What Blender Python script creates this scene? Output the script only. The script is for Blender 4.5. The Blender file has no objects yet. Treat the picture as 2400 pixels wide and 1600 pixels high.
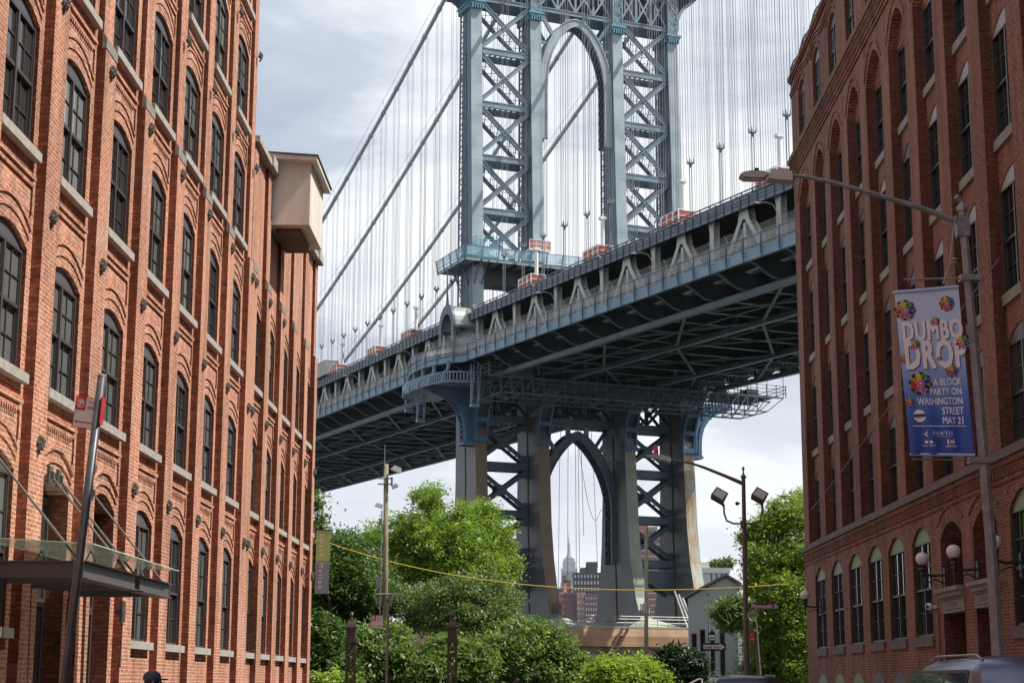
import bpy, math, random
from mathutils import Vector, Matrix
random.seed(7)
HAZE = True
rad = math.radians
S = bpy.context.scene

# ---------------------------------------------------------------- camera, sky, sun, exposure
FPX = 4010.0
PITCH = math.atan(797 / FPX)
YAW = math.atan(45 * math.cos(PITCH) / FPX)
ROLL = rad(0.18)
EYE = 1.65
fwd = Vector((-math.sin(YAW) * math.cos(PITCH), math.cos(YAW) * math.cos(PITCH), math.sin(PITCH)))
rgt = Vector((math.cos(YAW), math.sin(YAW), 0))
upv = rgt.cross(fwd)
rgt, upv = rgt * math.cos(ROLL) + upv * math.sin(ROLL), upv * math.cos(ROLL) - rgt * math.sin(ROLL)
cd = bpy.data.cameras.new("camera")
cd.lens = FPX / 2400 * 36
cd.sensor_width = 36
cd.clip_start = 0.3
cd.clip_end = 30000
cam = bpy.data.objects.new("camera", cd)
S.collection.objects.link(cam)
cam.matrix_world = Matrix(((rgt.x, upv.x, -fwd.x, 0), (rgt.y, upv.y, -fwd.y, 0), (rgt.z, upv.z, -fwd.z, EYE), (0, 0, 0, 1)))
S.camera = cam

SUN_EL, SUN_AZ = 54.0, 4.0          # azimuth measured from +X towards -Y
sdir = Vector((math.cos(rad(SUN_EL)) * math.cos(rad(SUN_AZ)), -math.cos(rad(SUN_EL)) * math.sin(rad(SUN_AZ)), math.sin(rad(SUN_EL))))
sl = bpy.data.lights.new("sun", 'SUN')
sl.energy = 4.9
sl.angle = rad(0.53)
sl.color = (1.0, 0.95, 0.87)
so = bpy.data.objects.new("sun", sl)
S.collection.objects.link(so)
so.rotation_euler = sdir.to_track_quat('Z', 'Y').to_euler()

w = bpy.data.worlds.new("World")
S.world = w
w.use_nodes = True
nt = w.node_tree
nt.nodes.clear()
def wn(t, **k):
    n = nt.nodes.new(t)
    for a, b in k.items():
        setattr(n, a, b)
    return n
out = wn('ShaderNodeOutputWorld')
bg = wn('ShaderNodeBackground')
sky = wn('ShaderNodeTexSky', sky_type='NISHITA', sun_disc=False)
sky.sun_elevation = rad(SUN_EL)
sky.sun_rotation = math.atan2(sdir.x, sdir.y)
bg.inputs[1].default_value = 0.085
geo = wn('ShaderNodeTexCoord')
sep = wn('ShaderNodeSeparateXYZ')
nt.links.new(geo.outputs['Generated'], sep.inputs[0])
zz = wn('ShaderNodeMath', operation='MAXIMUM')
zz.inputs[1].default_value = 0.0
nt.links.new(sep.outputs['Z'], zz.inputs[0])
za = wn('ShaderNodeMath', operation='ADD')
za.inputs[1].default_value = 0.16
nt.links.new(zz.outputs[0], za.inputs[0])
dx = wn('ShaderNodeMath', operation='DIVIDE')
dy = wn('ShaderNodeMath', operation='DIVIDE')
for d, o in ((dx, 'X'), (dy, 'Y')):
    nt.links.new(sep.outputs[o], d.inputs[0])
    nt.links.new(za.outputs[0], d.inputs[1])
cmb = wn('ShaderNodeCombineXYZ')
nt.links.new(dx.outputs[0], cmb.inputs[0])
nt.links.new(dy.outputs[0], cmb.inputs[1])
def wnoise(scale, detail, rough, off, dist=0.0):
    m = wn('ShaderNodeMapping')
    m.inputs['Location'].default_value = off
    nt.links.new(cmb.outputs[0], m.inputs[0])
    n = wn('ShaderNodeTexNoise')
    n.inputs['Scale'].default_value = scale
    n.inputs['Detail'].default_value = detail
    n.inputs['Roughness'].default_value = rough
    n.inputs['Distortion'].default_value = dist
    nt.links.new(m.outputs[0], n.inputs['Vector'])
    return n
def wramp(src, stops):
    r = wn('ShaderNodeValToRGB')
    e = r.color_ramp.elements
    while len(e) < len(stops):
        e.new(0.5)
    for el, (p, c) in zip(e, stops):
        el.position = p
        el.color = (*c, 1)
    nt.links.new(src, r.inputs[0])
    return r
n1 = wnoise(1.15, 9, 0.58, (1.2, 0.4, 0), 0.5)
n2 = wnoise(0.55, 4, 0.5, (4.1, 2.2, 0))
# cloud brightness as a mix of thick blue-grey cloud and white
cl = wramp(n1.outputs['Fac'], [(0.40, (4.5, 5.15, 6.3)), (0.48, (5.5, 6.15, 7.2)), (0.53, (7.6, 8.1, 8.8)), (0.60, (9.6, 9.8, 10.0))])
lo = wn('ShaderNodeMapRange')               # clouds are whiter towards the horizon
lo.inputs['From Min'].default_value = 0.27
lo.inputs['From Max'].default_value = 0.08
nt.links.new(sep.outputs['Z'], lo.inputs['Value'])
lom = wn('ShaderNodeMath', operation='MULTIPLY')
nt.links.new(lo.outputs[0], lom.inputs[0])
lom.inputs[1].default_value = 0.58
mixw = wn('ShaderNodeMixRGB')
nt.links.new(lom.outputs[0], mixw.inputs[0])
nt.links.new(cl.outputs[0], mixw.inputs[1])
mixw.inputs[2].default_value = (10.0, 10.2, 10.4, 1)
gap = wramp(n2.outputs['Fac'], [(0.57, (1, 1, 1)), (0.66, (0.15, 0.15, 0.15))])
mixs = wn('ShaderNodeMixRGB')
nt.links.new(gap.outputs[0], mixs.inputs[0])
nt.links.new(sky.outputs[0], mixs.inputs[1])
nt.links.new(mixw.outputs[0], mixs.inputs[2])
nt.links.new(mixs.outputs[0], bg.inputs[0])
nt.links.new(bg.outputs[0], out.inputs[0])

vs = S.view_settings
vs.view_transform = 'Standard'
vs.look = 'None'
vs.exposure = 0.36
vs.gamma = 1
vs.use_curve_mapping = False
S.cycles.max_bounces = 6
S.cycles.transparent_max_bounces = 12

def at(px, py, Y):
    """the world point at street distance Y seen at photo pixel (px, py) of 2400x1600"""
    d = fwd + rgt * ((px - 1200) / FPX) + upv * ((800 - py) / FPX)
    return Vector((0, 0, EYE)) + d * (Y / d.y)

# ---------------------------------------------------------------- materials
def mat(name, col, rough=0.7, metal=0.0, spec=0.5, var=0.0, vscale=3.0, col2=None, stretch=(1, 1, 1), emit=None, bump=0.0, bscale=None, detail=5):
    m = bpy.data.materials.new(name)
    m.use_nodes = True
    t = m.node_tree
    b = t.nodes['Principled BSDF']
    b.inputs['Base Color'].default_value = (*col, 1)
    b.inputs['Roughness'].default_value = rough
    b.inputs['Metallic'].default_value = metal
    b.inputs['Specular IOR Level'].default_value = spec
    if emit:
        b.inputs['Emission Color'].default_value = (*emit[0], 1)
        b.inputs['Emission Strength'].default_value = emit[1]
    if col2 is not None or var > 0:
        c2 = col2 if col2 is not None else tuple(c * (1 - var) for c in col)
        tc = t.nodes.new('ShaderNodeTexCoord')
        mp = t.nodes.new('ShaderNodeMapping')
        mp.inputs['Scale'].default_value = stretch
        n = t.nodes.new('ShaderNodeTexNoise')
        n.inputs['Scale'].default_value = vscale
        n.inputs['Detail'].default_value = detail
        n.inputs['Roughness'].default_value = 0.6
        r = t.nodes.new('ShaderNodeValToRGB')
        r.color_ramp.elements[0].position = 0.35
        r.color_ramp.elements[0].color = (*c2, 1)
        r.color_ramp.elements[1].position = 0.65
        r.color_ramp.elements[1].color = (*col, 1)
        t.links.new(tc.outputs['Object'], mp.inputs[0])
        t.links.new(mp.outputs[0], n.inputs['Vector'])
        t.links.new(n.outputs['Fac'], r.inputs[0])
        t.links.new(r.outputs[0], b.inputs['Base Color'])
        if bump:
            bp = t.nodes.new('ShaderNodeBump')
            bp.inputs['Strength'].default_value = bump
            bp.inputs['Distance'].default_value = 0.02
            t.links.new(n.outputs['Fac'], bp.inputs['Height'])
            t.links.new(bp.outputs[0], b.inputs['Normal'])
    return m

def brick_mat(name, c1, c2, mortar, patch, bw=0.215, bh=0.075, mort=0.011, pamt=0.5, bump=0.5):
    m = bpy.data.materials.new(name)
    m.use_nodes = True
    t = m.node_tree
    L = t.links.new
    N = t.nodes.new
    b = t.nodes['Principled BSDF']
    b.inputs['Roughness'].default_value = 0.9
    b.inputs['Specular IOR Level'].default_value = 0.2
    tc = N('ShaderNodeTexCoord')
    sp = N('ShaderNodeSeparateXYZ')
    L(tc.outputs['Object'], sp.inputs[0])
    g = N('ShaderNodeNewGeometry')
    sn = N('ShaderNodeSeparateXYZ')
    L(g.outputs['True Normal'], sn.inputs[0])
    ab = N('ShaderNodeMath'); ab.operation = 'ABSOLUTE'
    L(sn.outputs['Y'], ab.inputs[0])
    gt = N('ShaderNodeMath'); gt.operation = 'GREATER_THAN'; gt.inputs[1].default_value = 0.6
    L(ab.outputs[0], gt.inputs[0])
    mx = N('ShaderNodeMix'); mx.data_type = 'FLOAT'
    L(gt.outputs[0], mx.inputs[0]); L(sp.outputs['Y'], mx.inputs[2]); L(sp.outputs['X'], mx.inputs[3])
    cb = N('ShaderNodeCombineXYZ')
    L(mx.outputs[0], cb.inputs[0]); L(sp.outputs['Z'], cb.inputs[1])
    br = N('ShaderNodeTexBrick')
    br.inputs['Scale'].default_value = 1.0
    br.inputs['Brick Width'].default_value = bw
    br.inputs['Row Height'].default_value = bh
    br.inputs['Mortar Size'].default_value = mort
    br.inputs['Mortar Smooth'].default_value = 0.3
    br.inputs['Bias'].default_value = 0.0
    br.inputs['Color1'].default_value = (*c1, 1)
    br.inputs['Color2'].default_value = (*c2, 1)
    br.inputs['Mortar'].default_value = (*mortar, 1)
    L(cb.outputs[0], br.inputs['Vector'])
    n = N('ShaderNodeTexNoise')
    n.inputs['Scale'].default_value = 0.9
    n.inputs['Detail'].default_value = 8
    n.inputs['Roughness'].default_value = 0.65
    L(tc.outputs['Object'], n.inputs['Vector'])
    rp = N('ShaderNodeValToRGB')
    rp.color_ramp.elements[0].position = 0.50
    rp.color_ramp.elements[0].color = (0, 0, 0, 1)
    rp.color_ramp.elements[1].position = 0.75
    rp.color_ramp.elements[1].color = (pamt, pamt, pamt, 1)
    L(n.outputs['Fac'], rp.inputs[0])
    m2 = N('ShaderNodeMixRGB')
    m2.inputs[2].default_value = (*patch, 1)
    L(rp.outputs[0], m2.inputs[0]); L(br.outputs['Color'], m2.inputs[1])
    # brick to brick tone change
    n3 = N('ShaderNodeTexNoise')
    n3.inputs['Scale'].default_value = 7.0
    n3.inputs['Detail'].default_value = 3
    mp3 = N('ShaderNodeMapping'); mp3.inputs['Scale'].default_value = (1, 1, 2.5)
    L(tc.outputs['Object'], mp3.inputs[0]); L(mp3.outputs[0], n3.inputs['Vector'])
    r3 = N('ShaderNodeMapRange')
    r3.inputs['From Min'].default_value = 0.3; r3.inputs['From Max'].default_value = 0.7
    r3.inputs['To Min'].default_value = 0.66; r3.inputs['To Max'].default_value = 1.2
    L(n3.outputs['Fac'], r3.inputs['Value'])
    m4 = N('ShaderNodeMixRGB'); m4.blend_type = 'MULTIPLY'; m4.inputs[0].default_value = 1
    L(m2.outputs[0], m4.inputs[1]); L(r3.outputs[0], m4.inputs[2])
    # rain streaks running down the wall
    n5 = N('ShaderNodeTexNoise'); n5.inputs['Scale'].default_value = 1.0; n5.inputs['Detail'].default_value = 6
    mp5 = N('ShaderNodeMapping'); mp5.inputs['Scale'].default_value = (2.2, 2.2, 0.22)
    L(tc.outputs['Object'], mp5.inputs[0]); L(mp5.outputs[0], n5.inputs['Vector'])
    r5 = N('ShaderNodeMapRange')
    r5.inputs['From Min'].default_value = 0.35; r5.inputs['From Max'].default_value = 0.62
    r5.inputs['To Min'].default_value = 0.70; r5.inputs['To Max'].default_value = 1.08
    L(n5.outputs['Fac'], r5.inputs['Value'])
    m6 = N('ShaderNodeMixRGB'); m6.blend_type = 'MULTIPLY'; m6.inputs[0].default_value = 1
    L(m4.outputs[0], m6.inputs[1]); L(r5.outputs[0], m6.inputs[2])
    L(m6.outputs[0], b.inputs['Base Color'])
    bp = N('ShaderNodeBump')
    bp.inputs['Strength'].default_value = bump
    bp.inputs['Distance'].default_value = 0.008
    bp.invert = True
    L(br.outputs['Fac'], bp.inputs['Height'])
    L(bp.outputs[0], b.inputs['Normal'])
    return m

def steel_mat(name, col, col2, rust, ramt, seam=7.5, rough=0.45):
    """painted riveted plate: tone drift, vertical rust streaks, plate seams"""
    m = bpy.data.materials.new(name)
    m.use_nodes = True
    t = m.node_tree
    L = t.links.new
    N = t.nodes.new
    b = t.nodes['Principled BSDF']
    b.inputs['Roughness'].default_value = rough
    b.inputs['Specular IOR Level'].default_value = 0.4
    tc = N('ShaderNodeTexCoord')
    n = N('ShaderNodeTexNoise'); n.inputs['Scale'].default_value = 0.35; n.inputs['Detail'].default_value = 8
    L(tc.outputs['Object'], n.inputs['Vector'])
    r = N('ShaderNodeValToRGB')
    r.color_ramp.elements[0].position = 0.38; r.color_ramp.elements[0].color = (*col2, 1)
    r.color_ramp.elements[1].position = 0.62; r.color_ramp.elements[1].color = (*col, 1)
    L(n.outputs['Fac'], r.inputs[0])
    mp = N('ShaderNodeMapping'); mp.inputs['Scale'].default_value = (2.6, 2.6, 0.22)
    L(tc.outputs['Object'], mp.inputs[0])
    n2 = N('ShaderNodeTexNoise'); n2.inputs['Scale'].default_value = 1.0; n2.inputs['Detail'].default_value = 7; n2.inputs['Roughness'].default_value = 0.65
    L(mp.outputs[0], n2.inputs['Vector'])
    r2 = N('ShaderNodeValToRGB')
    r2.color_ramp.elements[0].position = 0.62 - 0.25 * ramt; r2.color_ramp.elements[0].color = (0, 0, 0, 1)
    r2.color_ramp.elements[1].position = 0.80 - 0.2 * ramt; r2.color_ramp.elements[1].color = (1, 1, 1, 1)
    L(n2.outputs['Fac'], r2.inputs[0])
    fm = N('ShaderNodeMath'); fm.operation = 'MULTIPLY'; fm.inputs[1].default_value = min(1, 0.35 + ramt)
    L(r2.outputs[0], fm.inputs[0])
    mx = N('ShaderNodeMixRGB'); mx.inputs[2].default_value = (*rust, 1)
    L(fm.outputs[0], mx.inputs[0]); L(r.outputs[0], mx.inputs[1])
    last = mx.outputs[0]
    if seam:
        sp = N('ShaderNodeSeparateXYZ'); L(tc.outputs['Object'], sp.inputs[0])
        md = N('ShaderNodeMath'); md.operation = 'MODULO'; md.inputs[1].default_value = seam
        L(sp.outputs['Z'], md.inputs[0])
        lt = N('ShaderNodeMath'); lt.operation = 'LESS_THAN'; lt.inputs[1].default_value = 0.07
        L(md.outputs[0], lt.inputs[0])
        f2 = N('ShaderNodeMath'); f2.operation = 'MULTIPLY'; f2.inputs[1].default_value = 0.55
        L(lt.outputs[0], f2.inputs[0])
        m3 = N('ShaderNodeMixRGB'); m3.inputs[2].default_value = (col2[0] * .3, col2[1] * .3, col2[2] * .3, 1)
        L(f2.outputs[0], m3.inputs[0]); L(last, m3.inputs[1])
        last = m3.outputs[0]
    L(last, b.inputs['Base Color'])
    return m

def seethrough(name, col, alpha, rough=0.6):
    m = mat(name, col, rough)
    m.node_tree.nodes['Principled BSDF'].inputs['Alpha'].default_value = alpha
    return m

def mesh_wire(name, col, cell=0.10, cover=0.3):
    """chain-link: diagonal wire pattern with real holes"""
    m = bpy.data.materials.new(name)
    m.use_nodes = True
    t = m.node_tree
    L = t.links.new
    N = t.nodes.new
    b = t.nodes['Principled BSDF']
    b.inputs['Base Color'].default_value = (*col, 1)
    b.inputs['Roughness'].default_value = 0.6
    tc = N('ShaderNodeTexCoord')
    sp = N('ShaderNodeSeparateXYZ'); L(tc.outputs['Object'], sp.inputs[0])
    xy = N('ShaderNodeMath'); xy.operation = 'ADD'; L(sp.outputs['X'], xy.inputs[0]); L(sp.outputs['Y'], xy.inputs[1])
    vals = []
    for op in ('ADD', 'SUBTRACT'):
        a = N('ShaderNodeMath'); a.operation = op
        L(xy.outputs[0], a.inputs[0]); L(sp.outputs['Z'], a.inputs[1])
        k = N('ShaderNodeMath'); k.operation = 'PINGPONG'; k.inputs[1].default_value = cell
        L(a.outputs[0], k.inputs[0])
        c = N('ShaderNodeMath'); c.operation = 'LESS_THAN'; c.inputs[1].default_value = cell * cover
        L(k.outputs[0], c.inputs[0])
        vals.append(c)
    mxx = N('ShaderNodeMath'); mxx.operation = 'MAXIMUM'
    L(vals[0].outputs[0], mxx.inputs[0]); L(vals[1].outputs[0], mxx.inputs[1])
    L(mxx.outputs[0], b.inputs['Alpha'])
    return m

def glass_mat(name, col=(0.02, 0.025, 0.027), rough=0.03, bump=0.25, spec=0.9):
    m = mat(name, col, rough, 0.0, spec)
    t = m.node_tree
    b = t.nodes['Principled BSDF']
    tc = t.nodes.new('ShaderNodeTexCoord')
    n = t.nodes.new('ShaderNodeTexNoise')
    n.inputs['Scale'].default_value = 2.2
    n.inputs['Detail'].default_value = 1
    bp = t.nodes.new('ShaderNodeBump')
    bp.inputs['Strength'].default_value = bump
    bp.inputs['Distance'].default_value = 0.012
    t.links.new(tc.outputs['Object'], n.inputs['Vector'])
    t.links.new(n.outputs['Fac'], bp.inputs['Height'])
    t.links.new(bp.outputs[0], b.inputs['Normal'])
    # blinds and curtains differ from window to window
    oi = t.nodes.new('ShaderNodeObjectInfo')
    rp = t.nodes.new('ShaderNodeValToRGB')
    rp.color_ramp.interpolation = 'CONSTANT'
    e_ = rp.color_ramp.elements
    e_[0].color = (*[c * .3 for c in col], 1); e_[1].position = .22; e_[1].color = (*col, 1)
    for p_, k_ in ((.55, 1.6), (.72, .5), (.84, 2.9), (.93, 1.2)):
        n_ = e_.new(p_); n_.color = (*[min(1, c * k_) for c in col], 1)
    t.links.new(oi.outputs['Random'], rp.inputs[0]); t.links.new(rp.outputs[0], b.inputs['Base Color'])
    return m

def leaf_mat(name, col, col2, trans=0.35):
    m = bpy.data.materials.new(name)
    m.use_nodes = True
    t = m.node_tree
    L = t.links.new
    N = t.nodes.new
    t.nodes.clear()
    o = N('ShaderNodeOutputMaterial')
    tc = N('ShaderNodeTexCoord')
    n = N('ShaderNodeTexNoise'); n.inputs['Scale'].default_value = 2.1; n.inputs['Detail'].default_value = 6
    L(tc.outputs['Object'], n.inputs['Vector'])
    r = N('ShaderNodeValToRGB')
    r.color_ramp.elements[0].position = 0.36; r.color_ramp.elements[0].color = (*col2, 1)
    r.color_ramp.elements[1].position = 0.64; r.color_ramp.elements[1].color = (*col, 1)
    L(n.outputs['Fac'], r.inputs[0])
    d = N('ShaderNodeBsdfPrincipled'); d.inputs['Roughness'].default_value = 0.45
    d.inputs['Specular IOR Level'].default_value = 0.45
    tr = N('ShaderNodeBsdfTranslucent')
    L(r.outputs[0], d.inputs['Base Color'])
    hm = N('ShaderNodeMixRGB'); hm.blend_type = 'MULTIPLY'; hm.inputs[0].default_value = 1; hm.inputs[2].default_value = (1.35, 1.5, 0.5, 1)
    L(r.outputs[0], hm.inputs[1]); L(hm.outputs[0], tr.inputs[0])
    x = N('ShaderNodeMixShader'); x.inputs[0].default_value = trans
    L(d.outputs[0], x.inputs[1]); L(tr.outputs[0], x.inputs[2])
    L(x.outputs[0], o.inputs[0])
    return m

M = {}
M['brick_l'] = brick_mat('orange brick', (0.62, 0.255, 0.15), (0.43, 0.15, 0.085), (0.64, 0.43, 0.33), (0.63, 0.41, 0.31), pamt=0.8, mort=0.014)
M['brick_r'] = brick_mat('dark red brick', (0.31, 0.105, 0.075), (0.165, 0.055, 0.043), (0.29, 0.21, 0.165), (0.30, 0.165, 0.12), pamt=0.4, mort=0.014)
M['brick_side'] = brick_mat('rough shaded brick', (0.40, 0.125, 0.06), (0.20, 0.065, 0.04), (0.16, 0.08, 0.055), (0.30, 0.13, 0.09), pamt=0.5, bh=0.08)  # side faces: rougher brick with dark joints, their shade also put into the colour
M['brick_shade_r'] = brick_mat('shaded red brick', (0.20, 0.068, 0.048), (0.11, 0.04, 0.03), (0.15, 0.085, 0.065), (0.20, 0.10, 0.075), pamt=0.35, bh=0.08)  # darker copy of the red brick, side-face shade put into its colour
M['brick_red'] = mat('rubbed red brick panel', (0.58, 0.24, 0.15), 0.9, var=0.25, vscale=4)
M['stone'] = mat('grey sandstone', (0.30, 0.28, 0.25), 0.85, var=0.3, vscale=5)
M['stone_l'] = mat('pale limestone sill', (0.46, 0.43, 0.385), 0.85, var=0.28, vscale=4)
M['stone_d'] = mat('dark brownstone', (0.17, 0.14, 0.125), 0.9, var=0.35, vscale=4)
M['frame_d'] = mat('bronze window frame', (0.075, 0.06, 0.06), 0.45)
M['frame_r'] = mat('black green window frame', (0.035, 0.042, 0.04), 0.4)
M['hood_g'] = mat('grey head panel', (0.10, 0.095, 0.10), 0.5)
M['hood_w'] = mat('pale head panel', (0.34, 0.36, 0.38), 0.5)
M['hood_v'] = mat('green head panel', (0.16, 0.24, 0.13), 0.5)
M['glass'] = glass_mat('old window glass', (0.15, 0.165, 0.155))
M['glass_r'] = glass_mat('dark window glass', (0.014, 0.016, 0.017), spec=0.6)
M['iron'] = mat('cast iron', (0.13, 0.12, 0.11), 0.6, var=0.4, vscale=9)
M['iron_br'] = mat('brown painted iron', (0.085, 0.058, 0.045), 0.5, var=0.3, vscale=6)
M['cream'] = mat('cream stucco', (0.76, 0.70, 0.61), 0.9, var=0.2, vscale=1.4, stretch=(1, 1, .35), bump=0.5, detail=8)
M['roofm'] = mat('brown shingle edge', (0.13, 0.10, 0.085), 0.8)
M['white'] = mat('white paint', (0.78, 0.78, 0.76), 0.5)
M['wood_b'] = mat('brown timber', (0.17, 0.10, 0.07), 0.8, var=0.4, vscale=5, stretch=(6, 1, 1))
M['asphalt'] = mat('asphalt', (0.055, 0.055, 0.057), 0.9, var=0.3, vscale=8)
M['belgian'] = mat('granite paving', (0.20, 0.19, 0.18), 0.85, var=0.35, vscale=7)
M['concrete'] = mat('concrete pavement', (0.36, 0.35, 0.33), 0.9, var=0.2, vscale=2)
M['water'] = mat('river water', (0.03, 0.05, 0.05), 0.08)
M['grass'] = mat('grass', (0.035, 0.05, 0.02), 0.9, var=0.4, vscale=3)
M['galv'] = mat('galvanised steel', (0.34, 0.33, 0.33), 0.45, 0.4, var=0.3, vscale=5)
M['galv_d'] = mat('weathered grey pole', (0.27, 0.28, 0.31), 0.5, 0.2, var=0.35, vscale=7)
M['pole_br'] = mat('brown lamp pole', (0.115, 0.082, 0.072), 0.5)
M['blackm'] = mat('black paint', (0.02, 0.02, 0.022), 0.45)
M['globe'] = mat('white glass globe', (0.72, 0.67, 0.66), 0.25)
M['woodpole'] = mat('weathered wood pole', (0.30, 0.28, 0.17), 0.85, col2=(0.17, 0.12, 0.08), vscale=3, stretch=(8, 8, 0.6))
M['lamp_g'] = mat('lamp housing', (0.40, 0.38, 0.38), 0.45)
M['lens'] = mat('lamp lens', (0.55, 0.55, 0.50), 0.25)
M['yellow'] = mat('yellow rope', (0.70, 0.50, 0.06), 0.6)
M['cable_b'] = mat('black cable', (0.03, 0.025, 0.03), 0.6)
M['red'] = mat('red sign', (0.55, 0.03, 0.04), 0.5)
M['signw'] = mat('white sign', (0.72, 0.70, 0.70), 0.5)
M['signbr'] = mat('brown street sign', (0.13, 0.045, 0.035), 0.45)
M['ink'] = mat('black ink', (0.015, 0.015, 0.015), 0.5)
# bridge steel
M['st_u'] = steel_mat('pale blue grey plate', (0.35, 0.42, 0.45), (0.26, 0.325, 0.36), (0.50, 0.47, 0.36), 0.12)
M['st_s'] = steel_mat('slate blue steel', (0.11, 0.15, 0.20), (0.085, 0.12, 0.16), (0.20, 0.17, 0.14), 0.06, seam=0)  # column sides use this darker steel, their shade put into the colour
M['st_x'] = steel_mat('bracing steel', (0.23, 0.305, 0.36), (0.17, 0.23, 0.28), (0.30, 0.22, 0.16), 0.1, seam=0)
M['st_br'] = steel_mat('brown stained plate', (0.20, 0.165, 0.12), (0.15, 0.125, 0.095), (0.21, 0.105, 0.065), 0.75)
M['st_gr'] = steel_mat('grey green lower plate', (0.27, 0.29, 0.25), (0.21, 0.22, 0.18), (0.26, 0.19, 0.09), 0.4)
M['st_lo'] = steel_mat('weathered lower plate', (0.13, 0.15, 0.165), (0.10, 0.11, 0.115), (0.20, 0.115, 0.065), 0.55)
M['st_rust'] = steel_mat('rust stained plate', (0.42, 0.47, 0.45), (0.40, 0.37, 0.27), (0.40, 0.20, 0.08), 0.6, seam=6.5)
M['st_blue'] = steel_mat('bright blue steel', (0.075, 0.15, 0.25), (0.055, 0.11, 0.19), (0.15, 0.11, 0.09), 0.1, seam=0)
M['st_cyan'] = mat('cyan blue steel', (0.14, 0.34, 0.44), 0.5, var=0.3, vscale=1)
M['st_fas'] = steel_mat('blue grey fascia', (0.21, 0.29, 0.38), (0.165, 0.235, 0.31), (0.25, 0.18, 0.14), 0.05, seam=0)
M['st_tr'] = steel_mat('pale grey truss steel', (0.50, 0.50, 0.465), (0.40, 0.405, 0.385), (0.34, 0.23, 0.15), 0.22, seam=0)
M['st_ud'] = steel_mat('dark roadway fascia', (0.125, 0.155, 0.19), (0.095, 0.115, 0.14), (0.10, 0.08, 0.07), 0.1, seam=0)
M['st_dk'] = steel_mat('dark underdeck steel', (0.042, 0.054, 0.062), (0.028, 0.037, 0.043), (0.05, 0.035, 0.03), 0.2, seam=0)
M['st_ch'] = steel_mat('blue grey chord', (0.13, 0.18, 0.22), (0.09, 0.125, 0.15), (0.2, 0.15, 0.11), 0.15, seam=0)
M['cable'] = mat('wrapped main cable', (0.60, 0.63, 0.64), 0.4, var=0.15, vscale=2)
M['rope'] = mat('steel wire rope', (0.17, 0.18, 0.21), 0.5)
M['fencem'] = mesh_wire('chain link', (0.66, 0.62, 0.54), 0.11, 0.13)
M['fenceb'] = mesh_wire('blue chain link', (0.34, 0.52, 0.62), 0.12, 0.42)
M['cage'] = mat('red orange board', (0.50, 0.115, 0.075), 0.6, var=0.3, vscale=2)
M['cage_f'] = mesh_wire('orange safety net', (0.60, 0.17, 0.11), 0.08, 0.5)
M['copper'] = mat('grey green domed roof', (0.46, 0.51, 0.46), 0.25, 0.1, var=0.25, vscale=0.7)
M['pier'] = mat('brown stained pier concrete', (0.42, 0.26, 0.155), 0.9, col2=(0.28, 0.17, 0.11), vscale=0.5, stretch=(1, 1, .6))
M['shoe'] = mat('pale green cast shoe', (0.44, 0.50, 0.38), 0.7, var=0.25, vscale=1)
M['green_n'] = mat('green netting', (0.05, 0.25, 0.15), 0.8)

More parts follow.
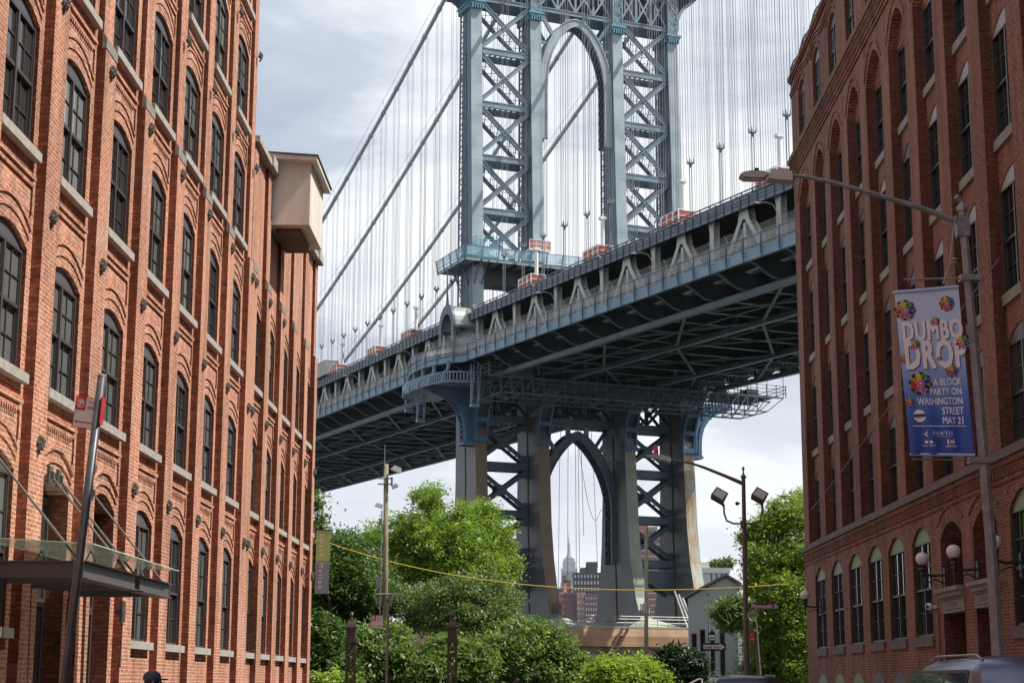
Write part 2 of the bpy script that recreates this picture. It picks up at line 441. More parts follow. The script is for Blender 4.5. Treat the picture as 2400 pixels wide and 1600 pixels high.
# ---------------------------------------------------------------- mesh helpers
ORG = {}
class MB:
    def __init__(self):
        self.v = []; self.f = []; self.m = []; self.mi = 0
    def add(self, vs_, fs_):
        b = len(self.v)
        self.v += [tuple(p) for p in vs_]
        self.f += [tuple(b + i for i in f) for f in fs_]
        self.m += [self.mi] * len(fs_)
    def hexa(self, p):
        self.add(p, [(3, 2, 1, 0), (4, 5, 6, 7), (1, 5, 4, 0), (2, 6, 5, 1), (3, 7, 6, 2), (0, 4, 7, 3)])
    def box(self, x0, x1, y0, y1, z0, z1):
        self.hexa([(x0, y0, z0), (x1, y0, z0), (x1, y1, z0), (x0, y1, z0), (x0, y0, z1), (x1, y0, z1), (x1, y1, z1), (x0, y1, z1)])
    def quad(self, a, b, c, d):
        self.add([a, b, c, d], [(0, 1, 2, 3)])
    def bar(self, p, q, w_, h_, side=None):
        """rectangular bar from p to q; w_ measured along `side`, h_ across"""
        p = Vector(p); q = Vector(q)
        d = (q - p).normalized()
        s = Vector(side) if side is not None else (Vector((0, 0, 1)).cross(d) if abs(d.z) < 0.99 else Vector((1, 0, 0)))
        s = (s - d * s.dot(d)).normalized()
        u = d.cross(s).normalized()
        a = s * (w_ / 2); b = u * (h_ / 2)
        self.hexa([p - a - b, p + a - b, p + a + b, p - a + b, q - a - b, q + a - b, q + a + b, q - a + b])
    def tube(self, pts, r, n=6, cap=True):
        pts = [Vector(p) for p in pts]
        rs = r if isinstance(r, (list, tuple)) else [r] * len(pts)
        base = len(self.v)
        prev = None
        for i, p in enumerate(pts):
            d = (pts[min(i + 1, len(pts) - 1)] - pts[max(i - 1, 0)]).normalized()
            if prev is None:
                s = d.orthogonal().normalized()
            else:
                s = (prev - d * prev.dot(d)).normalized()
            prev = s
            u = d.cross(s)
            for k in range(n):
                a = 2 * math.pi * k / n
                self.v.append(tuple(p + (s * math.cos(a) + u * math.sin(a)) * rs[i]))
        for i in range(len(pts) - 1):
            for k in range(n):
                a = base + i * n + k; b = base + i * n + (k + 1) % n
                self.f.append((a, b, b + n, a + n)); self.m.append(self.mi)
        if cap:
            self.f.append(tuple(base + k for k in range(n))[::-1]); self.m.append(self.mi)
            e = base + (len(pts) - 1) * n
            self.f.append(tuple(e + k for k in range(n))); self.m.append(self.mi)
    def prism(self, poly, fn, a, b):
        """poly: 2-D points; fn(u, v, t) -> 3-D; extruded t from a to b"""
        n = len(poly)
        vs_ = [fn(u, v, a) for u, v in poly] + [fn(u, v, b) for u, v in poly]
        fs_ = [tuple(range(n))[::-1], tuple(range(n, 2 * n))] + [(i, (i + 1) % n, n + (i + 1) % n, n + i) for i in range(n)]
        self.add(vs_, fs_)
    def ribbon(self, A, B, fn, a, b):
        """solid between two matching 2-D polylines A and B, extruded"""
        for i in range(len(A) - 1):
            self.prism([A[i], A[i + 1], B[i + 1], B[i]], fn, a, b)
    def lathe(self, c, prof, n=16, axis='Z'):
        base = len(self.v)
        for r, z in prof:
            for k in range(n):
                a = 2 * math.pi * k / n
                self.v.append((c[0] + r * math.cos(a), c[1] + r * math.sin(a), c[2] + z))
        for i in range(len(prof) - 1):
            for k in range(n):
                a = base + i * n + k; b = base + i * n + (k + 1) % n
                self.f.append((a, b, b + n, a + n)); self.m.append(self.mi)
    def ball(self, c, r, n=14, sz=1.0):
        prof = [(max(1e-4, r * math.sin(math.pi * i / n)), -r * sz * math.cos(math.pi * i / n)) for i in range(n + 1)]
        self.lathe(c, prof, max(8, n))
    def build(self, name, mats, parent=None, smooth=False, loc=None):
        me = bpy.data.meshes.new(name)
        org = ORG.get(parent.name, Vector((0, 0, 0))) if parent is not None else (Vector(loc) if loc is not None else Vector((0, 0, 0)))
        me.from_pydata([(p[0] - org.x, p[1] - org.y, p[2] - org.z) for p in self.v], [], self.f)
        for mm in (mats if isinstance(mats, (list, tuple)) else [mats]):
            me.materials.append(M[mm] if isinstance(mm, str) else mm)
        if any(self.m):
            me.polygons.foreach_set('material_index', self.m)
        if smooth:
            me.polygons.foreach_set('use_smooth', [True] * len(me.polygons))
        me.update()
        o = bpy.data.objects.new(name, me)
        S.collection.objects.link(o)
        if parent is not None:
            o.parent = parent
            ORG[o.name] = org
        else:
            if loc is not None:
                o.location = loc
            ORG[o.name] = org
        return o

def build_split(b, name, mats, parent, tol=0.04, cap=99, kind_rest=True):
    """one object for every separate piece of the builder's geometry"""
    n = len(b.v)
    par = list(range(n))
    def find(i):
        while par[i] != i:
            par[i] = par[par[i]]; i = par[i]
        return i
    for f in b.f:
        r0 = find(f[0])
        for i in f[1:]:
            par[find(i)] = r0
    comp = {}
    for i in range(n):
        comp.setdefault(find(i), []).append(i)
    boxes = []
    for r_, ids in comp.items():
        lo = [min(b.v[i][k] for i in ids) for k in range(3)]; hi = [max(b.v[i][k] for i in ids) for k in range(3)]
        boxes.append([lo, hi, r_])
    m = len(boxes); g_ = list(range(m))
    def fg(i):
        while g_[i] != i:
            g_[i] = g_[g_[i]]; i = g_[i]
        return i
    for i in range(m):
        for j in range(i + 1, m):
            if all(boxes[i][0][k] - tol <= boxes[j][1][k] and boxes[j][0][k] - tol <= boxes[i][1][k] for k in range(3)):
                g_[fg(j)] = fg(i)
    root_group = {boxes[i][2]: fg(i) for i in range(m)}
    groups = {}
    for f, mi in zip(b.f, b.m):
        groups.setdefault(root_group[find(f[0])], []).append((f, mi))
    res = []
    keys = sorted(groups)
    for c_, k in enumerate(keys):
        src = [k] if c_ < cap else keys[c_:]
        nb = MB(); mp = {}
        for kk in src:
            for f, mi in groups[kk]:
                for i in f:
                    if i not in mp:
                        mp[i] = len(nb.v); nb.v.append(b.v[i])
                nb.f.append(tuple(mp[i] for i in f)); nb.m.append(mi)
        o = nb.build(name, mats, parent)
        if c_ >= cap: tag(o, kind='stuff')
        res.append(o)
        if c_ >= cap: break
    return res
def tag(o, label=None, cat=None, group=None, kind=None):
    for k, v in (('label', label), ('category', cat), ('group', group), ('kind', kind)):
        if v:
            o[k] = v
    return o
def thing(name, label, cat, loc=(0, 0, 0), group=None, rotz=0.0, local=False):
    o = bpy.data.objects.new(name, None)
    S.collection.objects.link(o)
    o.location = loc
    o.rotation_euler = (0, 0, rotz)
    ORG[o.name] = Vector((0, 0, 0)) if local else Vector(loc)
    return tag(o, label, cat, group)
def copy_tree(o, parent=None):
    c = o.copy()
    S.collection.objects.link(c)
    if parent is not None:
        c.parent = parent
    ORG[c.name] = ORG.get(o.name, Vector((0, 0, 0)))
    for ch in list(o.children):
        copy_tree(ch, c)
    return c
def text_mesh(name, s, size, mtl, parent, matrix, sx=1.0, bold=0.0, ext=0.002, align='CENTER', spacing=1.0):
    cu = bpy.data.curves.new(name, 'FONT')
    cu.body = s
    cu.size = size
    cu.align_x = align
    cu.offset = bold
    cu.extrude = ext
    cu.space_character = spacing
    cu.resolution_u = 3
    tmp = bpy.data.objects.new('tmp', cu)
    S.collection.objects.link(tmp)
    bpy.context.view_layer.update()
    dg = bpy.context.evaluated_depsgraph_get()
    me = bpy.data.meshes.new_from_object(tmp.evaluated_get(dg))
    bpy.data.objects.remove(tmp)
    org = ORG[parent.name]
    me.transform(Matrix.Translation(-org) @ matrix @ Matrix.Diagonal((sx, 1, 1, 1)))
    me.materials.clear()
    me.materials.append(M[mtl] if isinstance(mtl, str) else mtl)
    me.name = name
    o = bpy.data.objects.new(name, me)
    S.collection.objects.link(o)
    o.parent = parent
    return o
def lerp(tab, z):
    tab = sorted(tab)
    if z <= tab[0][0]: return tab[0][1]
    for (a, b), (c, d) in zip(tab, tab[1:]):
        if z <= c:
            return b + (d - b) * (z - a) / (c - a)
    return tab[-1][1]

# ================================================================ SETTING
g = MB(); g.box(-9000, 9000, -200, 9000, -1.0, 0.0)
tag(g.build('ground', 'asphalt'), kind='structure')
g = MB(); g.box(-4.8, 6.8, -40, 64, 0.0, 0.006)
tag(g.build('road', 'belgian'), kind='structure')
g = MB(); g.box(-60, 60, 65.5, 74, 0.0, 0.006)
tag(g.build('cross_street', 'asphalt'), kind='structure')
g = MB(); g.box(-8.3, -4.8, -40, 64.5, 0, 0.14); g.box(6.8, 10.35, -40, 64.5, 0, 0.14)
tag(g.build('pavement', 'concrete'), kind='structure')
g = MB(); g.box(-120, 140, 75, 185, 0.0, 0.02)
tag(g.build('park_ground', 'grass'), kind='structure')
g = MB(); g.box(-3000, 3000, 190, 640, 0.0, 0.03)
tag(g.build('river', 'water'), kind='structure')

# ================================================================ BRICK BUILDINGS
def arch_pts(y0, y1, zs, rise, n=10):
    return [(y0 + (y1 - y0) * i / n, zs + rise * (1 - (2 * i / n - 1) ** 2)) for i in range(n + 1)]
def Wl(x0, sg):
    return lambda o, y, z: (x0 + sg * o, y, z)
def obox(b, P, o0, o1, y0, y1, z0, z1):
    x0, x1 = sorted((P(o0, 0, 0)[0], P(o1, 0, 0)[0]))
    b.box(x0, x1, y0, y1, z0, z1)
def wall_strip(b, P, o, y0, y1, z0, z1, holes, depth):
    """wall face at offset o between y0..y1, z0..z1 with arched holes (ya, yb, zsill, zspring, rise); reveals go back by depth"""
    holes = sorted(holes, key=lambda h: h[2])
    z = z0
    if not holes:
        b.quad(P(o, y0, z0), P(o, y1, z0), P(o, y1, z1), P(o, y0, z1))
        return
    for k, (ya, yb, s_, sp, rise) in enumerate(holes):
        b.quad(P(o, y0, z), P(o, y1, z), P(o, y1, s_), P(o, y0, s_))
        top = sp + rise + 0.05
        b.quad(P(o, y0, s_), P(o, ya, s_), P(o, ya, top), P(o, y0, top))
        b.quad(P(o, yb, s_), P(o, y1, s_), P(o, y1, top), P(o, yb, top))
        ap = arch_pts(ya, yb, sp, rise)
        for (u0, v0), (u1, v1) in zip(ap, ap[1:]):
            b.quad(P(o, u0, v0), P(o, u1, v1), P(o, u1, top), P(o, u0, top))
            b.quad(P(o, u0, v0), P(o, u1, v1), P(o - depth, u1, v1), P(o - depth, u0, v0))
        b.quad(P(o, ya, s_), P(o, ya, sp), P(o - depth, ya, sp), P(o - depth, ya, s_))
        b.quad(P(o, yb, s_), P(o, yb, sp), P(o - depth, yb, sp), P(o - depth, yb, s_))
        b.quad(P(o, ya, s_), P(o, yb, s_), P(o - depth, yb, s_), P(o - depth, ya, s_))
        z = top
    b.quad(P(o, y0, z), P(o, y1, z), P(o, y1, z1), P(o, y0, z1))
def arc_strip(b, P, o0, o1, ya, yb, zs, rise, th, n=10):
    A = arch_pts(ya, yb, zs, rise, n); B = [(u, v + th) for u, v in A]
    fn = lambda u, v, t: P(t, u, v)
    b.ribbon(A, B, fn, o0, o1)

def make_window(P, yc, wd, zs, zsp, rise, o, fr, gl, hood, sill=None, sillw=0.12, sillh=0.22, double=True, parent=None, rail=None, hood_m=None, sill_o=0.06):
    """window at wall offset o (its frame plane); returns the frame object with pane and sill as children"""
    ya, yb = yc - wd / 2, yc + wd / 2
    f = MB()
    t = 0.045
    zt = zsp - 0.05
    obox(f, P, o - .05, o + .04, ya, ya + t, zs, zt)
    obox(f, P, o - .05, o + .04, yb - t, yb, zs, zt)
    obox(f, P, o - .05, o + .04, ya + t, yb - t, zt - t, zt)
    obox(f, P, o - .05, o + .04, ya + t, yb - t, zs, zs + t * 1.3)
    zm = rail if rail else (zs + zt) / 2
    cols = [(ya + t, yc - .04), (yc + .04, yb - t)] if double else [(ya + t, yb - t)]
    if double:
        obox(f, P, o - .05, o + .045, yc - .04, yc + .04, zs + t * 1.3, zt - t)
    for a, c in cols:
        obox(f, P, o - .045, o + .03, a, c, zm - .03, zm + .03)
        for (z0, z1, oo) in ((zs + t * 1.3, zm - .035, -.03), (zm + .035, zt - t, 0.0)):
            obox(f, P, o + oo - .02, o + oo + .012, (a + c) / 2 - .011, (a + c) / 2 + .011, z0, z1)
            obox(f, P, o + oo - .02, o + oo + .010, a, c, (z0 + z1) / 2 - .011, (z0 + z1) / 2 + .011)
            # sash stiles
            obox(f, P, o + oo - .02, o + oo + .018, a, a + .022, z0, z1)
            obox(f, P, o + oo - .02, o + oo + .018, c - .022, c, z0, z1)
    fo = f.build('window', fr, parent)
    p = MB()
    for a, c in cols:
        x = P(o - .045, 0, 0)[0]; x2 = P(o - .012, 0, 0)[0]
        p.quad((x, a, zs + t), (x, c, zs + t), (x, c, zm), (x, a, zm))
        p.quad((x2, a, zm), (x2, c, zm), (x2, c, zt - t), (x2, a, zt - t))
    p.build('pane', gl, fo)
    # shade or room behind: head panel
    h = MB()
    A = arch_pts(ya, yb, zt + .003, 0); B = arch_pts(ya, yb, zsp, rise)
    h.ribbon(A, B, lambda u, v, tt: P(tt, u, v), o - .05, o + .02)
    h.build('head_panel', hood_m or 'hood_g', fo)
    if sill:
        s_ = MB()
        obox(s_, P, o - .02, sill_o, ya - sillw, yb + sillw, zs - sillh, zs - .002)
        s_.build('sill', sill, fo)
    return fo

# ---------------- left: tall orange brick warehouse (five floors in the frame) and its lower wing
def rosette(parent, P, y, z):
    b = MB()
    rn = random.Random(4)
    for k in range(26):
        a = k * 2.399; h = (k + .5) / 26
        rr = .095 * math.sqrt(1 - (1 - h) ** 2) + rn.uniform(-.015, .02)
        b.ball(P(.01 + .09 * (1 - h), y + rr * 1.15 * math.cos(a), z + rr * 1.1 * math.sin(a)), rn.uniform(.014, .032), 5)
    b.ball(P(.03, y, z), .06, 7)
    b.ball(P(.03, y, z - .15), .028, 6)
    return b.build('anchor_plate', 'iron', parent)

LROWS = [(2.45, 4.92, .24, 3.62), (6.46, 8.5, .23, 7.52), (10.14, 12.29, .23, 11.27), (13.78, 15.9, .23, 14.83), (17.2, 19.33, .23, 18.25), (20.7, 22.83, .23, 21.75)]
def left_block(name, label, corners, ytop_end, ztop, rows, blank_from=None, entrance=(), behind=False):
    x0 = -8.0
    yA, yB = corners[0], ytop_end
    T = thing(name, label, 'building', (x0 - 6, (yA + yB) / 2, 0))
    P = Wl(x0, 1)
    wb = MB()
    BO = -0.17
    zcap = 13.5
    win_slots = []
    entr = []
    for i, yc in enumerate(corners[:-1]):
        pe = yc + 0.85
        nx = corners[i + 1]
        # pier: front and both sides
        o_lo, o_hi = 0.0, -0.07
        zc = min(zcap, ztop)
        obox(wb, P, -0.9, o_lo, yc, pe, 0, zc)
        if ztop > zcap:
            obox(wb, P, -0.9, o_hi, yc + .06, pe - .06, zc, ztop)
        wc = (pe + nx) / 2
        holes = []
        for k, (s_, sp, rise, rail) in enumerate(rows):
            if i in entrance and k == 0:
                holes.append((wc - .95, wc + .95, 0.16, sp - .05, rise + .05))
                continue
            if blank_from is not None and s_ > blank_from:
                continue
            holes.append((wc - .98, wc + .98, s_, sp, rise))
            win_slots.append((wc, k, i))
        if i in entrance:
            wall_strip(wb, P, BO, pe, nx, 0, 5.6, [(wc - .95, wc + .95, .16, rows[0][1] - .05, rows[0][2] + .04)], .42)
            wall_strip(wb, P, BO, pe, nx, 5.6, ztop, [h for h in holes if h[2] > 1], 0.10)
            arc_strip(wb, P, BO, BO + .03, wc - 1.0, wc + 1.0, rows[0][1] + .12, rows[0][2] + .04, .05)
            arc_strip(wb, P, BO, BO + .045, wc - 1.06, wc + 1.06, rows[0][1] + .28, rows[0][2] + .1, .05)
            entr.append(wc)
        else:
            wall_strip(wb, P, BO, pe, nx, 0, ztop, holes, 0.10)
        for k, (s_, sp, rise, rail) in enumerate(rows):
            if blank_from is not None and s_ > blank_from:
                continue
            if i in entrance and k == 0:
                continue
            # two projecting arch rings and the corbelled panel heads under the sill
            arc_strip(wb, P, BO, BO + .022, wc - 1.02, wc + 1.02, sp + .16, rise + .04, .04)
            arc_strip(wb, P, BO, BO + .03, wc - 1.08, wc + 1.08, sp + .32, rise + .08, .04)
            if k > 0:
                obox(wb, P, BO, BO + .07, wc - 1.05, wc + 1.05, s_ - .48, s_ - .41)
                obox(wb, P, BO, BO + .04, wc - 1.05, wc + 1.05, s_ - .60, s_ - .54)
                obox(wb, P, BO, BO + .04, wc + .98, wc + 1.06, s_ - 1.05, s_ - .60)
                obox(wb, P, BO, BO + .04, wc - 1.06, wc - .98, s_ - 1.05, s_ - .60)
                if k % 2 == 1:   # dog-tooth course
                    for q in range(14):
                        yy = wc - .76 + q * 1.52 / 13
                        obox(wb, P, BO, BO + .05, yy - .025, yy + .025, s_ - .68, s_ - .61)
    # last pier and end wall
    yc = corners[-1]
    obox(wb, P, -0.9, 0.0, yc, yB, 0, min(zcap, ztop))
    if ztop > zcap:
        obox(wb, P, -0.9, -0.07, yc + .05, yB, zcap, ztop)
    # body behind
    wb.quad((x0 - .6, yA, 0), (x0 - .6, yB, 0), (x0 - .6, yB, ztop), (x0 - .6, yA, ztop))
    if behind:
        wb.box(x0 - 14, x0 - .3, -95, yA - .01, 0, 24)  # unseen street wall, carried on windowless to hold back sky light
    wb.box(x0 - 14, x0 - .62, yA + .02, yB - .02, 0, ztop - .4)
    wb.box(x0 - 14, x0 - .95, yA, yA + .3, 0, ztop - .4)
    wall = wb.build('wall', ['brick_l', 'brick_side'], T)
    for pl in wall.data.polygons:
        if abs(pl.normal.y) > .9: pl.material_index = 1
    # panels of rubbed brick below the sills
    pb = MB(); pproto = None
    for (wc, k, i) in win_slots:
        s_ = rows[k][0]
        if k > 0:
            if pproto is None:
                obox(pb, P, BO + .001, BO + .006, -.97, .97, s_ - 1.0, s_ - .62)
                pproto = (pb.build('brick_panel', 'brick_l', wall), s_)
                pproto[0].location.y = wc
            else:
                o = pproto[0].copy(); S.collection.objects.link(o); o.parent = wall
                o.location = (0, wc, s_ - pproto[1])

    # stone caps where the piers step back, with a brick slope above
    if ztop > zcap:
        for yc in corners[:-1]:
            c = MB()
            c.prism([(0.012, zcap - .17), (0.012, zcap + .03), (-.075, zcap + .16), (-.075, zcap - .17)], lambda u, v, t: P(u, t, v), yc - .012, yc + .862)
            c.build('pier_cap', 'stone', T)
    # windows: one of each floor, then copies
    proto = {}
    for (wc, k, i) in win_slots:
        s_, sp, rise, rail = rows[k]
        if k not in proto:
            fo = make_window(P, 0.0, 1.88, s_, sp, rise, BO - .09, 'frame_d', 'glass', 'hood_g', 'stone_l', sillw=.14, sillh=.16, parent=T, rail=rail, sill_o=-.04)
            proto[k] = fo
            fo.location.y = wc
        else:
            c = copy_tree(proto[k], T)
            c.location.y = wc
    for wc in entr:
        f = MB()
        for (ya, yb, z0, z1) in ((-.95, -.87, .16, 4.8), (.87, .95, .16, 4.8), (-.87, .87, 4.66, 4.8), (-.87, .87, 2.9, 3.04), (-.04, .04, .16, 4.66), (-.87, .87, .16, .5)):
            obox(f, P, BO - .40, BO - .33, wc + ya, wc + yb, z0, z1)
        fo = f.build('entrance_door', 'frame_d', T)
        f = MB(); obox(f, P, BO - .41, BO - .37, wc - .95, wc + .95, .16, 5.2); f.build('door_glass', 'glass', fo)
    # anchor rosettes
    pr = None
    for k, z in enumerate((5.42, 9.22, 13.0, 16.25, 19.68, 23.1)):
        if z > ztop - .5:
            continue
        for j, yc in enumerate(corners):
            if k in (3, 4) and blank_from is not None:
                continue
            if k == 2 and blank_from is not None and j > 2:
                continue
            if pr is None:
                pr = rosette(T, P, 0.0, 0.0)
                o = pr
            else:
                o = pr.copy(); S.collection.objects.link(o); o.parent = T
            o.location = (0, yc + .42, z)
    return T, P, wall

LC1 = [17.2, 20.5, 23.8, 27.1, 30.46, 33.85, 37.2, 40.55, 43.9, 47.3]
LT, LP, Lwall = left_block('brick_warehouse', 'tall sunlit orange brick warehouse with arched windows along the left side of the street', LC1, 47.95, 27.0, LROWS, entrance=(3, 4), behind=True)
# deep doorways in the two entrance bays, right of them a reveal wall that catches the sun
LC2 = [47.96, 50.65, 53.65, 56.65, 59.65, 62.4]
WT, WP, Wwall = left_block('brick_wing', 'lower orange brick wing with a cream stucco box, beyond the tall warehouse', LC2, 63.1, 17.15, LROWS[:4], blank_from=12)
c = MB()
yy = 47.96
c.box(-8.75, -7.93, 47.96, 50.35, 17.151, 17.33)
for a in (50.35, 53.35, 56.35, 59.35, 62.2):
    c.box(-8.77, -7.88, a, a + 1.1, 17.14 + .01, 17.5)
for a, b_ in ((51.45, 53.35), (54.45, 56.35), (57.45, 59.35), (60.45, 62.2)):
    c.box(-8.75, -7.93, a, b_, 17.151, 17.33)
c.build('coping', 'stone_l', WT)
# cream stucco box hung high on the wing
bx = MB()
X1 = -6.9
bx.hexa([(-8.6, 51.55, 15.6), (X1, 51.55, 15.6), (X1, 54.75, 15.6), (-8.6, 54.75, 15.6), (-8.6, 51.55, 17.72), (X1, 51.55, 17.72), (X1, 54.75, 17.72), (-8.6, 54.75, 17.72)])
hb = bx.build('stucco_box', 'cream', WT)
r_ = MB()
r_.hexa([(-8.9, 51.25, 17.73), (-6.67, 51.25, 17.58), (-6.67, 55.0, 17.58), (-8.9, 55.0, 17.73), (-8.9, 51.25, 17.88), (-6.67, 51.25, 17.72), (-6.67, 55.0, 17.72), (-8.9, 55.0, 17.88)])
r_.build('eave', 'cream', hb)
r_ = MB()
r_.hexa([(-8.95, 51.2, 17.885), (-6.63, 51.2, 17.725), (-6.63, 55.05, 17.725), (-8.95, 55.05, 17.885), (-8.95, 51.2, 17.93), (-6.63, 51.2, 17.77), (-6.63, 55.05, 17.77), (-8.95, 55.05, 17.93)])
r_.build('shingle_roof', 'roofm', hb)
r_ = MB(); r_.box(-8.0, -7.25, 52.0, 54.2, 15.35, 15.59)
r_.build('support_beam', 'wood_b', hb)
# glass canopy over the warehouse entrance
cn = MB()
for y0, y1 in ((25.0, 28.3), (28.65, 31.0)):
    cn.box(-6.62, -6.5, y0, y1, 3.12, 3.34)
    cn.box(-6.68, -6.44, y0, y1, 3.341, 3.36)
    cn.box(-6.68, -6.44, y0, y1, 3.10, 3.119)
for y in (25.06, 28.24, 28.71, 30.94):
    cn.box(-8.0, -6.63, y - .06, y + .06, 3.12, 3.34)
    cn.box(-8.0, -6.69, y - .11, y + .11, 3.341, 3.36)
for y in (26.3, 27.6, 30.4):
    cn.box(-8.0, -6.63, y - .04, y + .04, 3.1, 3.3)
can = cn.build('canopy', 'hood_g', LT)
gm = bpy.data.materials.new('green tinted glass')
gm.use_nodes = True
gb = gm.node_tree.nodes['Principled BSDF']
gb.inputs['Base Color'].default_value = (0.62, 0.74, 0.64, 1); gb.inputs['Roughness'].default_value = 0.12; gb.inputs['Alpha'].default_value = 0.62
gl = MB()
for y0, y1 in ((24.5, 26.2), (26.23, 28.4), (28.43, 30.6)):
    gl.hexa([(-8.0, y0, 3.66), (-6.25, y0, 3.56), (-6.25, y1, 3.56), (-8.0, y1, 3.66), (-8.0, y0, 3.675), (-6.25, y0, 3.575), (-6.25, y1, 3.575), (-8.0, y1, 3.675)])
gl.build('glass_roof', gm, can)
for y in (25.06, 28.2, 28.75, 30.94):
    b = MB()
    b.tube([(-7.97, y, 5.0), (-6.62, y, 3.40)], .019, 8)
    b.box(-8.0, -7.955, y - .09, y + .09, 4.86, 5.14)
    b.box(-7.955, -7.90, y - .03, y + .03, 4.95, 5.05)
    b.build('tie_rod', 'iron', can)
b = MB()
for y in (25.6, 27.4, 29.3):
    for xx in (-6.56, -7.3):
        b.tube([(xx - .08, y, 3.385), (xx, y, 3.55)], .01, 5); b.tube([(xx + .08, y, 3.385), (xx, y, 3.55)], .01, 5)
b.build('spider_clamp', 'iron', can)
# entrance doors set back in the brick arches
for yc in (29.28, 32.65):
    pass
# wall lamp tube and intercom box between the bays
b = MB(); b.tube([(-7.86, 33.3, 2.75), (-7.86, 33.3, 3.15)], .06, 8); b.tube([(-7.86, 33.3, 1.9), (-7.86, 33.3, 2.75)], .018, 6); b.box(-8, -7.86, 33.27, 33.33, 2.9, 3.0)
b.build('wall_lamp', 'iron', LT)

# ---------------- right: dark red brick factory
RX = 10.3
def P_r(o, y, z): return (RX - o, y, z)
P = P_r
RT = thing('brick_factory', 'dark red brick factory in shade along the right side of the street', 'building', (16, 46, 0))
near = [63.43, 59.88, 56.7, 53.4, 50.2, 46.9, 43.7, 40.5, 37.3, 34.1, 30.9, 27.7, 24.5, 21.3, 18.1]
PIER = 1.07
wb = MB()
zb = 6.62
yE0 = near[-1]
for i, yc in enumerate(near):
    far = yc + PIER if i else 64.6
    obox(wb, P, -.8, 0, yc, far, zb, 20.9)
RR = [(6.72, 9.02, .30, None), (10.1, 12.52, .32, None), (13.67, 16.15, .33, None), (17.2, 19.45, .05, None)]
recess = []
for i in range(1, len(near)):
    y0, y1 = near[i] + PIER, near[i - 1]
    recess.append((y0, y1))
    wc = (y0 + y1) / 2
    hw = (y1 - y0) / 2 - .04
    wall_strip(wb, P, -.27, y0, y1, zb, 20.9, [(wc - hw, wc + hw, s_, sp, rise) for s_, sp, rise, _ in RR], .09)
    # big arch head over the recess
    ap = arch_pts(y0, y1, 19.55, .80, 14)
    for (u0, v0), (u1, v1) in zip(ap, ap[1:]):
        wb.quad(P(0, u0, v0), P(0, u1, v1), P(0, u1, 20.9), P(0, u0, 20.9))
        wb.quad(P(0, u0, v0), P(0, u1, v1), P(-.27, u1, v1), P(-.27, u0, v0))
    arc_strip(wb, P, 0, .035, y0 - .14, y1 + .14, 19.74, .86, .07, 14)
# cornice
for (z0, z1, o) in ((20.9, 21.02, .05), (21.02, 21.12, .09), (21.42, 21.52, .14), (21.52, 21.66, .20)):
    obox(wb, P, -.5, o, yE0, 64.72, z0, z1)
obox(wb, P, -.5, .04, yE0, 64.72, 21.12, 21.42)
y = yE0 + .05
while y < 64.7:
    obox(wb, P, .04, .12, y, y + .085, 21.125, 21.415)
    y += .19
# attic floor
holes = []
for (y0, y1) in recess:
    wc = (y0 + y1) / 2
    holes.append(wc)
ys = [yE0] + [near[i] + PIER / 2 for i in range(len(near) - 2, 0, -1)] + [64.6]
bays = list(zip(ys[:-1], ys[1:]))
for (a, b_) in bays:
    wc = min(holes, key=lambda h: abs(h - (a + b_) / 2))
    wall_strip(wb, P, 0, a, b_, 21.66, 25.12, [(wc - .72, wc + .72, 22.05, 23.85, .32)], .16)
    arc_strip(wb, P, 0, .05, wc - .86, wc + .86, 24.02, .36, .07)
# undulating corbel line and the eave
n = 260
A = []; B = []
for k in range(n + 1):
    yy = yE0 + (64.62 - yE0) * k / n
    hmin = min(holes, key=lambda h: abs(h - yy))
    v = 24.28 + .26 * (0.5 + 0.5 * math.cos(min(1, abs(hmin - yy) / 1.55) * math.pi))
    A.append((yy, v)); B.append((yy, v + .09))
wb.ribbon(A, B, lambda u, v, t: P(t, u, v), 0, .045)
wb.ribbon([(u, v + .11) for u, v in A], [(u, v + .18) for u, v in A], lambda u, v, t: P(t, u, v), 0, .075)
obox(wb, P, -.5, .07, yE0, 64.66, 24.86, 24.95)
obox(wb, P, -.5, .12, yE0, 64.70, 24.95, 25.12)
# base storey under the belt
Lbase = [(62.4, 60.3), (59.05, 56.95), (55.8, 53.7), (52.6, 50.5), (49.6, 47.5), (46.45, 44.35)]
near_base = [(36.9, 34.9), (33.7, 31.7), (30.5, 28.5), (27.3, 25.3), (24.1, 22.1)]
doors = [(43.25, 41.1), (40.05, 37.95)]
# the openings, cut strip by strip
edges = sorted([(b_, a, 'w') for a, b_ in Lbase + near_base] + [(b_, a, 'd') for a, b_ in doors])
y = yE0
for (a, b_, kd) in edges:
    m0 = (y + a) / 2 if y > yE0 else y
    if a > y:
        wb.quad(P(0, y, 0), P(0, a, 0), P(0, a, 6.0), P(0, y, 6.0))
    if kd == 'w':
        wall_strip(wb, P, 0, a, b_, 0, 6.0, [(a + .001, b_ - .001, 2.84, 5.32, .36)], .13)
        arc_strip(wb, P, 0, .008, a - .22, b_ + .22, 5.62, .40, .05)
        arc_strip(wb, P, 0, .008, a - .22, b_ + .22, 1.9, .42, .04)
    else:
        wall_strip(wb, P, 0, a, b_, 0, 6.0, [(a + .001, b_ - .001, .14, 5.18, .36)], .75)
        arc_strip(wb, P, 0, .03, a - .22, b_ + .22, 5.5, .40, .06)
        wb.quad(P(-.75, a, .14), P(-.75, b_, .14), P(-.75, b_, 5.6), P(-.75, a, 5.6))
    y = b_
wb.quad(P(0, y, 0), P(0, 64.6, 0), P(0, 64.6, 6.0), P(0, y, 6.0))
wb.quad(P(0, 64.6, 0), P(-13, 64.6, 0), P(-13, 64.6, 25.1), P(0, 64.6, 25.1))
obox(wb, P, -.5, 0, yE0, 64.6, 6.0, 6.42)
obox(wb, P, 0, .05, yE0, 64.64, 6.30, 6.42)
obox(wb, P, 0, .04, yE0, 64.64, 5.93, 5.99)
y = yE0
